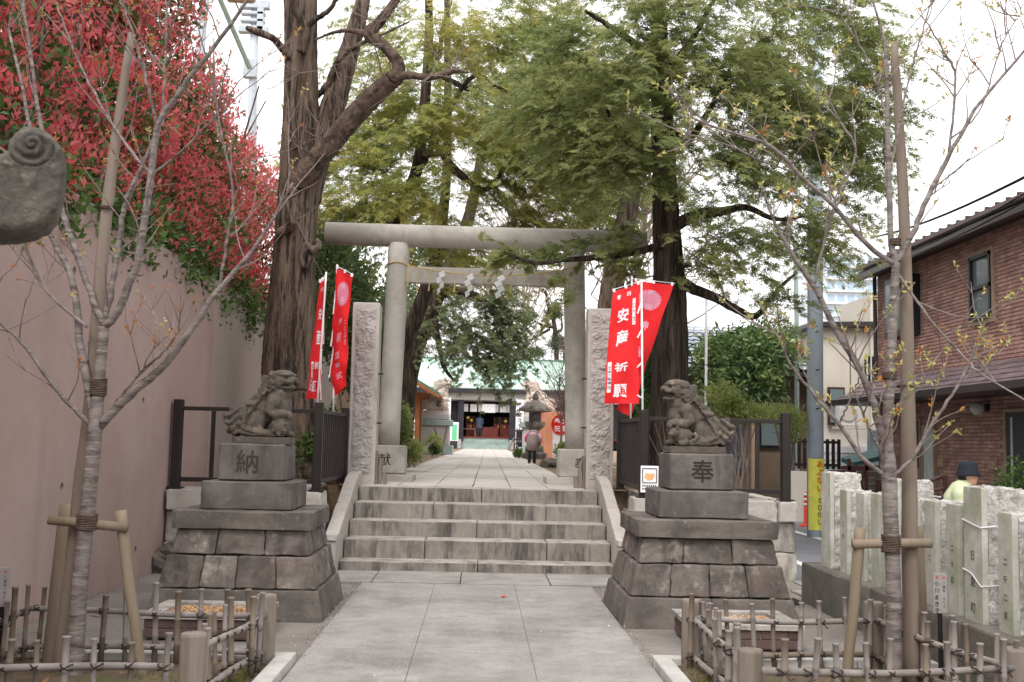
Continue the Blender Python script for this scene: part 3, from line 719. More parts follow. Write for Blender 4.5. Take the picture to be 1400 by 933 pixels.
    for (px, pz, rr) in ((-.255, z0+.205, .044), (-.225, z0+.155, .038), (-.295, z0+.155, .042), (-.265, z0+.105, .034)):
        b.tube([W(p) for p in spiral((px, .128, pz), (1, 0, 0), (0, 0, 1), rr*1.08, 1.7, 20)], .0155, 6); b.ball(W((px, .095, pz)), (rr, .03, rr), 10, 7)
    for j in range(7):
        s_ = j/6; pts = []
        for i in range(12):
            t = i/11
            pts.append(W((-.275+.46*t*(1-.25*s_), .10+.045*math.sin(3.14*t)+.006*math.sin(12*t+j), z0+.035+(.135-.13*t**.7)*s_*(1-t)*1.2+.004*math.sin(16*t+j*1.3))))
        b.tube(pts, [.021*(1-.55*i/11) for i in range(12)], 7)
    ell((.0, .10, z0+.02), (.2, .06, .022))
    me = remesh(b, .0055, 1)
    # chisel work: strand grooves, mouth line, eye sockets, worn noise
    nv = len(me.vertices); co = np.empty(nv*3); me.vertices.foreach_get('co', co); co = co.reshape(-1, 3)
    nr = np.empty(nv*3); me.vertices.foreach_get('normal', nr); nr = nr.reshape(-1, 3)
    lx = fx*(co[:, 0]-loc[0]); ly = loc[1]-co[:, 1]; lz = co[:, 2]-loc[2]-z0
    hx = (lx-H.x)*math.cos(yaw)+(ly-H.y)*math.sin(yaw); hy = -(lx-H.x)*math.sin(yaw)+(ly-H.y)*math.cos(yaw); hz = lz-(H.z-z0)
    d = np.zeros(nv)
    mz = -.036 if variant == 'closed' else -.042; mw = .008 if variant == 'closed' else .016
    d -= (.022 if variant == 'closed' else .036)*np.exp(-((hz-mz-.012*np.cos(hy*40))/mw)**2)*(hx > .055)*(np.abs(hy) < .075)
    for sy in (-1, 1): d -= .014*np.exp(-(((hx-.098)/.012)**2+((hy-sy*.052)/.012)**2+((hz-.022)/.010)**2))
    tail = np.clip((-.16-lx)/.06, 0, 1)*(lz < .28)
    d += tail*.009*np.sin(90*(lz+.35*lx)+8*np.sin(lx*14))
    mane = np.clip((.02-lx)/.1, 0, 1)*(lz > .22)*(1-tail); d += mane*.008*np.sin(ly*110+14*lz+4*np.sin(lz*22))
    wear = np.array([noise.noise(Vector(p)*22)*.004+noise.noise(Vector(p)*60)*.0018 for p in co]); d += wear
    co = co+nr*d[:, None]; me.vertices.foreach_set('co', co.ravel())
    off = root_loc(g); me.transform(Matrix.Translation(-off)); me.materials.append(M['statue'])
    me.polygons.foreach_set('use_smooth', [True]*len(me.polygons)); me.update()
    link('body', me, g)
    c = MB()
    if variant == 'closed':                                # carved ball under the paw
        bc = W((.155, .115, z0+.09)); c.ball(bc, .088, 20, 14)
        for a_ in range(6):
            th = a_*math.pi/3; c.tube([bc+Vector((math.cos(th)*.05+.035*math.cos(q), -.072, math.sin(th)*.05+.035*math.sin(q))) for q in [i*.7 for i in range(10)]], .006, 5)
        nm = 'carved_ball'
    else:                                                  # cub under the paw
        bc = W((.13, .12, z0+.095)); c.ball(bc, (.095, .06, .075), 16, 10); c.ball(W((.20, .15, z0+.12)), (.05, .045, .045), 14, 9)
        c.ball(W((.235, .165, z0+.105)), (.03, .03, .022), 10, 7)
        for sy in (-1, 1): c.ball(W((.185, .15+sy*.04, z0+.16)), (.018, .012, .016), 8, 6)
        c.tube([W((.09, .16, z0+.05)), W((.12, .17, z0+.025)), W((.17, .17, z0+.02))], [.03, .025, .022], 8); c.tube([W((.03, .14, z0+.12)), W((.0, .15, z0+.08)), W((.04, .16, z0+.04))], [.02, .024, .016], 8)
        nm = 'lion_cub'
    mc = remesh(c, .007, 2); mc.transform(Matrix.Translation(-off)); mc.materials.append(M['statue']); mc.polygons.foreach_set('use_smooth', [True]*len(mc.polygons)); link(nm, mc, g)
    return g
lion((-1.905, 9.84, 1.425), 1, 'closed', 'weathered stone guardian lion with closed mouth, paw on a carved ball')
lion((1.93, 9.84, 1.425), -1, 'open', 'weathered stone guardian lion with open mouth and a cub under its paw')

# ------------------------------------------------------------------ red banners on white poles
def lerp_poly(P, t):
    n = len(P)-1; k = min(int(t*n), n-1); f = t*n-k; f = f*f*(3-2*f)*.5+f*.5
    return P[k].lerp(P[k+1], f)
def banner(label, pole, left, right, prints, rip=.012, tabs=True, grp='red prayer banners by the gate'):
    g = thing('banner', pole[-1], label, 'banner', grp)
    MB().tube(pole, [.013, .014], 10).build('pole', M['white_metal'], g, True)
    def S(a, b, d=0):       # a 0..1 left-right, b 0..1 top-bottom
        p = lerp_poly(left, b).lerp(lerp_poly(right, b), a)
        return p
    def N(a, b):
        e = .02; x = S(min(a+e, 1), b)-S(max(a-e, 0), b); y = S(a, min(b+e, 1))-S(a, max(b-e, 0)); n = x.cross(y)
        n = n.normalized() if n.length > 1e-9 else Vector((0, -1, 0))
        return n if n.y < 0 else -n
    def C(a, b, d=0):
        n = N(a, b)
        return S(a, b)+n*(d+rip*math.sin(9*b+5*a)*(.3+b)+rip*.6*math.sin(17*b-7*a+1))
    nx, ny = 14, 44; vs_ = []; fs = []
    for side in (0, -.003):
        for j in range(ny+1):
            for i in range(nx+1): vs_.append(C(i/nx, j/ny, side))
    K = (nx+1)*(ny+1)
    for j in range(ny):
        for i in range(nx):
            q = j*(nx+1)+i; fs.append((q, q+1, q+nx+2, q+nx+1)); fs.append((K+q, K+q+nx+1, K+q+nx+2, K+q+1))
    mb = MB(); mb.add(vs_, fs); cl_ = mb.build('cloth', M['banner'], g, True)
    Wd = (S(1, .3)-S(0, .3)).length; Ht = (S(.5, 1)-S(.5, 0)).length
    for kind, s_, a, b, size, mat, bold in prints:
        def fn(x, y, d, a=a, b=b): return C(min(max(a+x/Wd, 0), 1), min(max(b-y/Ht, 0), 1), .0035+d)
        if kind == 't': letter('print', s_, size, fn, M[mat], cl_, bold=bold)
        elif kind == 'disc':
            m2 = MB(); n = 40; ring = []
            rr = [size*(1 if k % 2 else .9) for k in range(n)]
            for q in range(0, 5):
                ring.append([fn(math.cos(2*math.pi*k/n)*rr[k]*q/4, math.sin(2*math.pi*k/n)*rr[k]*q/4, -.0015) for k in range(n)])
            v_ = [p for r_ in ring for p in r_]; f_ = [(q*n+k, q*n+(k+1) % n, (q+1)*n+(k+1) % n, (q+1)*n+k) for q in range(4) for k in range(n)]
            m2.add(v_, f_); m2.build('crest', M[mat], cl_)
        elif kind == 'strip':
            m2 = MB(); w_, h_ = size; n = 14
            v_ = [fn(sx*w_/2, h_/2-h_*k/n, -.0015) for k in range(n+1) for sx in (-1, 1)]
            m2.add(v_, [(2*k, 2*k+1, 2*k+3, 2*k+2) for k in range(n)]); m2.build('label_strip', M[mat], cl_)
    top = MB(); a_, b_ = C(-.04, 0)+Vector((0, 0, .025)), C(1.04, 0)+Vector((0, 0, .025)); top.tube([a_, b_], .005, 6); top.build('cross_rod', M['white_metal'], g)
    for t in (.04, .5, .96):
        p = C(t, 0); m2 = MB(); m2.box((p.x, p.y-.003, p.z+.012), (.03, .008, .045)); m2.build('loop_tab', M['white_cloth'], g)
    if tabs:
        for t in (.22, .45, .68, .92):
            p = lerp_poly(pole, min(1, .02+t*.62)); q = C(1 if (right[0]-pole[0]).length < (left[0]-pole[0]).length else 0, t)
            m2 = MB(); m2.tube([q+(q-p)*.4, p], .011, 6); m2.build('loop_tab', M['white_cloth'], g)
    return g
def at_(u, v, Y): return at(u, v, Y)
Y = 14.0
banner('red banner with four large white characters before the right gate pillar', [at(877, 383, Y), at_(880, 590, Y)+Vector((0, 0, -.55))],
       path(Y-.05, (838, 399), (833, 450), (829, 505), (826, 552)), path(Y, (874, 388), (873, 440), (873, 500), (873, 552)),
       [('t', '奉', .25, .085, .065, 'white_cloth', .02), ('t', '納', .62, .075, .065, 'white_cloth', .02),
        ('t', '安産祈願', .42, .23, .158, 'white_cloth', .03)][:2] +
       [('t', c, .45, b, .165, 'white_cloth', .03) for c, b in zip('安産祈願', (.23, .44, .665, .875))] +
       [('strip', '', .83, .24, (.04, .34), 'white_cloth', 0), ('t', '太子堂八幡神社', .83, .165, .036, 'black_print', .0), ('strip', '', .10, .74, (.045, .43), 'white_cloth', 0), ('t', '太子堂八幡神社', .10, .645, .045, 'black_print', .01)])
Y = 14.75
banner('wind-twisted red banner with a pink crest behind the four-character banner', [at(864, 378, Y), at(862, 600, Y)+Vector((0, 0, -.4))],
       path(Y, (867, 384), (868, 430), (862, 500), (843, 560)), path(Y+.08, (921, 390), (903, 440), (884, 500), (862, 570)),
       [('disc', '', .45, .165, .15, 'pink_print', 0), ('t', '奉', .50, .11, .10, 'lilac_print', .01), ('t', '祝', .45, .22, .10, 'lilac_print', .01), ('t', '神', .42, .40, .13, 'lilac_print', .015), ('t', '前', .42, .56, .12, 'lilac_print', .015)], rip=.02)
Y = 14.2
banner('narrow-looking red banner with white characters nearest the big trunk', [at(446, 372, Y), at(432, 560, Y)+Vector((0, 0, -.35))],
       [at(437, 386, Y-.25), at(431, 440, Y-.25), at(424, 500, Y-.25), at(418, 546, Y-.25)], path(Y+.1, (445, 381), (442, 440), (440, 500), (437, 545)),
       [('t', c, .5, b, .15, 'white_cloth', .02) for c, b in zip('安産祈願', (.26, .46, .67, .87))] + [('strip', '', .18, .76, (.05, .42), 'white_cloth', 0), ('t', '太子堂八幡神社', .18, .66, .05, 'black_print', .01), ('t', '奉', .3, .09, .06, 'white_cloth', .02), ('t', '納', .7, .09, .06, 'white_cloth', .02)], rip=.008)
Y = 14.5
banner('red banner with a pink crest hanging beside the left gate pillar', [at(461, 362, Y), at(456, 560, Y)+Vector((0, 0, -.35))],
       path(Y, (461, 367), (455, 440), (452, 500), (458, 541)), [at(482, 378, Y-.25), at(477, 430, Y-.25), at(474, 490, Y-.2), at(474, 528, Y-.2)],
       [('disc', '', .5, .16, .12, 'pink_print', 0), ('t', '奉', .5, .12, .08, 'lilac_print', .01), ('t', '祝', .5, .2, .08, 'lilac_print', .01)] + [('t', c, .45, b, .1, 'lilac_print', .015) for c, b in zip('神前結婚式', (.36, .48, .6, .71, .82))] + [('t', 'ことぶき', .85, .4, .06, 'lilac_print', .01)], rip=.015)

# ------------------------------------------------------------------ brick planters in front of the pedestals
def planter(x0, x1, y0, y1, label):
    g = thing('planter_box', ((x0+x1)/2, (y0+y1)/2, 0), label, 'planter')
    def bricks(ax, lo, hi, fixed, sgn):
        for r_ in range(2):
            p = lo - (.1 if r_ else 0)
            while p < hi-.02:
                a, b = max(p, lo), min(p+.2, hi); p += .205
                if b-a < .03: continue
                z0 = .012+r_*.068; mb = MB()
                if ax == 'x': mb.box(((a+b)/2, fixed+sgn*.045, z0+.031), (b-a-.005, .09, .062), 0, .004)
                else: mb.box((fixed+sgn*.045, (a+b)/2, z0+.031), (.09, b-a-.005, .062), 0, .004)
                mb.build('brick', M['brown_brick'], g)
    bricks('x', x0, x1, y0, 1); bricks('y', y0+.095, y1, x0, 1); bricks('y', y0+.095, y1, x1, -1)
    mb = MB(); mb.box(((x0+x1)/2, (y0+y1)/2, .07), (x1-x0-.02, y1-y0-.02, .13)); mb.build('mortar_core', M['side_concrete'], g)
    for a, b, c, d in ((x0-.02, x1+.02, y0-.02, y0+.11), (x0-.02, x1+.02, y1-.11, y1+.02), (x0-.02, x0+.11, y0+.113, y1-.113), (x1-.11, x1+.02, y0+.113, y1-.113)):
        mb = MB(); mb.blk(a, b, c, d, .148, .185, sub=3, bev=.006, amp=.002, seed=a); mb.build('rim_stone', M['step'], g)
    mb = MB(); rr = random.Random(4)
    for i in range(700):
        s_ = rr.uniform(.006, .014); mb.ball((rr.uniform(x0+.11, x1-.11), rr.uniform(y0+.11, y1-.11), .15+rr.random()*.012), (s_, s_*.8, s_*.7), 5, 4)
    o = mb.build('gravel', M['gravel'], g); o['kind'] = 'stuff'
planter(-2.42, -1.58, 8.25, 8.92, 'low brown brick planter with orange gravel in front of the left lion pedestal')
planter(1.60, 2.42, 8.20, 8.92, 'low brown brick planter with orange gravel in front of the right lion pedestal')

# ------------------------------------------------------------------ planting beds edged with pale kerb stones and bamboo fences
def bed(x0, x1, y0, y1, nm):
    mb = MB(); nx, ny = 22, 26; vs_ = []; fs = []
    for j in range(ny+1):
        for i in range(nx+1):
            x, y = x0+(x1-x0)*i/nx, y0+(y1-y0)*j/ny; vs_.append((x, y, .02+.03*nz((x*2, y*2, 0))+.012*nz((x*9, y*9, 3))))
    for j in range(ny):
        for i in range(nx): q = j*(nx+1)+i; fs.append((q, q+1, q+nx+2, q+nx+1))
    mb.add(vs_, fs); tag(mb.build(nm, M['soil']), kind='structure')
    g = tag(thing('bed_edging', ((x0+x1)/2, (y0+y1)/2, 0), 'pale kerb stones edging the %s planting bed' % ('left' if x0 < 0 else 'right'), 'kerb'), kind='structure')
    def run(a, b, n):
        a, b = Vector(a), Vector(b)
        for i in range(n):
            p, q = a.lerp(b, i/n), a.lerp(b, (i+1)/n); d = (q-p); rz = math.atan2(d.y, d.x); c = (p+q)/2
            mb = MB(); mb.box((c.x, c.y, .025), (d.length-.006, .115, .085), rz, .006); mb.build('kerb_stone', M['kerb_white'], g)
    return run
rn = bed(-3.05, -1.3, 3.6, 7.45, 'planting_bed'); rn((-1.24, 3.6, 0), (-1.24, 7.38, 0), 14); rn((-1.18, 7.45, 0), (-3.05, 7.45, 0), 7)
rn = bed(1.36, 3.15, 3.6, 7.55, 'planting_bed'); rn((1.27, 3.6, 0), (1.27, 7.48, 0), 14); rn((1.21, 7.56, 0), (3.15, 7.56, 0), 7)
mb = MB(); rr = random.Random(9)
V_, D_ = [], []
def grass(name, label, spots, n, h, mat, seed):
    rr = np.random.default_rng(seed); vs_ = []; fs = []
    for (x, y, rx, ry) in spots:
        for i in range(n):
            a = rr.uniform(0, 6.28); q = math.sqrt(rr.uniform()); px, py = x+rx*q*math.cos(a), y+ry*q*math.sin(a)
            hh = h*rr.uniform(.4, 1.2); b = rr.uniform(0, 6.28); w_ = .004
            dx, dy = math.cos(b)*w_, math.sin(b)*w_; lx, ly = rr.normal(0, .4, 2)*hh
            k = len(vs_); vs_ += [(px-dx, py-dy, .015), (px+dx, py+dy, .015), (px+lx, py+ly, .015+hh)]; fs.append((k, k+1, k+2))
    m_ = MB(); m_.add(vs_, fs); return tag(m_.build(name, mat), label, 'grass', kind='stuff')
M['grass'] = leafmat('bed_grass', ['4d5a26', '6f7a3a', '8d8a4e'], 3, .3)
grass('weeds', 'sparse weeds and moss on the soil of the left planting bed', [(-1.9, 6.4, .3, .6), (-1.7, 5.6, .3, .4), (-2.3, 6.1, .2, .3), (-1.45, 6.9, .08, .3)], 260, .05, M['grass'], 1)
grass('weeds', 'sparse weeds on the soil of the right planting bed', [(1.5, 7.1, .12, .3), (1.9, 6.5, .25, .4), (2.4, 6.9, .2, .3)], 180, .05, M['grass'], 2)
M['dead_leaf'] = leafmat('dead_leaves', ['5c4632', '8a6a48', 'a07a52', '6d4a3c'], 2, .1)

def bamboo_fence(corners, label, gaps, post_at, seed, front_h=.33):
    """corner posts of round wood, two bamboo rails, split bamboo pickets tied on with black cord"""
    rr = random.Random(seed); c0 = sum((Vector((*c, 0)) for c in corners), Vector())/len(corners)
    g = thing('bamboo_fence', c0, label, 'fence', 'bamboo fences round the saplings')
    for (x, y, h, r) in post_at:
        m_ = MB(); n = 20
        m_.tube([(x, y, -.05), (x, y, h*.5), (x, y, h-.012), (x, y, h)], [r*1.03, r, r, r*.93], n, wob=lambda th, i, p: 1+.05*nz((math.cos(th)*4, math.sin(th)*4, x*9))+.03*math.sin(th*11+x*5))
        m_.build('post', M['post_wood'], g)
    for si, (a, b) in enumerate(gaps):
        A, B = Vector((*corners[a], 0)), Vector((*corners[b], 0)); d = (B-A); Ln = d.length; d.normalize(); nrm = Vector((-d.y, d.x, 0))
        for z in (.335, .105):
            m_ = MB(); pts = []; rad = []; n = max(6, int(Ln/.16))
            for i in range(n+1):
                t = i/n; p = A+d*(Ln*t)+Vector((0, 0, z+.012*math.sin(t*5+z*20+seed))); r = .021-.003*t
                pts += [p-d*.006, p, p+d*.006] if 0 < i < n else [p]; rad += [r, r*1.12, r] if 0 < i < n else [r]
            m_.tube(pts, rad, 9); m_.build('rail', M['bamboo'] if rr.random() < .6 else M['bamboo_tan'], g, True)
        m = int(Ln/.145)
        for i in range(m):
            t = (i+.6+rr.uniform(-.12, .12))/m; p = A+d*(Ln*t); side = 1 if rr.random() < .5 else -1
            p = p+nrm*side*.034; h = rr.uniform(.44, .52); tx, ty = rr.uniform(-.03, .03), rr.uniform(-.03, .03); r = rr.uniform(.014, .020)
            m_ = MB(); nodes = [0, .17+rr.uniform(-.04, .04), .34+rr.uniform(-.04, .04)]; zs = [(-.03, r), (h-.004, r), (h, r*1.2), (h+.008, r*1.2)]
            for q in nodes[1:]: zs += [(q-.006, r), (q, r*1.15), (q+.006, r)]
            zs.sort(); m_.tube([(p.x+tx*z/h, p.y+ty*z/h, z) for z, _ in zs], [q for _, q in zs], 8)
            pk = m_.build('picket', M['bamboo'] if rr.random() < .62 else M['bamboo_tan'], g, True)
            for z in (.335, .105):
                if rr.random() < .85:
                    q = p-nrm*side*.018; m_ = MB(); zz = z+.012*math.sin(t*5+z*20+seed)
                    for s_ in (-1, 1):
                        pts = [q+d*(.028*math.cos(k))*1.0+nrm*(.040*math.sin(k))+Vector((0, 0, zz+s_*.016*math.cos(k)+rr.uniform(-.003, .003))) for k in [j*math.pi/5 for j in range(11)]]
                        m_.tube(pts, .0042, 5)
                    if rr.random() < .5: m_.tube([q+nrm*.05*side+Vector((0, 0, zz)), q+nrm*.065*side+d*rr.uniform(-.04, .04)+Vector((0, 0, zz-.03)), q+nrm*.07*side+d*rr.uniform(-.06, .06)+Vector((0, 0, zz-.02))], .003, 4)
                    m_.build('cord_tie', M['rope_black'], pk)
    return g
bamboo_fence([(-1.37, 7.33), (-2.92, 7.36), (-3.0, 5.6), (-1.49, 5.62), (-1.49, 6.0)], 'low bamboo picket fence round the left sapling bed', [(0, 1), (1, 2), (0, 4), (2, 3)],
             [(-1.37, 7.38, .46, .066), (-1.49, 6.0, .445, .07)], 3)
bamboo_fence([(1.46, 7.45), (2.72, 7.5), (2.9, 5.95), (1.49, 5.75), (1.49, 6.0)], 'low bamboo picket fence round the right sapling bed', [(0, 1), (1, 2), (0, 4), (3, 2)],
             [(1.46, 7.5, .46, .066), (1.49, 6.0, .41, .067), (2.72, 7.55, .46, .064), (2.93, 6.0, .44, .07)], 8)

# ------------------------------------------------------------------ name tags on stakes
def sapling_sign(c, w_, h_, base, label, red, big, small):
    g = thing('sapling_sign', base, label, 'sign')
    mb = MB(); mb.box(c, (w_, .012, h_), 0, .002); mb.build('plate', M['sign_grey'], g)
    mb = MB(); mb.tube([base, (c[0]+.003, c[1]+.014, c[2]-h_*.2)], .016, 4); mb.build('stake', M['black_print'], g)
    letter('writing', red, .022, face_fn((c[0]-.022, c[1]-.0075, c[2]+h_*.40), *XZ), M['red_print'], g, pitch=.0001) if False else None
    for i, ch in enumerate(red): letter('writing', ch, .02, face_fn((c[0]+(.022 if i else -.02), c[1]-.0075, c[2]+h_*.40), *XZ), M['red_print'], g)
    letter('writing', big, .034, face_fn((c[0]-.022, c[1]-.0075, c[2]+h_*.24), *XZ), M['black_print'], g, pitch=.042, bold=.01)
    letter('writing', small, .02, face_fn((c[0]+.024, c[1]-.0075, c[2]+h_*.26), *XZ), M['black_print'], g, pitch=.024)
M['sign_grey'] = plain('grey_plastic', '9a9391', .6)
a, b = at(1275, 784, 7.0), at(1295, 839, 7.0)
sapling_sign(((a.x+b.x)/2, 7.0, (a.z+b.z)/2), b.x-a.x, a.z-b.z, at(1287, 936, 7.0), 'grey name plate on a black stake beside the right sapling', '奉納', '小川まき子', '八重桜 さくら')
a, b = at(-8, 776, 7.0), at(12, 830, 7.0)
sapling_sign(((a.x+b.x)/2, 7.0, (a.z+b.z)/2), b.x-a.x, a.z-b.z, at(-2, 940, 7.0), 'grey name plate on a black stake at the left edge by the pink wall', '奉納', '       ', '八重桜一本さくら')

# ------------------------------------------------------------------ granite post fence on its plinth
gf = thing('granite_fence', (3.45, 8, 0), 'row of inscribed pale granite posts on a mossy plinth along the road', 'fence')
ys = [3.9, 5.6, 7.3, 9.0, 10.88]
for i in range(4):
    mb = MB(); mb.blk(3.2, 3.62, ys[i]+.004, ys[i+1]-.004, -.1, .38, sub=6, bev=.014, amp=.006, seed=i+77, nscale=4); mb.build('plinth_block', M['plinth'], gf)
posts = [(10.27, 1), (9.80, 0), (9.37, 0), (9.01, 0), (8.64, 1), (8.25, 0), (7.90, 0), (7.52, 0), (7.16, 1), (6.75, 0), (6.38, 0), (6.0, 0)]
marks = ['', '二十', '一二', '', '', '二丁', '十二', '二十日', '日泉町', '二千二百', '', '']
for i, (y, big) in enumerate(posts):
    h = (1.27 if big else 1.125)+r2.uniform(-.012, .012); d = .27 if big else .19; wx = .30 if big else .25
    sd = i*5.3
    mb = MB(); ro = lambda a, b, c: 0.03
    mb.hexa([(3.298, y, .37), (3.31+.028, y, .37), (3.31+.028, y+d, .37), (3.298, y+d, .37), (3.298, y, h), (3.338, y, h), (3.338, y+d, h), (3.298, y+d, h)], sub=5, bev=.006, amp=.002, seed=sd); po = mb.build('post', M['fence_granite'], gf)
    mb = MB()
    def ro(a, b, c): return 0.1 if a < .05 else 1.0
    q = [(3.336, y+.006, .37), (3.30+wx, y+.006, .37), (3.30+wx, y+d-.006, .37), (3.336, y+d-.006, .37), (3.336, y+.006, h+.006), (3.30+wx, y+.006, h-.005), (3.30+wx, y+d-.006, h-.01), (3.336, y+d-.006, h+.006)]
    # hewn back: long block, strong relief
    mb.hexa(q, sub=12, bev=.012, amp=.017, seed=sd+2, nscale=14, rough=ro); mb.build('hewn_side', M['fence_granite_rough'], po)
    if marks[i]:
        for k, ch in enumerate(marks[i]): letter('carved_character', ch, .07 if big else .05, face_fn((3.2955, y+d/2, (h-.45 if big else h-.3)-k*(.17 if big else .11)), (0, -1, 0), (0, 0, 1), (-1, 0, 0)), M['carved_pale'], po, depth=.002)
    if i == 8:
        for z, z2 in ((1.02, 1.0), (.69, .62)):
            mw = MB(); mw.tube([(3.29, y+d+.004, z+.02), (3.288, y+d*.5, z), (3.288, y-.002, z2), (3.4, y-.022, z2+.015), (3.62, y-.012, z+.01)], .0045, 5); mw.build('wire', M['white_metal'], po)

# ------------------------------------------------------------------ big stone lantern at the left edge: roof corner curl
M['lantern_stone'] = surf('mossy_lantern_stone', '4b4742', '6b665f', 7, .92, .9, 40, .02, .25, spots=(('2e2b27', 14, .47, .64, .7), ('8f8981', 26, .56, .68, .5), ('56532f', 3, .54, .7, .6)), dist=.012)
lg = thing('stone_lantern', (-2.15, 3.5, 0), 'big mossy stone lantern roof corner with a spiral curl at the upper left edge', 'stone lantern')
cc = Vector((-1.372, 3.3, 2.33)); yw = .36
# the curl: a rising roof rib that rolls up into a spiral, thick across
def curl(o, ax, sgn):
    """roof corner: a thick rib that sweeps up and rolls into a scroll"""
    mb = MB(); ax = Vector(ax).normalized(); ay = Vector((0, 0, 1)); an = ax.cross(ay)
    prof = [(-.064, -.020), (-.060, .012), (-.047, .040), (-.022, .058), (.004, .062), (.030, .057), (.056, .044), (.082, .024), (.104, -.004), (.115, -.040), (.114, -.090), (.108, -.140), (.096, -.188), (.070, -.222), (.030, -.245), (-.026, -.262), (-.090, -.268), (-.35, -.272), (-.75, -.25), (-.75, -.02), (-.35, -.035), (-.15, -.040), (-.085, -.034)]
    prof = [(px*.84 if px > 0 else px, pz) for px, pz in prof]; m = len(prof); cxp, czp = 0.02, -.11
    loops = []; fs = []
    for d, sh in ((-.135, .86), (-.125, .95), (-.095, 1), (.095, 1), (.125, .95), (.135, .86)):
        loops.append([o+ax*(cxp+(px-cxp)*(sh if px > -.3 else 1))+ay*(czp+(pz-czp)*sh)+an*d for px, pz in prof])
    for k in range(len(loops)-1):
        for i in range(m): fs.append((k*m+i, k*m+(i+1) % m, (k+1)*m+(i+1) % m, (k+1)*m+i))
    fs.append(tuple(range(m))); fs.append(tuple((len(loops)-1)*m+i for i in reversed(range(m))))
    mb.add([p for l_ in loops for p in l_], fs)
    for s_ in (-1, 1):
        mb.ball(o+an*s_*.100, (.052, .052, .052), 20, 14)
        mb.tube([o+ax*x_+ay*z_+an*s_*.126 for x_, z_ in ((-.30, -.055), (-.15, -.062), (-.05, -.066), (.02, -.06), (.062, -.03), (.078, .0))], .014, 8)
        mb.tube([o+ax*x_+ay*z_+an*s_*.122 for x_, z_ in ((-.30, -.15), (-.1, -.16), (.0, -.155), (.06, -.12), (.085, -.06))], .010, 8)
    me = remesh(mb, .005, 1); me.transform(Matrix.Translation(-root_loc(lg)))
    co = np.empty(len(me.vertices)*3); me.vertices.foreach_get('co', co); co = co.reshape(-1, 3)
    nr = np.empty(len(me.vertices)*3); me.vertices.foreach_get('normal', nr); nr = nr.reshape(-1, 3)
    rel = co-np.array(o-root_loc(lg)); pa = rel@np.array(ax); pz_ = rel[:, 2]; pn_ = np.abs(rel@np.array(an)); rr_ = np.hypot(pa, pz_); ph = (rr_/.0235+np.arctan2(pz_, pa)/(2*math.pi)) % 1
    co = co-nr*(.013*np.exp(-((ph-.5)/.17)**2)*(rr_ < .068)*(pn_ > .10))[:, None]
    co = co+nr*np.array([noise.noise(Vector(p)*30)*.004+noise.noise(Vector(p)*70)*.002 for p in co])[:, None]; me.vertices.foreach_set('co', co.ravel())
    me.materials.append(M['lantern_stone']); me.polygons.foreach_set('use_smooth', [True]*len(me.polygons))
    return link('roof_curl', me, lg)
curl(cc, (math.cos(yw), math.sin(yw), 0), 1)
mb = MB(); mb.lathe([(.62, 2.12), (.72, 2.14), (.70, 2.3), (.45, 2.5), (.2, 2.75), (.14, 2.8)], (-2.3, 3.30, 0), 6, .17); mb.build('roof', M['lantern_stone'], lg)
mb = MB(); mb.lathe([(.30, 1.7), (.31, 2.12)], (-2.3, 3.30, 0), 6, .17); mb.build('light_box', M['lantern_stone'], lg)
mb = MB(); mb.lathe([(.22, 1.35), (.42, 1.5), (.44, 1.7)], (-2.3, 3.30, 0), 6, .17); mb.build('platform', M['lantern_stone'], lg)
mb = MB(); mb.lathe([(.26, 0), (.26, .12), (.19, .2), (.165, .75), (.19, 1.3), (.2, 1.36)], (-2.3, 3.30, 0), 18); mb.build('shaft', M['lantern_stone'], lg, True)

# ------------------------------------------------------------------ foliage tools
M['twig_dark'] = surf('dark_twig_bark', '3a302a', '51463e', 20, .9, 0, 90, .05, .2)
def fast_quads(name, Q, mat, parent=None):
    """Q: (n,4,3) world coords -> one mesh object"""
    n = len(Q); off = np.array(root_loc(parent)) if parent else np.zeros(3)
    me = bpy.data.meshes.new(name); me.vertices.add(4*n); me.vertices.foreach_set('co', (Q-off).astype(np.float32).ravel())
    me.loops.add(4*n); me.loops.foreach_set('vertex_index', np.arange(4*n, dtype=np.int32))
    me.polygons.add(n); me.polygons.foreach_set('loop_start', np.arange(n, dtype=np.int32)*4)
    me.update(calc_edges=True); me.materials.append(mat)
    return link(name, me, parent)
def unit(a): return a/np.maximum(np.linalg.norm(a, axis=-1, keepdims=True), 1e-9)
def leaves(P, D, S, L_, W_, fold=.15):
    """rhombic leaves: base P, direction D, side S, length, width"""
    L_ = L_[:, None]; W_ = W_[:, None]; Nn = unit(np.cross(D, S))
    return np.stack([P, P+D*L_*.5+S*W_*.5+Nn*W_*fold, P+D*L_, P+D*L_*.5-S*W_*.5+Nn*W_*fold], 1)
def rand_dirs(n, rng): return unit(rng.normal(size=(n, 3)))
def in_ellipsoids(cl_, rng, shell=.55):
    """cl_: list of (x,y,z,rx,ry,rz,n) -> points, outward dirs"""
    P = []; O = []
    for x, y, z, rx, ry, rz, n in cl_:
        d = rand_dirs(n, rng); r = (shell+(1-shell)*rng.random((n, 1)))*rng.uniform(.75, 1.08, (n, 1))
        P.append(np.array([x, y, z])+d*r*np.array([rx, ry, rz])); O.append(d)
    return np.concatenate(P), np.concatenate(O)
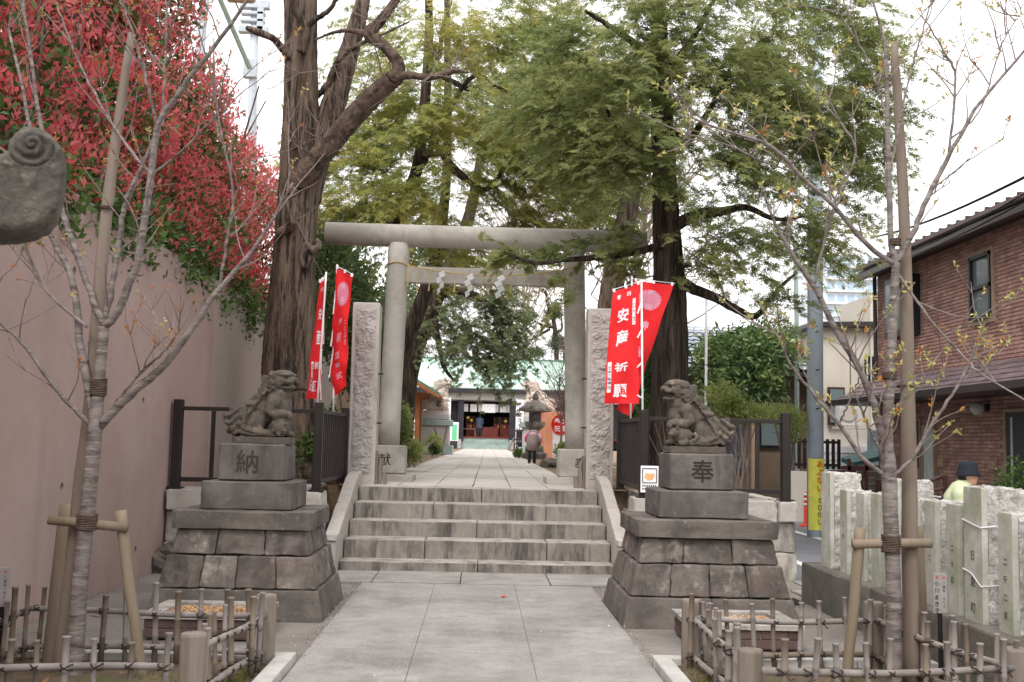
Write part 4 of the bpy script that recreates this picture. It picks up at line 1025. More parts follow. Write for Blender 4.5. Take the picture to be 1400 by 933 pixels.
def broad_crown(name, cl_, mat, parent, rng, L_=.09, W_=.045, shell=.5, up=.3, cluster=5, spread=.07):
    P, O = in_ellipsoids(cl_, rng, shell); n = len(P)
    P = np.repeat(P, cluster, 0)+rng.normal(0, spread, (n*cluster, 3)); O = np.repeat(O, cluster, 0)
    D = unit(O*.6+rand_dirs(n*cluster, rng)+np.array([0, 0, up])); S = unit(np.cross(D, rand_dirs(n*cluster, rng)))
    l = L_*rng.uniform(.6, 1.2, n*cluster); return fast_quads(name, leaves(P, D, S, l, l*W_/L_), mat, parent)
def conifer_crown(name, boughs, mat, parent, rng, k=9, sl=.20, ll=.085, lw=.022, droop=.5):
    """boughs: (n,7) start, direction, length. Flat drooping sprays on both sides of every bough"""
    B = np.asarray(boughs); s, d, Ln = B[:, :3], unit(B[:, 3:6]), B[:, 6:7]
    t = np.linspace(.12, 1, k)[None, :, None]
    dr = droop*rng.uniform(.5, 1.5, (len(B), 1, 1))
    P = s[:, None]+d[:, None]*Ln[:, None]*t+np.array([0, 0, -1.])*(dr*Ln[:, None]*t**2*.6)
    P = P+rng.normal(0, .02, P.shape)
    T = unit(d[:, None]+np.array([0, 0, -1.])*(dr*t*1.1)); side = unit(np.cross(T, np.array([0, 0, 1.])+rng.normal(0, .35, T.shape)))
    out = []
    for sg in (-1, 1, 0):
        A = unit(T*(.75 if sg else 1)+side*sg*.8+rng.normal(0, .18, T.shape)+np.array([0, 0, -.12])).reshape(-1, 3)
        S = unit(side*(.75)-T*sg*.8+rng.normal(0, .25, T.shape)).reshape(-1, 3)
        base = P.reshape(-1, 3); n = len(base); L1 = sl*rng.uniform(.55, 1.15, n)*np.tile(np.linspace(1.1, .6, k), len(B))
        for q, (f0, an, sc_) in enumerate(((.0, 0, 1.3), (.15, .8, 1), (.2, -.8, 1), (.45, .7, .85), (.5, -.7, .85), (.75, .6, .7), (.75, -.6, .7))):
            dd = unit(A*math.cos(an)+S*math.sin(an)); ss = unit(S*math.cos(an)-A*math.sin(an))
            l = ll*sc_*rng.uniform(.7, 1.25, n); out.append(leaves(base+A*(L1*f0)[:, None], dd, ss, l, np.full(n, lw)*rng.uniform(.7, 1.3, n)))
    w_ = np.array([0, 0, .0045])*1.0; a = P[:, :-1].reshape(-1, 3); b = P[:, 1:].reshape(-1, 3); sd = unit(np.cross(b-a, rng.normal(size=a.shape)))*.004
    o = fast_quads('bough_stems', np.stack([a-sd, a+sd, b+sd*.7, b-sd*.7], 1), M['twig_dark'], parent); o['kind'] = 'stuff'
    return fast_quads(name, np.concatenate(out), mat, parent)
def boughs_in(cl_, axis, rng, Lr=(.5, 1.1), out=1.0):
    P, O = in_ellipsoids([c[:3]+(c[3]*1.18, c[4]*1.25, c[5]*1.18, c[6]) for c in cl_], rng, .12); n = len(P); a = P-np.array([axis[0], axis[1], 0]); a[:, 2] = 0
    D = unit(unit(a)*out+rand_dirs(n, rng)*.8+np.array([0, 0, .05])); D[:, 2] *= .6
    return np.concatenate([P, D, rng.uniform(*Lr, (n, 1))], 1)
def thin(B, rng, scale, thr):
    keep = np.array([noise.noise(Vector(p[:3])*scale) > thr for p in B]); return B[keep]
def wavy(pts, n, amp, seed, rads):
    """resample a polyline with slight kinks; returns points and radii"""
    pts = [Vector(p) for p in pts]; m = len(pts)-1; P = []; Rr = []
    for i in range(n+1):
        t = i/n*m; k = min(int(t), m-1); f = t-k
        p0, p1, p2, p3 = pts[max(k-1, 0)], pts[k], pts[k+1], pts[min(k+2, m)]
        q = .5*((2*p1)+(p2-p0)*f+(2*p0-5*p1+4*p2-p3)*f*f+(3*p1-p0-3*p2+p3)*f**3)
        P.append(q+Vector((nz((i*.9, seed, 0)), nz((i*.9, seed, 5)), nz((i*.9, seed, 9))*.3))*amp)
        rt = i/n*(len(rads)-1); rk = min(int(rt), len(rads)-2); Rr.append(rads[rk]*(1-(rt-rk))+rads[rk+1]*(rt-rk))
    return P, Rr
def barked(mb, pts, rads, n=44, seg=60, ridge=.07, seed=0, amp=.01, ks=7):
    P, Rr = wavy(pts, seg, amp, seed, rads)
    def wob(th, i, p):
        c, s_ = math.cos(th), math.sin(th)
        return 1+ridge*(nz((c*ks*.55, s_*ks*.55, p.z*.9+seed))*1.1+.8*abs(nz((c*ks, s_*ks, p.z*2.1+seed*2))))+.06*nz((c*1.5, s_*1.5, p.z*.8+seed))
    mb.tube(P, Rr, n, wob=wob); return P

# ------------------------------------------------------------------ the big bare trunk, left of the gate
TYL = 15.2
bt = thing('bare_tree', (-2.66, TYL, UP), 'massive rough barked bare tree rising beside the left red banners', 'tree')
mb = MB()
tp = path(TYL, (394, 690), (394, 640), (393, 560), (392, 500), (399, 420), (404, 330), (408, 250), (411, 150), (411, 60), (409, -40), (405, -160))
barked(mb, tp, [.50, .40, .345, .325, .31, .285, .27, .245, .225, .215, .19], 64, 150, .10, 3, .012, 9)
for a in (.3, 1.4, 2.6, 3.7, 5.0, 5.7):
    mb.tube([(-2.66+.3*math.cos(a), TYL+.3*math.sin(a), 1.25), (-2.66+.5*math.cos(a), TYL+.5*math.sin(a), .98), (-2.66+.85*math.cos(a+.2), TYL+.85*math.sin(a+.2), .84)], [.15, .12, .04], 10)
mb.build('trunk', M['bark'], bt, True)
def limb(parent, name, uv, Y0, Y1, rads, mat, seed=0, n=16, seg=30, ridge=.12, amp=.02):
    pts = [at(u, v, Y0+(Y1-Y0)*i/(len(uv)-1)) for i, (u, v) in enumerate(uv)]
    m_ = MB(); P = barked(m_, pts, rads, n, seg, ridge, seed, amp, 4); m_.build(name, mat, parent, True); return P
limb(bt, 'limb', [(412, 300), (432, 215), (455, 145), (480, 60), (497, 0), (512, -70)], TYL, TYL+.3, [.20, .19, .17, .13, .10, .09], M['bark'], 5, 30, 60, .09)
main = limb(bt, 'limb', [(400, 262), (420, 232), (446, 204), (482, 161), (518, 125), (543, 104)], TYL-.15, TYL-.7, [.17, .155, .14, .135, .125, .11], M['bark_red'], 7, 24, 50, .1)
limb(bt, 'branch', [(540, 108), (545, 88), (526, 64), (504, 47), (519, 30), (545, -8), (560, -60)], TYL-.7, TYL-.9, [.10, .085, .07, .085, .07, .05, .04], M['bark_red'], 9, 14)
limb(bt, 'branch', [(541, 105), (560, 103), (589, 106), (621, 97), (640, 99)], TYL-.7, TYL-1.0, [.07, .055, .045, .035, .012], M['bark_red'], 11, 12)
limb(bt, 'branch', [(503, 48), (480, 42), (455, 45), (430, 55)], TYL-.8, TYL-.6, [.05, .03, .02, .012], M['bark_red'], 12, 10)
limb(bt, 'branch', [(430, 134), (446, 118), (462, 84), (490, 62), (512, 52), (560, 30)], TYL+.1, TYL-.4, [.05, .04, .035, .03, .022, .01], M['bark'], 13, 10)
limb(bt, 'branch', [(395, 78), (382, 62), (372, 52), (352, 44), (337, 38)], TYL-.2, TYL-.5, [.055, .05, .045, .05, .03], M['bark'], 14, 10)
limb(bt, 'branch', [(412, 72), (420, 40), (404, 12), (396, -30)], TYL-.3, TYL-.35, [.07, .06, .05, .04], M['bark_dark'], 15, 10)
limb(bt, 'branch', [(412, 45), (430, 28), (452, 12), (470, -20)], TYL-.28, TYL-.6, [.045, .04, .03, .02], M['bark_dark'], 16, 10)
for (u0, v0, u1, v1, s_) in ((432, 330, 424, 345, 1), (378, 320, 402, 302, 2)):
    limb(bt, 'stub', [(u0, v0), ((u0+u1)/2+6, (v0+v1)/2), (u1, v1)], TYL-.28, TYL-.42, [.05, .065, .05], M['bark'], 17+s_, 12, 10)
m_ = MB(); q = at(419, 350, TYL-.33)
m_.tube([q+Vector((.06*math.cos(t), -.02, .16*math.sin(t))) for t in [k*2*math.pi/20 for k in range(21)]], .035, 8); m_.build('bark_scar', M['bark'], bt, True)
rt = random.Random(21)
def twigs(mb, P, n, Lr, r, rr, up=.3, depth=2, tips=None, spread=1.0):
    """side twigs along a limb's points, branching once or twice"""
    for i in range(n):
        k = rr.randrange(max(1, len(P)//5), len(P)); p = Vector(P[k]); t = (Vector(P[min(k+1, len(P)-1)])-Vector(P[k-1])).normalized()
        d = (t*.5+Vector((rr.uniform(-1, 1), rr.uniform(-1, 1), rr.uniform(-.6, 1)))*spread+Vector((0, 0, up))).normalized(); Ln = rr.uniform(*Lr)
        pts = [p]
        for j in range(4):
            d = (d+Vector((rr.uniform(-1, 1), rr.uniform(-1, 1), rr.uniform(-.6, 1)))*.22).normalized(); pts.append(pts[-1]+d*Ln/4)
        mb.tube(pts, [r, r*.85, r*.7, r*.55, r*.35], 5)
        if tips is not None: tips.append((pts[-1], d))
        if depth > 1: twigs(mb, pts, rr.randint(1, 3), (Lr[0]*.5, Lr[1]*.5), r*.6, rr, up, depth-1, tips, spread)
mb = MB(); twigs(mb, main, 26, (.4, 1.1), .008, rt, .1)
twigs(mb, path(TYL-.3, (411, 60), (410, 100), (408, 200), (404, 300)), 26, (.3, .9), .007, rt, .1)
twigs(mb, path(TYL-.9, (545, 0), (525, 60), (520, 30), (589, 104), (621, 98)), 24, (.3, .9), .007, rt, .1)
o = mb.build('twigs', M['twig'], bt); o['kind'] = 'stuff'

# ------------------------------------------------------------------ conifers round the gate
M['fol_near'] = leafmat('cypress_foliage', ['56653f', '788656', '939d66', 'a6a86e', 'afa66e'], .8, .58)
M['fol_yellow'] = leafmat('yellowing_cypress_foliage', ['5f7042', '839150', 'a0a55e', 'b2aa62', 'b9a662'], .7, .6)
M['fol_dark'] = leafmat('dark_foliage', ['2b381f', '40512f', '57673f', '6d784c'], .6, .35)
M['fol_grey'] = leafmat('greyish_foliage', ['4a5838', '66734d', '828a63', '96946f'], .5, .45)
def clump(u, v, ru, rv, Y, ry, n):
    """ellipsoid of foliage whose outline in the survey is centred (u,v) with half-sizes ru, rv photo pixels, at distance Y"""
    p = at(u, v, Y); k = Y/FPX; return (p.x, p.y, p.z, ru*k, ry, rv*k, n)
CY = 15.6
ct = thing('cypress_tree', (2.68, CY, UP), 'tall cypress with feathery drooping foliage right of the torii', 'tree')
mb = MB(); barked(mb, path(CY, (916, 690), (916, 600), (916, 500), (915, 400), (911, 300), (905, 150), (900, 0), (897, -200)), [.34, .28, .25, .225, .19, .15, .11, .06], 52, 120, .10, 6, .008, 9); mb.build('trunk', M['bark_dark'], ct, True)
limb(ct, 'limb', [(928, 384), (950, 396), (980, 408), (1008, 424), (1034, 432), (1062, 398), (1090, 372)], CY-.1, CY-.5, [.09, .075, .065, .055, .045, .03, .015], M['bark_dark'], 31, 14)
limb(ct, 'limb', [(925, 308), (955, 293), (985, 290), (1020, 284), (1060, 300), (1100, 296)], CY-.1, CY-.6, [.09, .075, .06, .045, .03, .015], M['bark_dark'], 32, 14)
limb(ct, 'limb', [(905, 335), (870, 345), (820, 352), (770, 356), (735, 360), (700, 350), (680, 340)], CY-.2, CY-.1, [.06, .05, .042, .035, .028, .02, .01], M['bark_dark'], 33, 12)
limb(ct, 'limb', [(905, 215), (870, 200), (845, 182), (830, 150)], CY-.1, CY-.6, [.08, .06, .045, .02], M['bark_dark'], 34, 12)
limb(ct, 'limb', [(905, 170), (940, 190), (970, 150), (1000, 90)], CY-.1, CY-.6, [.07, .055, .04, .02], M['bark_dark'], 35, 12)
limb(ct, 'limb', [(903, 110), (935, 70), (960, 30), (985, -20)], CY, CY-.4, [.07, .05, .04, .02], M['bark_dark'], 36, 12)
limb(ct, 'limb', [(903, 90), (868, 60), (840, 40), (800, 15)], CY, CY-.4, [.07, .05, .04, .02], M['bark_dark'], 37, 12)
limb(ct, 'limb', [(915, 392), (932, 366), (945, 362)], CY-.2, CY-.3, [.05, .04, .035], M['bark_dark'], 38, 10)
rng = np.random.default_rng(3)
cl1 = [clump(*c) for c in ((905, 110, 60, 90, CY-.7, .5, 110), (905, 30, 60, 60, CY-.7, .5, 60), (900, 215, 50, 50, CY-.7, .4, 60), (1100, 180, 90, 80, CY+.6, 1.0, 130), (1010, 110, 90, 90, CY+.6, 1.0, 120), (1150, 60, 60, 70, CY+.3, 1.0, 90), (860, 100, 80, 90, CY+.4, 1, 130), (1040, 330, 90, 50, CY+.2, 1, 70), (905, 30, 150, 75, CY, 1.3, 170), (800, 60, 80, 70, CY-.3, 1.0, 120), (780, 150, 80, 60, CY-.2, 1.0, 110), (850, 170, 70, 60, CY-.5, .9, 110), (960, 110, 110, 80, CY-.3, 1.1, 190),
    (1040, 60, 110, 70, CY, 1.1, 150), (1060, 160, 100, 70, CY-.2, 1.0, 150), (1140, 120, 60, 90, CY+.4, .9, 110), (1150, 230, 55, 60, CY+.3, .9, 85), (980, 220, 90, 50, CY-.4, .9, 120), (860, 225, 70, 40, CY-.4, .8, 100),
    (800, 205, 60, 50, CY-.1, .9, 90), (1050, 260, 80, 40, CY-.3, .8, 75), (1110, 320, 60, 40, CY, .8, 45), (960, 320, 60, 30, CY-.4, .6, 40), (1000, 350, 60, 35, CY-.4, .6, 30), (905, 240, 30, 45, CY-.6, .3, 40), (1030, 410, 35, 20, CY-.5, .4, 22), (940, 355, 30, 35, CY-.2, .4, 22), (930, -40, 260, 60, CY, 1.3, 170), (1100, 0, 90, 60, CY, 1, 80), (1190, 170, 30, 70, CY+.5, .6, 30))]
B1 = boughs_in(cl1, (2.5, CY), rng, (.45, 1.0))
B1 = thin(thin(B1, rng, 1.3, -.24), rng, 3.4, -.18)
conifer_crown('crown', B1, M['fol_near'], ct, rng, 9, .19, .065, .0165)
# low sprays that hang in front of the gate's crossbeam
cl1b = [clump(*c) for c in ((860, 330, 35, 20, CY-.1, .25, 12), (810, 335, 35, 20, CY-.1, .25, 9), (755, 348, 40, 16, CY-.05, .25, 8), (705, 345, 30, 14, CY-.05, .2, 10), (790, 395, 14, 12, CY-.1, .15, 5), (880, 360, 22, 25, CY-.2, .2, 12))]
B1b = boughs_in(cl1b, (2.5, CY), rng, (.3, .6))
conifer_crown('low_sprays', B1b, M['fol_near'], ct, rng, 7, .16, .08, .022, .4)

CB = 23.
cb = thing('cypress_tree', at(545, 640, CB)+Vector((0, 0, -.1)), 'tall yellow-green cypress standing behind the left half of the torii', 'tree')
mb = MB()
barked(mb, path(CB, (532, 690), (536, 520), (540, 420), (543, 303), (553, 278), (571, 228), (578, 171), (586, 71), (586, 0), (584, -90)), [.2, .18, .16, .14, .13, .12, .115, .10, .08, .06], 24, 70, .08, 10)
mb.build('trunk', M['bark_dark'], cb, True)
for i, uv in enumerate(([(572, 215), (595, 212), (612, 212)], [(588, 60), (600, 80), (605, 40), (618, 0)], [(580, 165), (600, 205), (620, 235), (640, 250)], [(575, 230), (640, 110), (680, 120)], [(590, 95), (640, 122), (670, 118), (700, 125)], [(612, 220), (660, 260), (690, 230), (715, 215)])):
    limb(cb, 'limb', uv, CB, CB-.6, [.07, .055, .04, .02], M['bark_dark'], 50+i, 9, 16)
cl2 = [clump(*c) for c in ((580, 180, 50, 110, CB-1.6, .5, 70), (560, 260, 60, 40, CB-1.6, .5, 40), (600, 60, 50, 60, CB-1.6, .5, 40), (470, 200, 40, 60, CB, 1.0, 70), (800, 120, 60, 80, CB, 1.2, 90), (800, 270, 60, 40, CB, 1.2, 70), (520, 230, 75, 80, CB, 1.3, 150), (560, 130, 60, 70, CB, 1.2, 100), (640, 60, 90, 60, CB, 1.4, 130), (620, 170, 90, 60, CB-.3, 1.3, 130), (680, 230, 90, 60, CB-.2, 1.2, 140), (560, 290, 110, 40, CB, 1.3, 130), (700, 300, 100, 30, CB, 1.2, 95), (730, 130, 80, 60, CB, 1.2, 100), (480, 290, 50, 40, CB, 1, 60), (700, 20, 80, 40, CB, 1.2, 80), (620, 350, 90, 30, CB, 1.2, 90), (740, 200, 60, 60, CB+.5, 1.2, 80))]
B2 = thin(boughs_in(cl2+[c[:6]+(int(c[6]*.35),) for c in cl2], (-1.2, CB), rng, (.6, 1.3)), rng, 1.0, -.26)
B2 = thin(B2, rng, 2.6, -.16)
conifer_crown('crown', B2, M['fol_yellow'], cb, rng, 9, .25, .085, .022)
CC = 27.
cc_ = thing('cypress_tree', at(603, 640, CC)+Vector((0, 0, -.1)), 'slim dark trunked cypress just behind the yellow-green one', 'tree')
mb = MB(); barked(mb, path(CC, (520, 690), (532, 560), (553, 475), (580, 405), (600, 340), (605, 303), (611, 228), (612, 80), (610, -60)), [.22, .21, .2, .18, .16, .13, .11, .09, .06], 20, 60, .1, 12); mb.build('trunk', M['bark_dark'], cc_, True)
cl3 = [clump(*c) for c in ((690, 170, 80, 90, CC, 1.6, 120), (820, 180, 80, 100, CC, 1.6, 110), (640, 130, 130, 100, CC, 1.6, 130), (560, 60, 90, 60, CC, 1.4, 60), (740, 80, 90, 90, CC, 1.5, 100), (760, 250, 70, 70, CC, 1.3, 90), (600, 260, 130, 60, CC, 1.4, 110), (480, 320, 60, 60, CC, 1.3, 70))]
B3 = thin(boughs_in(cl3, (-.9, CC), rng, (.7, 1.5)), rng, .8, -.2)
conifer_crown('crown', B3, M['fol_near'], cc_, rng, 8, .28, .11, .03)
CD = 20.
cd = thing('leaning_tree', at(822, 640, CD)+Vector((0, 0, -.1)), 'leaning dark trunk between the right gate pillar and the crossbeam', 'tree')
mb = MB(); barked(mb, path(CD, (815, 690), (822, 560), (832, 430), (845, 350), (858, 290), (872, 200), (880, 120)), [.26, .24, .22, .20, .18, .15, .1], 28, 70, .1, 14); mb.build('trunk', M['bark'], cd, True)
cl4 = [clump(*c) for c in ((850, 200, 90, 70, CD, 1.1, 110), (870, 120, 80, 60, CD, 1.1, 80), (900, 290, 60, 40, CD, 1, 45))]
conifer_crown('crown', thin(boughs_in(cl4, (3, CD), rng, (.6, 1.2)), rng, .9, -.0), M['fol_grey'], cd, rng, 8, .24, .10, .024)
# drooping evergreen beyond the gate, hanging before the hall roof
CE = 36.
ce = thing('evergreen_tree', at(570, 640, CE)+Vector((0, 0, -.1)), 'evergreen whose grey-green boughs hang in front of the hall roof', 'tree')
mb = MB(); barked(mb, path(CE, (545, 660), (556, 520), (580, 440), (610, 380), (640, 300), (660, 200)), [.4, .36, .32, .26, .2, .12], 20, 50, .1, 15); mb.build('trunk', M['bark_dark'], ce, True)
limb(ce, 'limb', [(600, 395), (640, 400), (670, 420), (690, 460)], CE, CE-1, [.16, .12, .09, .05], M['bark_dark'], 61, 9, 16)
limb(ce, 'limb', [(590, 420), (600, 470), (606, 500), (620, 520)], CE, CE-1, [.12, .09, .07, .04], M['bark_dark'], 62, 9, 16)
cl5 = [clump(*c) for c in ((620, 430, 55, 45, CE, 1.8, 170), (670, 420, 55, 45, CE, 1.8, 150), (655, 480, 60, 45, CE-.5, 1.6, 170), (605, 480, 25, 24, CE, 1.2, 40), (652, 520, 34, 24, CE-.5, 1.2, 60), (690, 470, 20, 24, CE, 1, 28), (700, 430, 22, 35, CE+.5, 1.2, 30), (585, 430, 30, 40, CE+1, 1.2, 36), (650, 380, 120, 40, CE, 2, 130))]
conifer_crown('crown', thin(boughs_in(cl5, (-1.5, CE), rng, (.7, 1.3), .5), rng, 1.1, -.02), M['fol_grey'], ce, rng, 8, .26, .10, .03, .8)

# ------------------------------------------------------------------ shrubs
def shrub(name, label, cl_, mat, base, L_=.08, W_=.035, seed=1, cluster=5, spread=.06, stem=M['twig'], nst=7, group=None, shell=.35):
    g = thing(name, base, label, 'shrub', group); rg = np.random.default_rng(seed); rr = random.Random(seed)
    m_ = MB()
    for i in range(nst):
        c = cl_[i % len(cl_)]; b = Vector(base)+Vector((rr.uniform(-.15, .15), rr.uniform(-.1, .1), 0)); t = Vector((c[0]+rr.uniform(-.5, .5)*c[3], c[1]+rr.uniform(-.5, .5)*c[4], c[2]+rr.uniform(-.2, .6)*c[5]))
        m_.tube([b, b.lerp(t, .5)+Vector((rr.uniform(-.1, .1), rr.uniform(-.1, .1), .05)), t], [.018, .013, .006], 6)
    m_.build('stems', stem, g); broad_crown('foliage', cl_, mat, g, rg, L_, W_, shell, .3, cluster, spread); return g
M['leaf_mid'] = leafmat('shrub_leaves', ['26381c', '3f562b', '5c7a3c', '7f9a52'], 1.2, .3, .45, .4)
M['leaf_light'] = leafmat('fresh_green_leaves', ['5e7038', '80904a', '9ca562', 'b4b880'], 1.5, .4, .5)
M['leaf_glossy'] = leafmat('glossy_evergreen_leaves', ['1f2f1a', '37502b', '5b7644', '93a667', 'b5c088'], 1.6, .2, .35, .5)
M['leaf_red'] = leafmat('red_photinia_leaves', ['a83a44', 'cf5058', 'e06c72', 'e58c86', '96704a'], 1.6, .55, .4, .4)
shrub('shrub', 'dark green shrub behind the left railing at the big trunk\'s foot', [clump(448, 600, 30, 45, 15.6, .4, 300), (at(420, 615, 15).x, 15, at(420, 615, 15).z, .2, .3, .3, 120)], M['leaf_mid'], at(445, 660, 15.5), .09, .04, 11)
shrub('shrub', 'dense dark shrubbery behind the left red banners', [clump(480, 440, 50, 100, 19.5, .8, 1300), clump(450, 360, 40, 60, 20, .8, 650), clump(510, 540, 25, 60, 19.5, .5, 380), clump(540, 590, 16, 35, 21, .5, 200)], M['fol_dark'], at(490, 650, 19.5), .11, .045, 12)
shrub('shrub', 'bright green shrub between the torii base and the wash pavilion', [clump(551, 585, 9, 34, 24, .4, 300), clump(594, 604, 12, 12, 40, .5, 160)], M['leaf_light'], at(560, 640, 24), .09, .045, 13)
shrub('shrub', 'leafy shrub behind the right side railing below the cypress', [clump(890, 520, 25, 80, 17, .5, 600), clump(868, 590, 14, 50, 16.3, .3, 200), clump(940, 590, 40, 50, 17, .5, 420)], M['leaf_mid'], at(890, 650, 17), .09, .035, 14)
shrub('evergreen_bush', 'large rounded glossy evergreen in front of the tiled house', [clump(1020, 490, 60, 42, 25, 1.0, 900), clump(985, 500, 42, 45, 25, .9, 620), clump(1055, 480, 40, 35, 25.3, .8, 420), clump(1000, 530, 45, 35, 24.6, .8, 420), clump(1045, 530, 25, 30, 25, .7, 200)], M['leaf_glossy'], at(1012, 640, 25), .17, .06, 15, 6, .12)
shrub('bush', 'yellow-green bush just above the right railing', [clump(1022, 565, 38, 9, 17.5, .35, 300), clump(1000, 552, 20, 12, 17.6, .3, 150), clump(985, 540, 26, 16, 19, .4, 160)], M['leaf_light'], at(1015, 640, 17.5), .075, .03, 16)
shrub('bush', 'feathery green bush at the right end of the railing by the grey pole', [clump(1082, 580, 18, 26, 20, .4, 300), clump(1060, 566, 26, 10, 20, .4, 160)], M['leaf_light'], at(1080, 640, 20), .1, .02, 17)
# dry stalks behind the right railing
g = thing('dry_stalks', (2.9, 13.3, UP), 'bundle of dry pale stalks behind the right railing', 'dry plants'); rr = random.Random(5); mb = MB()
for i in range(60):
    b = Vector((rr.uniform(2.35, 3.3), rr.uniform(13.0, 13.7), .86)); d = Vector((rr.uniform(-.35, .35), rr.uniform(-.2, .2), 1)); h = rr.uniform(.5, 1.05)
    mb.tube([b, b+d*h*.5, b+d*h+Vector((rr.uniform(-.1, .1), 0, -.03))], [.005, .004, .002], 4)
o = mb.build('stalks', M['bamboo_tan'], g); o['kind'] = 'stuff'

# ------------------------------------------------------------------ red-leaved hedge on the bank above the left wall
hg = thing('photinia_hedge', (-5, 11, 3.2), 'tall photinia hedge with bright red young leaves above the pink wall', 'hedge')
rg = np.random.default_rng(8); red = []; grn = []
for i in range(190):
    y = rg.uniform(6.0, 21.0); x = rg.uniform(-6.4, -3.75); 
    topz = 9.0-.30*(y-6) if y < 12 else 7.2-.09*(y-12)
    z = rg.uniform(3.3, max(3.7, topz)); r = rg.uniform(.45, .8)
    grn.append((x, y, z, r, r, r*.9, 105)); red.append((x, y, z+.06, r*1.12, r*1.12, r, int(125*(.35+.65*min(1, (z-2.9)/1.8)))))
for i in range(48):
    y = rg.uniform(7, 21); grn.append((-3.7, y, rg.uniform(3.25, 3.7), .35, .5, .45, 110)); red.append((-3.75, y, 3.8, .4, .5, .4, 25))
broad_crown('green_leaves', grn, M['leaf_glossy_dark'] if 'leaf_glossy_dark' in M else M['leaf_mid'], hg, rg, .10, .05, .3, .2, 4, .07)
broad_crown('red_leaves', red, M['leaf_red'], hg, rg, .092, .034, .7, .7, 6, .05)
mb = MB(); rr = random.Random(4)
for i in range(40):
    y = rr.uniform(6.5, 19); x = rr.uniform(-5.8, -3.9); h = rr.uniform(1.2, 4.2)
    mb.tube([(x, y, 3.15), (x+rr.uniform(-.3, .3), y+rr.uniform(-.3, .3), 3.2+h*.5), (x+rr.uniform(-.6, .6), y+rr.uniform(-.5, .5), 3.2+h)], [.04, .028, .012], 7)
mb.build('stems', M['bark'], hg)

# ------------------------------------------------------------------ staked saplings
M['bud'] = leafmat('young_cherry_leaves', ['8f9a4e', 'b3b565', 'c9c07a', 'c58a4a'], 6, .4, .5)
M['bud_red'] = leafmat('orange_buds', ['b5692e', 'c88a4a', '9a4a2a'], 6, .4, .5)
def sapling(base, label, trunk, trads, brs, Y, seed, leafy):
    g = thing('cherry_sapling', base, label, 'sapling'); rr = random.Random(seed); rg = np.random.default_rng(seed)
    m_ = MB(); P = barked(m_, trunk, trads, 20, 60, .05, seed, .006, 3); m_.build('trunk', M['cherry'], g, True)
    tips = []; tw = MB()
    for i, (uv, y1, rads) in enumerate(brs):
        pts = [at(u, v, Y+(y1-Y)*k/(len(uv)-1)) for k, (u, v) in enumerate(uv)]
        m_ = MB(); Q, rr_ = wavy(pts, 26, .012, seed+i, rads); m_.tube(Q, rr_, 10); m_.build('branch', M['cherry'], g, True)
        twigs(tw, Q, 7 if len(uv) > 3 else 4, (.18, .6), .0055, rr, .35, 2, tips, .9); tips.append((Q[-1], (Q[-1]-Q[-2]).normalized()))
    o = tw.build('twigs', M['twig'], g); o['kind'] = 'stuff'
    Pn = []; Dn = []
    for p, d in tips:
        if rr.random() > leafy: continue
        n = rr.randint(6, 12)
        for k in range(n): Pn.append(np.array(p)-np.array(d)*rr.uniform(0, .07)); Dn.append(unit(np.array(d)*.5+rg.normal(size=3)*.8+np.array([0, 0, .2])))
    if Pn:
        Pn, Dn = np.array(Pn), np.array(Dn); n = len(Pn); S = unit(np.cross(Dn, rand_dirs(n, rg))); l = rg.uniform(.02, .042, n)*(1 if leafy > .5 else .8)
        sh = rg.permutation(n//4 if n > 8 else n)
        idx = np.argsort(np.repeat(rg.random(n//6+1), 6)[:n], kind='stable'); Pn, Dn, S, l = Pn[idx], Dn[idx], S[idx], l[idx]
        h = int(n*(.85 if leafy > .5 else .2)); q = leaves(Pn, Dn, S, l, l*.4); o = fast_quads('young_leaves', q[:h], M['bud'], g); o['kind'] = 'stuff'
        o = fast_quads('orange_buds', q[h:], M['bud_red'], g); o['kind'] = 'stuff'
    return g
YS = 6.9
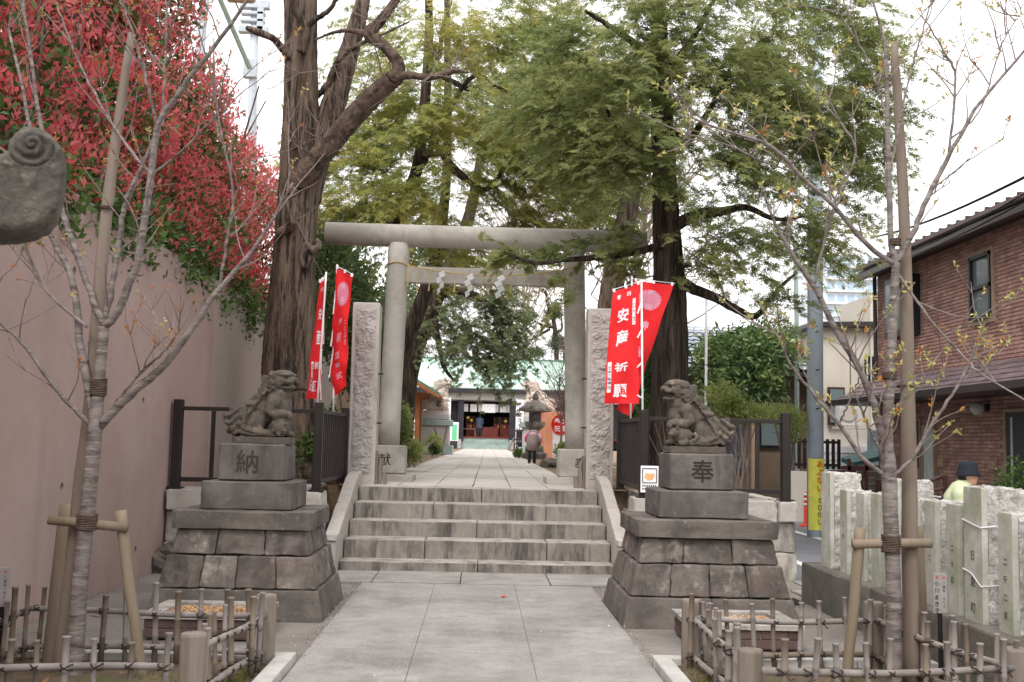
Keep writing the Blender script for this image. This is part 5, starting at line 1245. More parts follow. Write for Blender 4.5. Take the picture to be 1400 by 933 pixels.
sapling(at(101, 925, YS), 'bare cherry sapling tied to stakes before the pink wall', path(YS, (100, 940), (104, 880), (109, 800), (118, 715), (125, 640), (130, 590), (132, 560), (135, 531), (138, 493), (142, 447)), [.055, .052, .05, .048, .046, .046, .042, .036, .034, .032],
    [([(143, 445), (129, 416), (111, 364), (88, 300), (70, 240), (52, 150), (40, 60), (30, 0)], YS+.3, [.022, .02, .017, .012, .008]),
     ([(142, 447), (157, 432), (180, 383), (193, 332), (207, 238), (215, 174), (235, 141), (257, 109), (283, 77), (321, 26), (345, -10)], YS-.4, [.026, .024, .022, .018, .014, .008]),
     ([(215, 174), (199, 106), (186, 61), (167, 0), (160, -40)], YS-.2, [.011, .009, .006]), ([(218, 165), (222, 154), (227, 64), (228, -20)], YS-.1, [.010, .008, .005]),
     ([(143, 440), (146, 429), (158, 364), (167, 300), (175, 267), (193, 231), (212, 186)], YS-.1, [.020, .018, .014, .011]),
     ([(130, 580), (119, 522), (109, 467), (103, 406), (92, 364), (77, 339), (64, 300), (50, 220), (30, 120), (12, 40)], YS+.3, [.028, .025, .02, .014, .008]),
     ([(124, 582), (96, 554), (71, 525), (30, 469), (0, 441), (-30, 400)], YS-.3, [.016, .013, .010, .006]),
     ([(119, 447), (74, 409), (48, 374), (32, 326), (20, 270)], YS+.2, [.011, .009, .006]),
     ([(134, 585), (170, 547), (199, 522), (225, 499), (264, 448), (299, 396), (341, 348), (373, 300), (400, 250)], YS-.3, [.030, .027, .023, .018, .011, .006]),
     ([(150, 562), (190, 512), (225, 480), (246, 450)], YS-.3, [.011, .008, .005]), ([(205, 238), (160, 180), (110, 90), (75, 0)], YS+.2, [.010, .008, .005]), ([(207, 240), (250, 205), (285, 170), (310, 150)], YS-.1, [.008, .006, .004]),
     ([(299, 396), (310, 330), (318, 260), (300, 170), (290, 90)], YS-.2, [.010, .008, .005])], YS, 5, .45)
sapling(at(1222, 930, YS), 'slender cherry sapling with yellow-green buds before the granite post fence', path(YS, (1222, 945), (1222, 870), (1221, 780), (1217, 690), (1215, 640), (1213, 600), (1215, 550), (1219, 473), (1223, 396), (1224, 357), (1218, 330), (1215, 236), (1213, 157), (1211, 71), (1204, 39), (1190, -10)), [.05, .047, .045, .045, .047, .034, .032, .030, .027, .026, .019, .017, .015, .012, .009, .006],
    [([(1214, 640), (1206, 600), (1196, 558), (1175, 504), (1144, 454), (1113, 392), (1094, 365), (1071, 326), (1055, 295), (1040, 250)], YS-.3, [.026, .024, .02, .016, .011, .006]),
     ([(1225, 360), (1248, 319), (1266, 275), (1294, 220), (1337, 145), (1396, 75), (1420, 40)], YS-.2, [.020, .018, .015, .010, .006]),
     ([(1294, 220), (1298, 204), (1306, 106), (1290, 70), (1270, 35)], YS-.1, [.010, .008, .005]), ([(1300, 190), (1340, 150), (1370, 60), (1395, 20)], YS, [.006, .005, .003]),
     ([(1224, 362), (1194, 342), (1167, 315), (1141, 283), (1094, 240), (1054, 200), (999, 181), (940, 157), (909, 110)], YS-.5, [.017, .015, .012, .008, .004]),
     ([(1113, 392), (1129, 322), (1156, 251), (1170, 204), (1150, 170), (1125, 120)], YS-.3, [.009, .007, .004]), ([(1086, 236), (1040, 220), (985, 195), (930, 190)], YS-.4, [.006, .005, .003]),
     ([(1210, 650), (1178, 625), (1147, 580), (1116, 544), (1080, 497), (1065, 460)], YS-.2, [.015, .013, .010, .006]), ([(1147, 580), (1170, 530), (1180, 500)], YS-.2, [.007, .005, .003]),
     ([(1220, 650), (1235, 640), (1252, 619), (1271, 585), (1295, 550), (1314, 519), (1333, 480), (1345, 445)], YS-.2, [.014, .012, .009, .005]),
     ([(1226, 372), (1250, 407), (1279, 446), (1318, 488), (1341, 511), (1399, 546), (1440, 570)], YS-.3, [.009, .008, .006, .004]),
     ([(1212, 160), (1200, 120), (1180, 70), (1148, 20), (1130, -20)], YS, [.007, .005, .003]), ([(1216, 240), (1240, 120), (1262, 40), (1280, -20)], YS, [.008, .006, .004]),
     ([(1209, 640), (1205, 620), (1190, 590), (1178, 560), (1165, 530)], YS-.2, [.012, .009, .005])], YS, 6, .8)

def stakes(label, pole, pr, legs, bar, band, seed):
    g = thing('tree_stakes', pole[0], label, 'tree stakes')
    m_ = MB(); P, rr_ = wavy(pole, 14, .006, seed, pr); m_.tube(P, rr_, 14, wob=lambda th, i, p: 1+.04*math.sin(3*th+p.z)); m_.build('long_pole', M['stake_grey'], g, True)
    for lg_, r in legs:
        m_ = MB(); P, rr_ = wavy(lg_, 8, .004, seed+1, [r, r*.95, r*.85]); m_.tube(P, rr_, 14); m_.build('leg', M['stake'], g, True)
    m_ = MB(); m_.tube(bar, .030, 14); m_.build('crossbar', M['stake'], g, True)
    for c, r, hh in band:
        m_ = MB()
        for k in range(int(hh/.012)):
            z = c.z-hh/2+k*.012; m_.tube([Vector((c.x+r*math.cos(t), c.y+r*math.sin(t), z+.004*math.sin(t*2+k))) for t in [j*2*math.pi/14 for j in range(15)]], .0075, 5)
        m_.build('rope_binding', M['rope_brown'], g, True)
    return g
M['rope_brown'] = surf('palm_rope', '4a3d36', '5f5149', 30, .95, .4, 120)
stakes('weathered support poles and crossbar lashed to the left sapling', path(YS+.12, (80, 950), (98, 800), (112, 660), (126, 540), (142, 330), (160, 180), (180, 46)), [.062, .058, .052, .046, .038, .032, .024],
    [(path(YS+.05, (165, 698), (178, 810), (198, 945)), .036), (path(YS+.45, (92, 690), (78, 810), (62, 945)), .05)], path(YS+.02, (67, 711), (120, 716), (174, 722)), [(at(119, 712, YS), .058, .10), (at(135, 528, YS), .045, .11), (at(146, 282, YS+.1), .035, .03)], 1)
stakes('weathered support poles and crossbar lashed to the right sapling', path(YS+.1, (1248, 950), (1245, 800), (1243, 640), (1240, 480), (1236, 300), (1228, 150), (1222, 58)), [.052, .05, .048, .043, .036, .030, .024],
    [(path(YS+.05, (1176, 722), (1168, 820), (1156, 945)), .036), (path(YS+.4, (1254, 720), (1258, 810), (1264, 945)), .04)], path(YS+.02, (1166, 744), (1220, 743), (1273, 743)), [(at(1218, 742, YS), .054, .11), (at(1223, 330, YS), .035, .05), (at(1216, 512, YS), .04, .05), (at(1238, 526, YS+.1), .052, .02), (at(1233, 388, YS+.08), .045, .03)], 2)

# ------------------------------------------------------------------ shrine hall at the end of the path
M['copper'] = surf('green_copper_roof', 'aac8bb', 'bfd6ca', .35, .6, .1, 30, 0, .05, spots=(('8fae9e', .3, .5, .75, .6),), streaks=(('8f9a9a', 1.2, .15, .58, .75, .5),))
M['hall_white'] = surf('hall_plaster', 'a9a5a3', 'b9b5b3', .6, .85, .05, 60, 0, .05)
M['hall_dark'] = surf('hall_dark_wood', '2d2a31', '3a363c', 2, .7, .1, 40, .04, .1)
M['hall_red'] = surf('red_brown_doors', '5a2620', '70342a', 2, .6, .1, 40, .05, .12)
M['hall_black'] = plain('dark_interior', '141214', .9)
M['hall_stone'] = surf('greenish_step_stone', '8b9a94', 'a5b3ad', 1.5, .85, .1, 60, .06, .1)
M['gold'] = plain('gold_fitting', 'c9a24a', .35, .5, .6)
M['navy_print'] = plain('navy_print', '4a4a78', .8, .1)
HY = 80.; HX = .45
hl = thing('shrine_hall', (HX, HY, UP), 'shrine hall with a pale green copper roof and dark timber front', 'shrine hall')
def part(parent, name, mat, c, s_, bev=0): mb = MB(); mb.box(c, s_, 0, bev); return mb.build(name, M[mat], parent)
mb = MB()   # roof: gently curved slope with a ridge
for sx in (0,):
    n = 8; prof = [(HY-1.6+7*t, 5.25+2.25*(t**.85)) for t in [i/n for i in range(n+1)]]
    vs_ = []; fs = []
    for y, z in prof: vs_ += [(-11.5, y, z), (12.5, y, z)]
    for y, z in [(2*prof[-1][0]-y, z) for y, z in prof[::-1]]: vs_ += [(-11.5, y, z), (12.5, y, z)]
    m = len(vs_)//2; fs = [(2*i, 2*i+1, 2*i+3, 2*i+2) for i in range(m-1)]
    vs2 = [(x, y, z-.22) for x, y, z in vs_]; k = len(vs_)
    mb.add(vs_+vs2, fs+[(k+2*i, k+2*i+2, k+2*i+3, k+2*i+1) for i in range(m-1)]+[(0, k, k+1, 1)])
rf = mb.build('roof', M['copper'], hl)
for i in range(25):
    mb = MB(); x = -11+i*.96
    mb.tube([(x, y, z+.01) for y, z in prof], .022, 5); mb.build('roof_seam', M['copper'], rf)
part(rf, 'ridge', 'copper', (HX, HY+5.4, 7.55), (23.6, .5, .35)); part(rf, 'eave_board', 'hall_dark', (HX, HY-1.55, 5.02), (23.4, .12, .30))
M['ridge_dark'] = plain('ridge_dark', '5f7a72'); part(rf, 'ridge_cap', 'ridge_dark', (HX, HY+5.4, 7.8), (23.9, .6, .12))
part(hl, 'beam', 'hall_white', (HX, HY-.9, 4.62), (13, .35, .5)); part(hl, 'upper_wall', 'hall_white', (HX, HY-.2, 4.75), (22, .2, .9)); part(hl, 'sign_plaque', 'hall_dark', (1.9, HY-1.1, 4.95), (.42, .05, .2))
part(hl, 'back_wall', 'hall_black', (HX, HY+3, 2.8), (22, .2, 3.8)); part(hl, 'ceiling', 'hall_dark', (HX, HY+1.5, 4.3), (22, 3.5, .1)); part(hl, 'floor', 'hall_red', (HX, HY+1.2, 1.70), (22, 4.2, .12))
part(hl, 'left_wall', 'hall_dark', (-6.4, HY+.2, 2.7), (10, .3, 3.2)); part(hl, 'right_wall', 'hall_dark', (8.0, HY+.2, 2.7), (10.4, .3, 3.2))
for x in (-1.35, 2.35): part(hl, 'pillar', 'hall_dark', (x, HY-.8, 2.6), (.42, .42, 3.5), .03)
for i, x in enumerate((-.75, -.3, 1.25, 1.7, 2.1)):
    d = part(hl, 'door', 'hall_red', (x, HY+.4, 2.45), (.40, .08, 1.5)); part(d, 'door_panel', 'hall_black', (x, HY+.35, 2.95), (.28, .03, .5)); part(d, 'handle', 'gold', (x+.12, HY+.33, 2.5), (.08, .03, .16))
for i, x in enumerate((-1.0, -.45, .05, .62, 1.2, 1.7, 2.15)): part(hl, 'paper_panel', 'white_cloth', (x, HY-.2, 3.82), (.30 if i % 2 == 0 else .5, .04, .55 if i != 3 else .6))
part(hl, 'curtain', 'white_cloth', (.62, HY-.6, 3.8), (1.0, .04, .62)); part(hl, 'offering_box', 'hall_red', (.7, HY+.1, 2.1), (1.3, .6, .7)); 
for x, z in ((-.85, 3.1), (-.6, 2.9), (.9, 2.35), (1.9, 2.9)): mb = MB(); mb.ball((x, HY+.1, z), .14, 10, 8); mb.build('hanging_lamp', M['gold'], hl, True)
hs_ = thing('hall_steps', (HX, 78.6, UP), 'worn greenish stone steps in front of the shrine hall', 'steps')
for i in range(5): part(hs_, 'step', 'hall_stone', (HX, 78.4+i*.3, .95+i*.165), (3.4, .9 if i == 4 else .34, .162), .01)
for x in (-1.42, 2.32): part(hs_, 'side_block', 'hall_white', (x, 79, 1.2), (.3, 1.6, .66), .02)
part(hl, 'porch', 'hall_stone', (HX, HY-.3, 1.55), (9, .9, .28))
tb = thing('offering_table', (-.75, 79.6, 1.7), 'low pale wooden table on the hall porch', 'table')
part(tb, 'top', 'stake', (-.75, 79.75, 2.30), (1.0, .3, .05))
for x in (-1.2, -.3): part(tb, 'leg', 'stake', (x, 79.75, 1.99), (.07, .07, .57))
for x, lab in ((-2.35, 'left'), (2.85, 'right')):
    g = thing('white_banner', (x, 77.4, UP), 'tall white vertical banner with dark characters %s of the hall steps' % lab, 'banner', 'white banners at the hall')
    MB().tube([(x+.28*(1 if lab == 'left' else -1), 77.4, UP), (x+.28*(1 if lab == 'left' else -1), 77.4, 4.5)], .03, 8).build('pole', M['white_metal'], g)
    part(g, 'cloth', 'white_cloth', (x, 77.4, 3.35), (.52, .02, 2.1)); letter('print', '大黒恵比寿', .34, face_fn((x, 77.385, 4.1), *XZ), M['navy_print'], g, pitch=.38, bold=.01)
for x in (-4.0, 3.6):
    g = thing('paper_lantern', (x, 78.2, 3.0), 'white paper lantern hanging at the %s of the hall front' % ('left' if x < 0 else 'right'), 'lantern', 'paper lanterns at the hall')
    mb = MB(); mb.lathe([(.12, -.6), (.3, -.5), (.36, 0), (.3, .5), (.12, .6)], (x, 78.2, 3.0), 16); mb.build('shade', M['white_cloth'], g, True)
    mb = MB(); mb.tube([(x, 78.2, 3.6), (x, 78.2, 4.4)], .03, 6); mb.build('hanger', M['hall_dark'], g); letter('print', '御', .5, face_fn((x, 77.83, 3.0), *XZ), M['black_print'], g)
for x in (-4.2, 4.0):
    g = thing('sake_barrels', (x, 77.8, UP), 'stack of banded white sake barrels %s of the hall steps' % ('left' if x < 0 else 'right'), 'barrels', 'barrel stacks')
    for r_ in range(3):
        for c_ in range(2):
            mb = MB(); mb.lathe([(.3, 0), (.34, .2), (.34, .35), (.3, .55)], (x-.35+.7*c_, 77.8, UP+.3+.57*r_), 14); b = mb.build('barrel', M['white_cloth'], g, True)
            mb = MB(); mb.tube([(x-.35+.7*c_+.35*math.cos(t), 77.8+.35*math.sin(t), UP+.3+.57*r_+.27) for t in [k*.4488 for k in range(15)]], .05, 5); mb.build('band', M['hall_dark'], b)
for x in (-3.1, 3.0):
    g = thing('wooden_fence', (x, 77.0, UP), 'short dark slatted fence %s of the hall steps' % ('left' if x < 0 else 'right'), 'fence', 'fences at the hall')
    part(g, 'rail', 'hall_dark', (x, 77.0, 2.2), (1.2, .06, .1)); part(g, 'rail', 'hall_dark', (x, 77.0, 1.6), (1.2, .06, .1))
    for k in range(7): part(g, 'slat', 'hall_dark', (x-.54+.18*k, 76.95, 1.65), (.07, .05, 1.55))
M['green_print'] = plain('green_print', '6fc79a', .8, .1)
g = thing('notice_board', (-1.75, 76.5, UP), 'pale notice board with a green panel left of the hall steps', 'notice board')
part(g, 'board', 'paper', (-1.75, 76.5, 2.05), (.62, .08, 1.3), .02); part(g, 'panel', 'green_print', (-1.72, 76.45, 2.0), (.34, .02, 1.05)); part(g, 'leg', 'hall_dark', (-1.75, 76.52, 1.2), (.5, .06, .7))

# ------------------------------------------------------------------ wash pavilion on the left of the path
M['cedar'] = surf('reddish_cedar', '8a5436', 'a5683f', 3, .7, .15, 40, .05, .12, stretch=(3, 3, .5))
M['dark_copper'] = surf('dark_green_copper', '3f6a58', '52806c', 1, .6, .1, 30, 0, .1)
WY = 44.
wp = thing('wash_pavilion', (-3.6, WY, UP), 'small open wash pavilion with cedar posts and dark green gabled roof', 'pavilion')
for x in (-4.6, -2.45):
    for y in (WY-.8, WY+.9):
        mb = MB(); mb.box((x, y, 2.05), (.17, .17, 2.3), 0, .01); p = mb.build('post', M['cedar'], wp); part(p, 'post_base', 'hall_stone', (x, y, .95), (.34, .34, .2), .02)
part(wp, 'beam', 'cedar', (-3.5, WY-.8, 3.22), (2.9, .14, .2)); part(wp, 'beam', 'cedar', (-3.5, WY+.9, 3.22), (2.9, .14, .2))
for sx in (-1, 1):
    mb = MB(); xr, xe = -3.5, -3.5+sx*1.95
    mb.hexa([(xr, WY-1.7, 4.28), (xe, WY-1.7, 3.16), (xe, WY+1.8, 3.16), (xr, WY+1.8, 4.28), (xr, WY-1.7, 4.42), (xe, WY-1.7, 3.28), (xe, WY+1.8, 3.28), (xr, WY+1.8, 4.42)], sub=2, bev=.01); rr_ = mb.build('roof', M['dark_copper'], wp)
    for k in range(9):
        mb = MB(); y = WY-1.6+k*.42; mb.tube([(xr, y, 4.22), (xe*.985-.0, y, 3.13)], .045, 4); mb.build('rafter', M['cedar'], rr_)
    mb = MB(); mb.tube([(xr, WY-1.72, 4.24), (xe, WY-1.72, 3.12)], .09, 4); mb.build('barge_board', M['cedar'], rr_)
part(wp, 'water_basin', 'hall_stone', (-3.5, WY, 1.2), (1.5, .8, .66), .04)

# ------------------------------------------------------------------ pair of pale stone lions on high pedestals deeper in, lantern
M['pale_stone'] = surf('pale_statue_stone', 'b9a99f', 'cdbfb5', 4, .9, .4, 50, .03, .15, spots=(('8f8078', 3, .52, .72, .6),))
lions = [o for o in bpy.data.objects if o.name.startswith('guardian_lion')]
for src, x, lab in ((lions[0], -1.85, 'pale stone guardian lion on a high pedestal beyond the wash pavilion'), (lions[1], 2.45, 'pale stone guardian lion on a high pedestal behind the stone lantern')):
    g = thing('pale_lion', (x, 46.0, 2.55), lab, 'statue', 'pale lions deeper in the precinct'); g.scale = (2.3, 2.3, 2.3)
    for ch in src.children:
        c = ch.copy(); c.data = ch.data.copy(); c.data.materials.clear(); c.data.materials.append(M['pale_stone']); col.objects.link(c); c.parent = g
    p = thing('high_pedestal', (x, 46, UP), 'high pale stone pedestal under the %s pale lion' % ('left' if x < 0 else 'right'), 'pedestal', 'pedestals deeper in')
    for w_, z0, z1, m_ in ((1.55, .85, 1.25, 'hall_stone'), (1.25, 1.25, 2.05, 'hall_white'), (1.5, 2.05, 2.3, 'hall_stone'), (1.2, 2.3, 2.56, 'hall_white')): part(p, 'pedestal_block', m_, (x, 46, (z0+z1)/2), (w_, w_, z1-z0), .03)
LY = 40.
ln = thing('stone_lantern', (2.02, LY, UP), 'dark stone lantern with a wide roof beside the path behind the stooping figure', 'stone lantern')
for nm, prof, n in (('base', [(.5, .85), (.5, 1.05), (.36, 1.12), (.36, 1.3), (.22, 1.4)], 6), ('shaft', [(.16, 1.4), (.15, 1.65), (.17, 1.9)], 12), ('platform', [(.2, 1.9), (.38, 2.05), (.40, 2.2)], 6), ('light_box', [(.24, 2.2), (.24, 2.55)], 6), ('roof', [(.3, 2.55), (.66, 2.6), (.64, 2.68), (.3, 2.9), (.12, 3.0)], 6), ('finial', [(.10, 3.0), (.13, 3.08), (.09, 3.2), (.02, 3.3)], 10)):
    mb = MB(); mb.lathe(prof, (2.02, LY, 0), n, .3); mb.build(nm, M['old_stone'], ln)
# festival board: red round emblem over a white sheet
g = thing('signboard', (2.75, 38.5, UP), 'white signboard topped by a red round emblem near the stone lantern', 'signboard')
part(g, 'sheet', 'white_cloth', (2.85, 38.5, 1.45), (.55, .03, 1.3)); mb = MB(); mb.prism([(.34*math.cos(t), .36*math.sin(t)) for t in [k*math.pi/14 for k in range(28)]], face_fn((2.85, 38.47, 2.1), *XZ), 0, .02); mb.build('emblem', M['red_print'], g)
for k, (ch, dx, dz) in enumerate((('奉', -.13, .12), ('祝', -.13, -.14), ('大', .14, .13), ('祭', .14, -.13))): letter('writing', ch, .22, face_fn((2.85+dx, 38.445, 2.1+dz), *XZ), M['white_cloth'], g, bold=.01)
g = thing('orange_fence', (3.4, 42, UP), 'salmon coloured board wall behind the bare plum tree', 'wall')
M['salmon'] = surf('salmon_boards', 'b57558', 'c98a6a', 1, .8, .1, 40, .08, .1)
for k in range(9): part(g, 'board', 'salmon', (2.35+.32*k, 42.5, 1.75), (.31, .04, 1.85))
# bare plum, rocks and low bushes beside the path
def bare_tree(name, label, base, h, seed, mat, n=26, r=.06, spread=.9):
    g = thing(name, base, label, 'tree'); rr = random.Random(seed); b = Vector(base)
    P, Rr = wavy([b, b+Vector((.05, 0, h*.3)), b+Vector((-.06, .05, h*.6)), b+Vector((.1, 0, h))], 14, .03, seed, [r, r*.8, r*.5, r*.2]); m_ = MB(); m_.tube(P, Rr, 9); m_.build('trunk', mat, g, True)
    tw = MB(); twigs(tw, P[3:], n, (h*.2, h*.55), r*.28, rr, .35, 3, None, spread); o = tw.build('branches', mat, g); o['kind'] = 'stuff'; return g
M['plum'] = surf('plum_bark', '6a5652', '86706b', 8, .9, .2, 60)
bare_tree('plum_tree', 'small bare plum tree in front of the torii\'s right pillar base', at(772, 626, 26), 2.2, 3, M['plum'], 26, .045)
bare_tree('plum_tree', 'pinkish bare plum tree in front of the pale right lion', at(765, 620, 34), 3.0, 4, M['plum'], 40, .035)
M['grey_twig'] = surf('grey_branch', 'a0918a', 'b5a69f', 6, .9, .2, 40)
bare_tree('bare_tree', 'pale grey leafless tree above the hall roof', at(712, 600, 95), 20, 5, M['grey_twig'], 60, .28, .7)
bare_tree('bare_tree', 'pale tangle of leafless branches behind the leaning trunk', at(868, 640, 27), 6.2, 6, M['grey_twig'], 70, .12, 1.1)
mb = MB()
for i in range(8): mb.ball((1.75+.16*i, 27.5+.3*math.sin(i*2), .92), (.22, .2, .14), 9, 7)
tag(jitter(mb, .1, 5).build('garden_rocks', M['old_stone'], loc=(2.3, 27.5, UP)), 'low dark garden rocks beside the torii base', 'rocks', kind='stuff')
shrub('low_bush', 'small clipped green bush at the right edge of the path', [clump(708, 620, 6, 6, 36, .3, 220)], M['leaf_mid'], at(708, 626, 36), .06, .03, 21, 5, .03)
shrub('low_bush', 'rounded bush at the foot of the wash pavilion', [clump(598, 603, 14, 16, 47, .6, 340), clump(594, 615, 6, 5, 40, .3, 120)], M['leaf_mid'], at(597, 620, 42), .1, .05, 22, 5, .05)
shrub('low_bush', 'spiky green plant beside the left torii base', [clump(566, 618, 9, 12, 21, .3, 160)], M['leaf_light'], at(566, 632, 21), .16, .02, 23, 5, .04)
shrub('low_bush', 'bright green bush behind the right torii base', [clump(770, 618, 9, 12, 26, .3, 220)], M['leaf_light'], at(770, 632, 26), .08, .04, 24, 5, .04)
# bamboo props by the hall path
for i, (a, b) in enumerate((((594, 585), (605, 620)), ((612, 582), (604, 618)), ((700, 600), (711, 616)), ((703, 598), (695, 616)))):
    MBm = MB(); MBm.tube([at(*a, 44 if i < 2 else 60), at(*b, 44 if i < 2 else 60)], .035, 6)
    tag(MBm.build('bamboo_prop', M['bamboo_tan'], loc=at(*b, 44 if i < 2 else 60)), 'thin slanted bamboo prop, %s' % ('left one by the wash pavilion', 'right one by the wash pavilion', 'right one at the hall steps', 'left one at the hall steps')[i], 'prop', 'bamboo props')
# cloud-pruned pine and evergreen mass above the hall
M['pine'] = leafmat('pine_needles', ['1f2f20', '33472c', '4d6238', '66783f'], .8, .2)
pn = thing('pine_tree', at(758, 600, 96), 'pruned pine with flat pads of needles above the hall roof', 'tree')
m_ = MB(); Q, rr_ = wavy(path(96, (764, 620), (760, 480), (757, 440), (750, 420), (746, 400), (735, 392)), 24, .1, 3, [.24, .22, .2, .18, .14, .08]); m_.tube(Q, rr_, 9)
for uv in ([(757, 448), (742, 445), (728, 438), (716, 432)], [(752, 450), (735, 460), (725, 465)], [(757, 455), (768, 450), (767, 432)]):
    Q, rr_ = wavy(path(96, *uv), 12, .05, 5, [.14, .11, .05]); m_.tube(Q, rr_, 8)
m_.build('trunk', M['bark_dark'], pn, True)
cp = [clump(*c) for c in ((722, 432, 13, 7, 96, .9, 300), (714, 465, 14, 8, 96, .9, 300), (758, 430, 16, 6, 96, 1, 330), (762, 470, 13, 14, 96, .9, 380), (733, 483, 14, 6, 94, .9, 260))]
broad_crown('needles', cp, M['pine'], pn, np.random.default_rng(4), .3, .05, .3, .5, 5, .16)
fm = thing('evergreen_trees', (-8, 70, UP), 'dark evergreen trees massed behind the left banners and hall', 'trees')
cf = [clump(*c) for c in ((450, 400, 60, 110, 34, 2, 1000), (495, 480, 50, 80, 38, 2, 900), (545, 420, 40, 55, 52, 3, 500), (600, 350, 60, 40, 55, 3, 400))]
broad_crown('foliage', cf, M['fol_dark'], fm, np.random.default_rng(5), .3, .12, .2, .1, 5, .3); fm['kind'] = 'stuff'

# ------------------------------------------------------------------ people
M['skin'] = surf('skin', 'c79a80', 'd2a68c', 6, .6, .05, 200, 0, .04)
M['skin_dark'] = plain('lips_and_eyes', '6a3f38', .6)
M['hair'] = plain('black_hair', '1d1a1b', .5)
M['coat_green'] = surf('pale_green_jacket', 'b4bb98', 'c3caa8', 4, .8, .15, 60, 0, .05, dist=.01)
M['hat'] = surf('navy_black_hat', '1d2028', '262a34', 10, .85, .2, 120)
M['trouser'] = surf('dark_trousers', '2a2a30', '36363c', 6, .85, .1, 90)
M['coat_brown'] = surf('mauve_padded_coat', '8d7a78', 'a08d8a', 6, .7, .2, 40, dist=.01)
M['pink'] = plain('pink_fabric', 'd0407c', .8); M['pink_pale'] = surf('pale_pink_quilt', 'c9a0aa', 'd8b3bb', 6, .75, .1, 60)
M['coat_blue'] = plain('dark_blue_coat', '3f4a5e', .8); M['shoe'] = plain('dark_shoes', '22202a', .6)
def figure(name, base, facing, label, h, pose, cloth, legs, hatmat=None, group=None):
    """person built from tapered limbs fused into one skin; clothes are shells over it. local x = facing, z up"""
    g = thing(name, base, label, 'person', group); s_ = h/1.6; ca, sa = math.cos(facing), math.sin(facing); B = Vector(base)
    def W(p): return B+Vector((p[0]*ca-p[1]*sa, p[0]*sa+p[1]*ca, p[2]))*s_
    bend = pose.get('bend', 0)
    def tor(p):       # bend the upper body forward about the hips
        x, y, z = p
        if z <= .82: return p
        dz = z-.82; return (x*math.cos(bend)+dz*math.sin(bend), y, .82+dz*math.cos(bend)-x*math.sin(bend))
    def grow(segs, vox, balls=()):
        m_ = MB()
        for pts, rad in segs:
            P = [W(p) for p in pts]; m_.tube(P, [r*s_ for r in rad], 12)
            for p, r in ((P[0], rad[0]), (P[-1], rad[-1])): m_.ball(p, r*s_, 10, 7)
        for p, r in balls: m_.ball(W(p), [q*s_ for q in r], 14, 10, M=Matrix.Rotation(facing, 4, 'Z'))
        return remesh(m_, vox*s_, 5)
    def put(nm, me, mat, par=g):
        me.transform(Matrix.Translation(-root_loc(par))); me.materials.append(mat); me.polygons.foreach_set('use_smooth', [True]*len(me.polygons)); return link(nm, me, par)
    st_ = pose.get('stride', .12); legp = []
    for sy, f in ((-1, st_), (1, -st_)): legp.append([(0, sy*.09, .80), (f*.6, sy*.09, .44), (f, sy*.09, .08)])
    arms = []
    for sy in (-1, 1):
        e = pose['arm_r'] if sy < 0 else pose['arm_l']; arms.append([tor((0, sy*.17, 1.28)), tor(e[0]), tor(e[1])])
    hb = tor((.03, 0, 1.46)); segs = [([tor((0, 0, .85)), tor((.01, 0, 1.05)), tor((0, 0, 1.26))], [.12, .11, .12]), ([tor((0, 0, 1.26)), hb], [.055, .05])]
    segs += [(l_, [.08, .055, .04]) for l_ in legp]+[(a_, [.05, .04, .028]) for a_ in arms]
    fingers = []
    for sy, a_ in zip((-1, 1), arms):
        w_ = Vector(a_[2]); d = (w_-Vector(a_[1])).normalized(); sd = d.cross(Vector((0, 0, 1))).normalized() if abs(d.z) < .95 else Vector((1, 0, 0))
        for k in range(4): q = w_+sd*(k-1.5)*.018; fingers.append(([tuple(q), tuple(q+d*.05+Vector((0, 0, 0))), tuple(q+d*(.085-.008*abs(k-1.3))+Vector((0, -sy*.01, 0)))], [.011, .010, .008]))
        fingers.append(([tuple(w_+sd*.02), tuple(w_+sd*.045+d*.03), tuple(w_+sd*.05+d*.055)], [.012, .010, .008]))
    hx, hy_, hz = hb
    head = [((hx, hy_, hz+.03), (.085, .072, .105)), ((hx+.02, hy_, hz-.04), (.068, .058, .06)), ((hx+.088, hy_, hz+.0), (.018, .013, .022))]+[((hx-.005, hy_+q*.072, hz+.01), (.02, .012, .03)) for q in (-1, 1)]
    put('body', grow(segs+fingers, .012, head), M['skin'])
    for q in (-1, 1): m_ = MB(); m_.ball(W((hx+.074, hy_+q*.03, hz+.03)), .008*s_, 8, 6); m_.build('eye', M['hair'], g)
    m_ = MB(); m_.ball(W((hx+.08, hy_, hz-.045)), [.008*s_, .022*s_, .005*s_], 8, 6, M=Matrix.Rotation(facing, 4, 'Z')); m_.build('mouth', M['skin_dark'], g)
    hr = [((hx-.02, hy_, hz+.05), (.092, .085, .095)), ((hx-.05, hy_, hz-.01), (.055, .08, .075))]; put('hair', grow([], .014, hr), M['hair'])
    tr = [([(0, 0, .86), (0, 0, .80)], [.145, .135])]+[(l_, [.10, .078, .066]) for l_ in legp]; put('trousers', grow(tr, .016), legs)
    for l_ in legp: put('shoe', grow([([(l_[2][0]-.05, l_[2][1], .035), (l_[2][0]+.10, l_[2][1], .03)], [.045, .035])], .012), M['shoe'])
    if pose.get('puffy'):
        co = []
        for k in range(9):
            z = .70+.075*k; r = .185+.02*math.sin(k*.5) if k < 7 else .16; co.append(([tor((-.015, -.05, z)), tor((-.015, .05, z))], [r, r]))
        for a_ in arms: co.append((a_[:2]+[tuple(Vector(a_[1]).lerp(Vector(a_[2]), .8))], [.10, .085, .07]))
    else:
        co = [([tor((0, -.045, z)), tor((0, .045, z))], [r, r]) for z, r in ((.74, .18), (.86, .172), (.98, .166), (1.1, .17), (1.2, .165), (1.28, .135))]
        co.append(([tor((0, -.18, 1.26)), tor((0, .18, 1.26))], [.095, .095]))
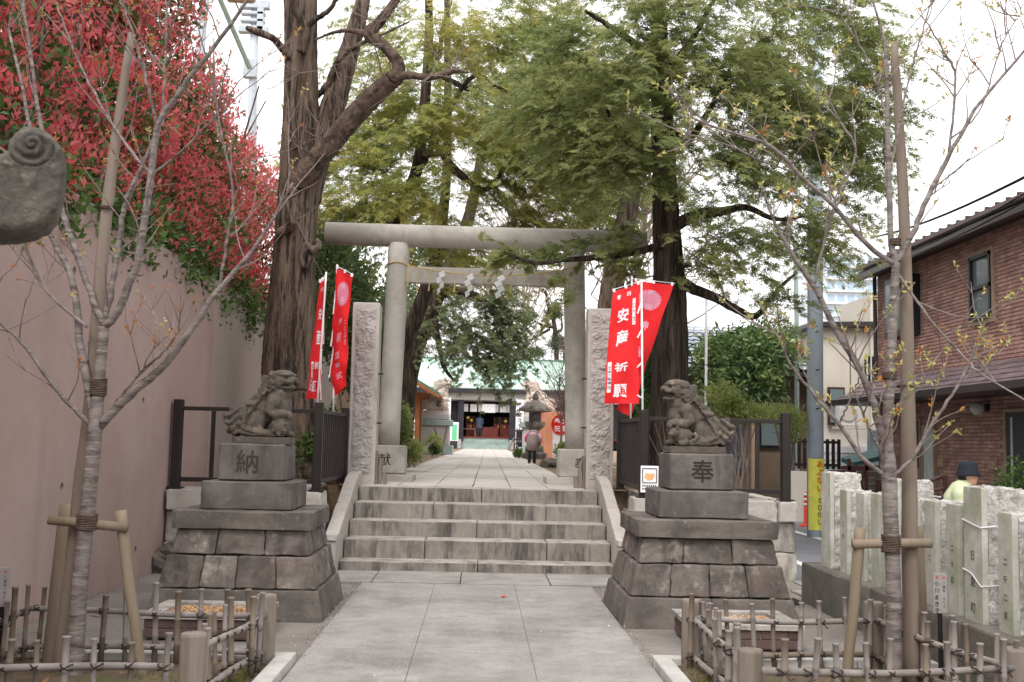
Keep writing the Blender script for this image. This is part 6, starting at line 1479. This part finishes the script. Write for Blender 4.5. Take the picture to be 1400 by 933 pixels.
        for a_ in arms: co.append((a_[:2]+[tuple(Vector(a_[1]).lerp(Vector(a_[2]), .85))], [.082, .066, .052]))
        co.append(([tor((.0, 0, 1.30)), tor((.01, 0, 1.38))], [.088, .078]))
    put('coat', grow(co, .016), cloth)
    return g, W, s_, hb, tor
wb = Vector((4.64, 10.72, -.10))
g, W, s_, hb, tor = figure('person', wb, R(-25), 'woman in a black bucket hat and pale green jacket walking behind the granite fence', 1.50,
    dict(stride=.16, bend=.22, arm_r=((.04, -.24, 1.02), (.14, -.22, .82)), arm_l=((-.04, .24, 1.02), (.06, .25, .80))), M['coat_green'], M['trouser'])
mh = MB(); o_ = W((hb[0], hb[1], hb[2]+.05)); mh.lathe([(.105*s_, -.03), (.124*s_, -.04), (.126*s_, -.028), (.102*s_, .01), (.097*s_, .05), (.088*s_, .088), (.06*s_, .102), (.02*s_, .104)], o_, 28)
for i, v in enumerate(mh.v): mh.v[i] = (v[0], v[1], v[2]+.006*math.sin(3*math.atan2(v[1]-o_.y, v[0]-o_.x)))
mh.build('hat', M['hat'], g, True)
ms = MB(); ms.tube([W(tor(p)) for p in ((.03, .13, 1.37), (.14, .06, 1.26), (.175, -.02, 1.1), (.15, -.12, .96), (.03, -.21, .83))], .012, 6); ms.build('bag_strap', M['hair'], g, True)
ms = MB(); ms.tube([W(tor(p)) for p in ((.03, .13, 1.37), (-.12, .10, 1.33), (-.175, 0, 1.18), (-.16, -.1, 1.0), (-.02, -.21, .84))], .012, 6); ms.build('bag_strap', M['hair'], g, True)
ms = MB(); ms.box(W((.0, -.23, .74)), (.24, .10, .18), R(12), .03); ms.build('shoulder_bag', M['hat'], g)
pb = at(727, 632.5, 31); pb.z = UP
g, W, s_, hb, tor = figure('person', (pb.x, pb.y, UP), R(75), 'stooping figure in a mauve padded coat with pink sleeves beside the stone lantern', 1.12,
    dict(stride=.06, bend=.6, puffy=1, arm_r=((.15, -.25, 1.05), (.3, -.2, .95)), arm_l=((.12, .26, 1.08), (.28, .2, .98))), M['coat_brown'], M['trouser'])
for sy in (-1, 1):
    ms = MB(); ms.tube([W(tor(p)) for p in ((.0, sy*.18, 1.26), (.06, sy*.27, 1.12), (.16, sy*.27, 1.02))], [.11*s_, .10*s_, .09*s_], 12); ms.build('sleeve', M['pink'] if sy > 0 else M['pink_pale'], g, True)
ms = MB(); ms.ball(W(tor((-.03, 0, 1.22))), (.21*s_, .22*s_, .13*s_), 14, 9); ms.build('quilted_yoke', M['pink_pale'], g, True)
figure('person', (.02, 79.75, 1.645), R(90), 'visitor in a dark blue coat standing at the hall entrance', 1.68, dict(stride=.02, arm_r=((.05, -.24, 1.02), (.16, -.12, 1.1)), arm_l=((.05, .24, 1.02), (.16, .12, 1.1))), M['coat_blue'], M['trouser'])

# ------------------------------------------------------------------ brick house across the road
M['tile_brick'] = surf('red_brown_tile', 'a37d73', 'b8948b', 6, .75, .15, 60, .0, .12, island=.22, spots=(('7a4f48', 2, .5, .72, .5),))
M['mortar'] = surf('mortar', '8a726a', '977f77', 5, .9, .1, 80, 0, .1)
M['gutter'] = plain('dark_gutter', '3a3334', .4); M['slate'] = surf('purple_slate', '6a5a5e', '7d6c70', 3, .7, .15, 60, .0, .1, island=.15)
M['win_frame'] = plain('black_window_frame', '1f2124', .4); M['trim'] = plain('beige_trim', 'a8917c', .7); M['cream'] = surf('cream_render', 'd0c9bd', 'dbd5ca', .8, .85, .05, 90, 0, .05, streaks=(('a8a196', 2, .2, .55, .75, .5),))
M['white_wall'] = surf('white_siding', 'd5d7da', 'e3e5e8', 1, .7, .05, 60, 0, .04); M['blue_panel'] = plain('blue_grey_panel', '8ea2ae', .5); M['grey_door'] = plain('dark_grey_door', '333b42', .4); M['pale_panel'] = plain('pale_green_panel', 'c2d0ce', .5)
def glassmat():
    T = NT('window_glass'); b = T.n('ShaderNodeBsdfPrincipled'); b.inputs['Base Color'].default_value = lin('6f7f82'); b.inputs['Roughness'].default_value = .08; b.inputs['Specular IOR Level'].default_value = .8
    T.l(b.outputs[0], T.out.inputs['Surface']); return T.m
M['glass'] = glassmat(); M['curtain'] = plain('net_curtain', 'c3c6c2', .8)
HXX = 8.5
bh = thing('brick_house', (HXX+3, 16.5, -.1), 'two storey house clad in red-brown brick tiles across the road', 'house')
y0, y1, ztop = 8.0, 23.25, 5.22
openings = [(17.9, 18.7, 3.72, 4.85), (21.0, 22.05, 3.75, 4.9), (16.2, 17.55, -.1, 2.18), (20.3, 20.85, -.1, 1.95), (20.95, 21.9, -.1, 2.1), (12, 13.2, 3.6, 4.9)]
mb = MB(); mb.box((HXX+3.2, (y0+y1)/2, ztop/2-.05), (6.36, y1-y0-.02, ztop+.1)); mb.build('wall', M['mortar'], bh)
mb = MB(); rz = .066; tl = .235
nrow = int((ztop+.1)/rz)
for r_ in range(nrow):
    z = -.1+rz*(r_+.5); y = y0-(.5*tl if r_ % 2 else 0)
    if 2.42 < z < 2.60: continue
    while y < y1:
        a, b = max(y, y0), min(y+tl-.009, y1); y += tl
        if b-a < .03 or any(o_[0] < b-.02 and o_[1] > a+.02 and o_[2] < z+.03 and o_[3] > z-.03 for o_ in openings): continue
        x = HXX+.02; e = .006; za, zb = z-rz/2+.0045, z+rz/2-.0045
        mb.add([(x, a, za), (x, b, za), (x, b, zb), (x, a, zb), (x-.014, a+e, za+e), (x-.014, b-e, za+e), (x-.014, b-e, zb-e), (x-.014, a+e, zb-e)], [(4, 5, 6, 7), (0, 1, 5, 4), (1, 2, 6, 5), (2, 3, 7, 6), (3, 0, 4, 7)])
o = mb.build('brick_cladding', M['tile_brick'], bh); o['kind'] = 'stuff'
def window(parent, ya, yb, za, zb, x, frame=.06, mull=True, trim=True):
    g = MB(); x0 = x-.03
    if trim:
        for (a, b, c, d) in ((ya-.07, yb+.07, za-.07, za), (ya-.07, yb+.07, zb, zb+.07), (ya-.07, ya, za, zb), (yb, yb+.07, za, zb)): g.box((x-.005, (a+b)/2, (c+d)/2), (.05, b-a, d-c))
        wn = g.build('window', M['trim'], parent)
    else: wn = None
    f = MB()
    for (a, b, c, d) in ((ya, yb, za, za+frame), (ya, yb, zb-frame, zb), (ya, ya+frame, za, zb), (yb-frame, yb, za, zb))+(((ya, yb, (za+zb)/2-.03, (za+zb)/2+.03),) if mull else ()): f.box((x0+.01, (a+b)/2, (c+d)/2), (.07, b-a, d-c))
    fr = f.build('frame' if wn else 'window', M['win_frame'], wn or parent); par = wn or fr
    for c, d in (((za, (za+zb)/2), ((za+zb)/2, zb)) if mull else ((za, zb),)):
        p = MB(); p.add([(x+.008, ya, c), (x+.008, yb, c), (x+.008, yb, d), (x+.008, ya, d)], [(0, 1, 2, 3)]); p.build('pane', M['glass'], par)
    return par
window(bh, 17.9, 18.7, 3.72, 4.85, HXX)
ow = MB(); ow.box((HXX-.12, 21.52, 4.33), (.3, 1.1, 1.2)); bw = ow.build('bay_window', M['win_frame'], bh); window(bw, 21.05, 22.0, 3.8, 4.86, HXX-.285, .07, True, False) if False else None
pp = MB(); pp.add([(HXX-.275, 21.05, 3.85), (HXX-.275, 22.0, 3.85), (HXX-.275, 22.0, 4.82), (HXX-.275, 21.05, 4.82)], [(0, 1, 2, 3)]); pp.build('pane', M['glass'], bw)
# upper eaves and roof
for nm, c, sz_, m_ in (('gutter', (HXX-.40, 15.2, 5.16), (.13, 16.4, .12), 'gutter'), ('eave_board', (HXX-.30, 15.2, 5.24), (.09, 16.4, .14), 'gutter'), ('soffit', (HXX-.13, 15.2, 5.215), (.3, 16.3, .03), 'gutter')):
    b_ = MB(); b_.box(c, sz_); b_.build(nm, M[m_], bh)
b_ = MB(); b_.hexa([(HXX-.46, 7.1, 5.30), (HXX+3.2, 7.1, 6.4), (HXX+3.2, 23.42, 6.4), (HXX-.46, 23.42, 5.30), (HXX-.46, 7.1, 5.37), (HXX+3.2, 7.1, 6.5), (HXX+3.2, 23.42, 6.5), (HXX-.46, 23.42, 5.37)], sub=1, bev=0); ro_ = b_.build('roof', M['slate'], bh)
b_ = MB()
for k in range(46): b_.box((HXX-.3, 7.3+.36*k, 5.44), (.1, .05, .05))
o = b_.build('snow_guards', M['gutter'], ro_); o['kind'] = 'stuff'
# lean-to roof over the ground floor
lt = MB()
for k in range(5):
    xa, xb = HXX-1.0+.2*k, HXX-1.0+.2*(k+1)+.03; za, zb = 2.46+.105*k, 2.46+.105*(k+1)
    y = 7.8-(.2 if k % 2 else 0)
    while y < 23.3:
        ye = min(y+.40, 23.35); lt.hexa([(xa, y, za), (xb, y, zb), (xb, ye-.01, zb), (xa, ye-.01, za), (xa, y, za+.018), (xb, y, zb+.012), (xb, ye-.01, zb+.012), (xa, ye-.01, za+.018)], sub=1, bev=0) if False else lt.add([(xa, y, za+.02), (xb, y, zb+.012), (xb, ye-.012, zb+.012), (xa, ye-.012, za+.02), (xa, y, za), (xa, ye-.012, za)], [(0, 3, 2, 1), (4, 5, 3, 0)]); y += .41
o = lt.build('porch_roof', M['slate'], bh)
for nm, c, sz_ in (('porch_gutter', (HXX-1.06, 15.5, 2.44), (.12, 15.6, .11)), ('porch_soffit', (HXX-.5, 15.5, 2.42), (1.0, 15.5, .04))): b_ = MB(); b_.box(c, sz_); b_.build(nm, M['gutter'], bh)
for (ya, yb, za, zb, m_, nm) in ((16.25, 17.5, -.1, 2.13, 'grey_door', 'door'), (20.33, 20.82, -.1, 1.92, 'pale_panel', 'storage_door'), (20.98, 21.88, -.1, 2.06, 'grey_door', 'door')):
    b_ = MB(); b_.box((HXX+.02, (ya+yb)/2, (za+zb)/2), (.06, yb-ya, zb-za), 0, .005); d_ = b_.build(nm, M[m_], bh)
    b_ = MB(); b_.box((HXX-.03, ya+.12, 1.0), (.05, .03, .3)); b_.build('handle', M['white_metal'], d_)
    b_ = MB()
    for (a, b, c, d) in ((ya-.05, ya, za, zb+.05), (yb, yb+.05, za, zb+.05), (ya, yb, zb, zb+.05)): b_.box((HXX-.0, (a+b)/2, (c+d)/2), (.07, b-a, d-c))
    b_.build('door_frame', M['trim'], d_)
b_ = MB(); b_.box((HXX-.0, 17.3, 1.2), (.075, .02, 1.7)); b_.build('door_strip', M['white_metal'], bh)
for y in (19.95, 17.95): b_ = MB(); b_.box((HXX-.03, y, 1.28), (.08, .22, .16), 0, .01); b_.build('mailbox', M['trim'], bh)
b_ = MB(); b_.lathe([(.05, .12), (.11, .08), (.12, -.02), (.05, -.1)], (HXX-.18, 18.15, 2.2), 14); b_.build('porch_lamp', M['curtain'], bh, True)
b_ = MB(); b_.box((HXX-.05, 18.15, 2.22), (.12, .14, .12), 0, .02); b_.build('lamp_bracket', M['gutter'], bh)
b_ = MB(); b_.tube([(HXX-.1, 23.1, 5.3), (HXX-.08, 23.1, 2.5)], .045, 8); b_.build('downpipe', M['gutter'], bh)
M['amber'] = plain('amber_lamp', 'e0a050', .5)
b_ = MB(); b_.box((HXX-.1, 22.8, 2.95), (.1, .1, .16)); b_.build('outdoor_lamp', M['amber'], bh)
# clipped hedge in front of the house, garden gate, low walls
hd_ = thing('clipped_hedge', (7.6, 14.2, -.1), 'clipped green hedge at the right edge in front of the brick house', 'hedge')
broad_crown('foliage', [(7.5, 13.6, .55, .5, 1.5, .95, 1700), (7.45, 14.8, .65, .45, .7, .78, 1100), (7.5, 12.4, .6, .5, 1, .85, 800)], M['leaf_light_dull'] if 'leaf_light_dull' in M else M['leaf_mid'], hd_, np.random.default_rng(31), .05, .03, .75, .3, 5, .03)
for k in range(5): b_ = MB(); b_.tube([(7.5, 12.2+.6*k, -.12), (7.52, 12.25+.6*k, .5)], .02, 6); b_.build('stem', M['twig'], hd_)
M['gate_brown'] = plain('brown_gate_metal', '4a2c28', .5)
gt = thing('garden_gate', (7.4, 17.0, -.1), 'brown metal garden gate with arched top rail before the brick house', 'gate')
Yg = 16.5
for uv, r in (([(1258, 672), (1270, 658), (1285, 652), (1292, 653)], .03), ([(1258, 685), (1272, 672), (1292, 667)], .025), ([(1292, 650), (1292, 740)], .04)):
    b_ = MB(); b_.tube(path(Yg, *uv), r, 6); b_.build('arched_rail', M['gate_brown'], gt)
a, b = at(1256, 668, Yg), at(1294, 720, Yg)
b_ = MB(); b_.box(((a.x+b.x)/2, Yg, .35), (b.x-a.x, .05, .8)); b_.build('panel', M['gate_brown'], gt)
a = at(1262, 677, Yg); a2 = at(1290, 680, Yg)
for k in range(5): p = a.lerp(a2, k/4); b_ = MB(); b_.box((p.x, Yg-.03, p.z), (.07, .015, .02)); b_.build('slot', M['white_metal'], gt)
lf = thing('lattice_fence', at(1180, 720, 21), 'brown lattice fence panel behind the nearest granite posts', 'fence')
a, b = at(1162, 640, 21), at(1183, 674, 21); cx = (a.x+b.x)/2
for k in range(9):
    for sg in (-1, 1):
        b_ = MB(); x = a.x+(b.x-a.x)*k/8; b_.tube([(max(a.x, min(b.x, x-.12*sg)), 21, b.z-.1), (max(a.x, min(b.x, x+.12*sg)), 21, a.z-.04)], .008, 4); b_.build('lattice_strip', M['gate_brown'], lf)
for (x, z, w_, h_) in ((cx, a.z, .62, .08), (a.x-.02, .6, .06, 1.4), (b.x+.02, .6, .06, 1.4)): b_ = MB(); b_.box((x, 21, z), (w_, .06, h_)); b_.build('frame', M['gate_brown'], lf)
b_ = MB(); b_.box((at(1150, 650, 21.2).x, 21.2, .9), (.5, .06, .35)); b_.build('panel', M['gate_brown'], lf)
pw = thing('plank_wall', at(1195, 720, 22.5), 'grey stacked plank wall beside the brick house corner', 'wall')
a, b = at(1183, 636, 22.5), at(1212, 700, 22.5)
for k in range(9): b_ = MB(); b_.box(((a.x+b.x)/2, 22.5, a.z-.06-.125*k), (b.x-a.x+.25, .08, .115), 0, .008); b_.build('plank', M['post_wood'], pw)
b_ = MB(); b_.box((at(1204, 670, 20.5).x, 20.5, .55), (.16, .12, .75), 0, .01); tag(b_.build('meter_box', M['gate_brown'], loc=at(1204, 700, 20.5)), 'small red-brown box behind the right sapling trunk', 'box')

# ------------------------------------------------------------------ houses behind
h2 = thing('pale_house', (10.6, 28, -.1), 'cream and white house with air conditioner left of the brick house', 'house')
for nm, c, s2, m_ in (('wall', (10.9, 30.0, 2.2), (4.6, 5, 4.8), 'cream'), ('lower_siding', (9.2, 27.44, .7), (1.2, .1, 1.7), 'white_wall'), ('corner_tower', (10.6, 28.6, 3.6), (1.5, 2.4, 3.6), 'cream'), ('window_dark', (9.93, 27.36, 3.45), (.5, .06, .75), 'win_frame'), ('blue_shed', (10.1, 26.6, 1.0), (1.0, .8, 1.9), 'blue_panel')):
    b_ = MB(); b_.box(c, s2); b_.build(nm, M[m_], h2)
for k in range(9): b_ = MB(); b_.box((9.2, 27.38, -.05+.18*k), (1.2, .03, .012)); b_.build('siding_line', M['cream'], h2)
for k in range(5): b_ = MB(); b_.box((9.93-.2+.1*k, 27.32, 3.45), (.03, .03, .75)); b_.build('window_bar', M['cream'], h2)
wd = MB(); p = at(1143, 540, 27.4); wd.box((p.x, 27.4, 2.55), (.42, .1, .95)); wn_ = wd.build('window', M['gate_brown'], h2)
for dz in (-.22, .22): b_ = MB(); b_.box((p.x, 27.34, 2.55+dz), (.34, .04, .4)); b_.build('pane', M['glass'], wn_)
b_ = MB(); p = at(1158, 550, 26.4); b_.box((p.x+.05, 26.5, 2.35), (.5, .35, .62), 0, .02); ac = b_.build('air_conditioner', M['white_wall'], h2)
b_ = MB(); b_.lathe([(.2, 0), (.2, .02)], (0, 0, 0), 18); b_.v = [(p.x+.0+q[0], 26.31-q[2], 2.35+q[1]) for q in b_.v]; b_.build('fan_grille', M['cream'], ac)
b_ = MB(); b_.box((p.x+.2, 26.5, 1.99), (.9, .5, .06)); b_.build('shelf', M['cream'], h2)
b_ = MB(); b_.prism([(8.3, 4.55), (13.4, 4.55), (13.4, 4.8), (8.3, 4.65)], lambda a, b, d: Vector((a, d, b)), 27.2, 33); b_.build('roof', M['gutter'], h2)
M['teal'] = plain('teal_cover', '3f6a68', .6)
b_ = MB(); a, b = at(1158, 632, 23.6), at(1200, 622, 23.6); b_.hexa([(a.x, 23.2, a.z-.1), (b.x, 23.2, b.z-.1), (b.x, 24, b.z), (a.x, 24, a.z), (a.x, 23.2, a.z), (b.x, 23.2, b.z), (b.x, 24, b.z+.1), (a.x, 24, a.z+.1)], sub=2, bev=.01); cv = tag(b_.build('bike_shelter', M['teal'], loc=(a.x, 23.6, 0)), 'low shelter with a dark teal sheet roof by the white house', 'shelter')
for x in (a.x+.1, b.x-.1): b_ = MB(); b_.tube([(x, 23.4, -.12), (x, 23.4, a.z-.05)], .03, 6); b_.build('leg', M['gutter'], cv)
h3 = thing('tiled_house', (6.9, 31, -.1), 'old brown house with grey tiled roof behind the evergreen bush', 'house')
M['brown_wall'] = surf('brown_house_wall', '6b5c4f', '7b6b5d', 1, .85, .1, 50, 0, .08); M['roof_tile'] = surf('silver_grey_tile', '9aa0aa', 'b2b8c2', 3, .5, .1, 50, 0, .08, island=.15)
for nm, c, s2, m_ in (('wall', (6.9, 31.2, 1.6), (3.4, 5, 3.6), 'brown_wall'), ('pillar', (7.18, 28.6, 1.6), (.16, .16, 3.4), 'trim'), ('shutter', (6.7, 28.66, 1.9), (.5, .06, 2.2), 'coat_blue'), ('window', (7.62, 28.66, 2.2), (.6, .06, 1.5), 'win_frame')):
    b_ = MB(); b_.box(c, s2); pt_ = b_.build(nm, M[m_], h3)
for dz in (-.36, .36): b_ = MB(); b_.box((7.62, 28.61, 2.2+dz), (.48, .03, .62)); b_.build('pane', M['glass'], pt_)
b_ = MB()
for r_ in range(11):
    for c_ in range(26):
        x = 4.3+.20*c_; t0 = r_/11; y = 27.9+2.6*t0; z = 3.45+1.35*t0
        pr = [(x+.2*q/4, .032*math.sin(q/4*math.pi)) for q in range(5)]
        b_.add([(px, y-.02, z+pz+.025) for px, pz in pr]+[(px, y+.25, z+.128+pz) for px, pz in pr], [(q, q+1, 6+q, 5+q) for q in range(4)])
o = b_.build('roof_tiles', M['roof_tile'], h3); o['kind'] = 'stuff'
b_ = MB(); b_.prism([(27.85, 3.36), (30.6, 4.74), (33.4, 3.36)], lambda a, b, d: Vector((d, a, b)), 4.3, 9.5); b_.build('roof', M['gutter'], h3); b_ = MB(); b_.box((6.9, 27.86, 3.36), (5.3, .1, .12)); b_.build('gutter', M['gutter'], h3)
# dark slatted fence on a concrete wall
df = thing('slatted_fence', (7.4, 24, .95), 'dark slatted fence on a concrete wall beside the grey pole', 'fence')
a, b = at(1084, 602, 24), at(1146, 600, 24)
for z in (1.62, 1.12): b_ = MB(); b_.box(((a.x+b.x)/2, 24, z), (b.x-a.x, .04, .06)); b_.build('rail', M['rail'], df)
for k in range(9): b_ = MB(); b_.box((a.x+(b.x-a.x)*k/8, 23.96, 1.36), (.07, .03, .66)); b_.build('slat', M['rail'], df)
cw = MB(); cw.box(((a.x+b.x)/2+.2, 24.1, .42), (b.x-a.x+.8, .25, 1.1), 0, .01); tag(cw.build('concrete_wall', M['cream'], loc=(7.4, 24.1, -.1)), 'low pale concrete wall under the dark slatted fence', 'wall')

# ------------------------------------------------------------------ utility pole with a yellow warning sign, flexible posts
M['pole_grey'] = surf('pole_bluegrey', 'abbac5', 'bac8d2', 1.2, .5, .05, 60, 0, .06, streaks=(('7c8a95', 8, .4, .55, .75, .4),))
up_ = thing('utility_pole', (6.12, 19.9, -.1), 'thick blue-grey utility pole at the roadside', 'utility pole')
MB().tube([(6.12, 19.9, -.15), (6.13, 19.9, 6), (6.14, 19.9, 13)], [.15, .135, .115], 20).build('shaft', M['pole_grey'], up_, True)
for z in (2.2, 2.9, 3.6, 4.4):
    b_ = MB(); b_.tube([(6.10, 19.76, z), (6.10, 19.6, z+.0)], .012, 6); b_.build('step_bolt', M['dark_iron'], up_)
b_ = MB(); b_.box((6.14, 19.9, 12), (1.8, .1, .1)); b_.build('crossarm', M['pole_grey'], up_)
yw_ = thing('warning_sign', (6.12, 19.74, 0), 'tall yellow warning sign with red and black characters wrapped on the pole', 'sign')
M['yellow'] = plain('yellow_sign', 'e2de62', .6, .3)
n = 10; vs_ = []
for j in (0, 1):
    for k in range(n+1):
        th = R(-90)+R(-62+124*k/n); vs_.append((6.115+.165*math.cos(th), 19.9+.165*math.sin(th), (.02, 1.30)[j]))
b_ = MB(); b_.add(vs_, [(k, k+1, n+2+k, n+1+k) for k in range(n)]); b_.build('sheet', M['yellow'], yw_)
def cyl(a, b, d): th = R(-90)+(a+.045)/.167; return Vector((6.115+.1675*math.cos(th), 19.9+.1675*math.sin(th), b))
letter('writing', 'あぶない', .14, lambda a, b, d: cyl(a, b+1.2, d), M['red_print'], yw_, bold=.02, pitch=.145)
letter('writing', 'とび出し', .11, lambda a, b, d: cyl(a, b+.56, d), M['black_print'], yw_, bold=.02, pitch=.13)
M['orange_post'] = plain('orange_delineator', 'e0462e', .5, .3)
for k, (x, y) in enumerate(((6.72, 22.5), (6.60, 23.4))):
    g = thing('flexible_post', (x, y, -.11), 'orange flexible traffic post, %s of the two' % ('nearer' if k == 0 else 'farther'), 'traffic post', 'orange flexible posts')
    MB().lathe([(.13, 0), (.12, .03), (.06, .05), (.045, .07), (.04, .66), (.03, .70)], (x, y, -.11), 14).build('shaft', M['orange_post'], g, True)
    for z in (.42, .52, .62): MB().lathe([(.046, 0), (.046, .05)], (x, y, -.11+z), 14).build('reflective_band', M['white_metal'], g, True)
# thin poles and wires
b_ = MB(); b_.tube([at(1090, 660, 26), at(1089, 440, 26), at(1087, 330, 26)], .055, 10); tag(b_.build('slim_pole', M['hall_stone'], loc=at(1090, 660, 26)), 'slim pale concrete pole just left of the utility pole', 'pole')
b_ = MB(); b_.tube([at(965, 560, 24), at(966, 400, 24)], .03, 8); tag(b_.build('white_mast', M['white_metal'], loc=at(965, 560, 24)), 'thin white mast beside the cypress trunk', 'mast')
def wire(label, pts, r=.015):
    b_ = MB(); b_.tube(pts, r, 5); tag(b_.build('overhead_wire', M['black_print'], loc=pts[0]), label, 'wire', 'overhead wires')
for lab, (u0, v0, Y0), (u1, v1, Y1), sg in (('thick wire above the brick house roof', (1190, 325, 20), (1440, 222, 9), .1), ('thin wire just above the house eaves', (1230, 350, 20), (1440, 242, 9), .06), ('wire crossing the sky top right, lower', (1200, 120, 30), (1330, -40, 16), .05), ('wire crossing the sky top right, upper', (1180, 110, 30), (1310, -40, 16), .05), ('sagging cable before the tiled house', (930, 495, 20), (1090, 486, 20), .12), ('low service wire over the roof edge', (1240, 352, 20), (1440, 254, 9), .05)):
    p, q = at(u0, v0, Y0), at(u1, v1, Y1); wire(lab, [p.lerp(q, t)+Vector((0, 0, -4*sg*t*(1-t))) for t in [k/10 for k in range(11)]], .016 if 'thick' in lab else .009)
# distant flats
M['far_flat'] = surf('distant_flats', 'cbd9e4', 'd8e4ee', .2, .7, 0, 20, 0, .03); M['far_glass'] = plain('distant_windows', 'a9bfd1', .4)
fb = thing('apartment_block', (47, 135, -.2), 'pale blue distant apartment block behind the right sapling', 'building')
a, b = at(1128, 352, 130), at(1256, 332, 130)
b_ = MB(); b_.box(((a.x+b.x)/2, 136, 12.3), (b.x-a.x, 12, 25)); b_.build('wall', M['far_flat'], fb)
for r_ in range(7):
    for c_ in range(9):
        b_ = MB(); b_.box((a.x+.7+1.22*c_, 129.97, 24-1.5*r_), (.8, .1, .8)); b_.build('window', M['far_glass'], fb)
    b_ = MB(); b_.box(((a.x+b.x)/2, 129.8, 23.3-1.5*r_), (b.x-a.x, .5, .2)); b_.build('balcony', M['white_wall'], fb)
# poles behind the hedge at the left
M['far_pole'] = plain('pale_pole', 'bac3cd', .5)
g = thing('utility_pole', at(345, 300, 40)+Vector((0, 0, -5)), 'distant pale utility pole with equipment behind the red hedge', 'utility pole')
MB().tube([at(343, 420, 40), at(345, 140, 40), at(350, -20, 40)], [.2, .17, .15], 12).build('shaft', M['far_pole'], g, True)
for (u, v, w_, h_) in ((349, 8, 1.1, .3), (347, 20, .9, .12), (346, 30, .9, .12), (347, 42, 1.1, .25), (357, 28, .25, .9), (343, 95, .5, .7)):
    p = at(u, v, 39.9); b_ = MB(); b_.box((p.x, 39.85, p.z), (w_, .3, h_), 0, .02); b_.build('fitting', M['far_pole'], g)
M['green_steel'] = plain('green_steel', '7c8a7c', .5)
b_ = MB(); b_.tube([at(296, -12, 38), at(342, 95, 39)], .09, 8); b_.build('stay_arm', M['green_steel'], g)
b_ = MB(); b_.tube([at(280, -10, 30), at(274, 60, 30), at(272, 300, 30)], .14, 10); tag(b_.build('pale_mast', M['far_pole'], loc=at(272, 300, 30)), 'pale round mast rising out of the red hedge', 'mast')
g = thing('street_lamp', at(325, 0, 37), 'greenish lamp head at the top edge above the red hedge', 'lamp'); b_ = MB(); p = at(329, -4, 37); b_.box(p, (1.0, .4, .35), 0, .08); b_.build('lamp_head', M['trim'], g)
b_ = MB(); q = at(345, -30, 38); b_.tube([p, q], .05, 6); b_.build('arm', M['far_pole'], g)

# ------------------------------------------------------------------ fallen petals and leaf scraps
rg = np.random.default_rng(77); n = 240
x = np.where(rg.random(n) < .5, rg.uniform(-1.4, 1.4, n), np.where(rg.random(n) < .5, 1.22, -1.2)+rg.normal(0, .06, n)); y = rg.uniform(4.5, 12.3, n)
P = np.stack([x, y, np.full(n, .018)], 1); D = rand_dirs(n, rg); D[:, 2] = np.abs(D[:, 2])*.25; D = unit(D); S = unit(np.cross(D, np.tile([0, 0, 1.], (n, 1)))); l = rg.uniform(.006, .014, n)
tag(fast_quads('fallen_petals', leaves(P, D, S, l, l*.8), M['white_cloth']), 'tiny white petals scattered on the paving', 'petals', kind='stuff')
n = 110; x = np.concatenate([rg.uniform(-3, -1.4, 55), rg.uniform(1.4, 3, 55)]); y = rg.uniform(5, 7.4, n); P = np.stack([x, y, np.full(n, .045)], 1); D = rand_dirs(n, rg); D[:, 2] = np.abs(D[:, 2])*.3; D = unit(D); S = unit(np.cross(D, np.tile([0, 0, 1.], (n, 1)))); l = rg.uniform(.03, .07, n)
tag(fast_quads('dead_leaves', leaves(P, D, S, l, l*.5), M['dead_leaf']), 'dead brown leaves lying on the soil of the planting beds', 'leaves', kind='stuff')
p = at(698, 810, 11.3); b_ = MB(); P = np.array([[.27, 10.6, .02]]*5); D = unit(np.array([[1, .2, .3], [-.6, .7, .3], [-.3, -.8, .4], [.4, .9, .5], [-.9, -.1, .2]])); S = unit(np.cross(D, np.tile([0, 0, 1.], (5, 1)))); l = np.full(5, .035)
tag(fast_quads('red_blossom', leaves(P, D, S, l, l*.7), M['red_print']), 'single fallen red blossom on the concrete path', 'flower')

# grit, crumbs of soil and moss gathered along the foot of walls, pedestals and path edges
rg = np.random.default_rng(12); lines = [((-3.46, 4), (-3.46, 12.3), .05, 500), ((-1.2, 7.5), (-1.2, 11.5), .035, 260), ((1.23, 7.6), (1.23, 11.5), .035, 260), ((-2.7, 9.08), (-1.25, 9.08), .04, 110), ((1.22, 9.08), (2.68, 9.08), .04, 110), ((-1.25, 9.08), (-1.25, 10.6), .03, 90), ((1.23, 9.08), (1.23, 10.6), .03, 90), ((-1.5, 12.46), (1.5, 12.46), .02, 160), ((3.15, 7.6), (3.15, 10.9), .04, 260), ((-1.5, 12.9), (1.5, 12.88), .012, 40)]
Pg = []
for (a, b, w_, n) in lines:
    t = rg.random(n)**1.0; Pg.append(np.stack([a[0]+(b[0]-a[0])*t+rg.normal(0, w_, n), a[1]+(b[1]-a[1])*t+rg.normal(0, w_, n), np.full(n, .008)+(.12 if a[1] == 12.9 else 0)+(.018 if abs(a[0]) < 1.25 and a[1] < 9 else 0)], 1))
P = np.concatenate(Pg); n = len(P); D = rand_dirs(n, rg); D[:, 2] = np.abs(D[:, 2])*.5; D = unit(D); S = unit(np.cross(D, np.tile([0, 0, 1.], (n, 1)))); l = rg.uniform(.006, .022, n)
M['grit'] = leafmat('grit_and_moss', ['3a332b', '57493c', '6f6350', '5a5d3a', '8a7c6a'], 2, .0)
tag(fast_quads('ground_litter', leaves(P, D, S, l, l*.7), M['grit']), 'dark grit and moss crumbs gathered along wall and path edges', 'litter', kind='stuff')
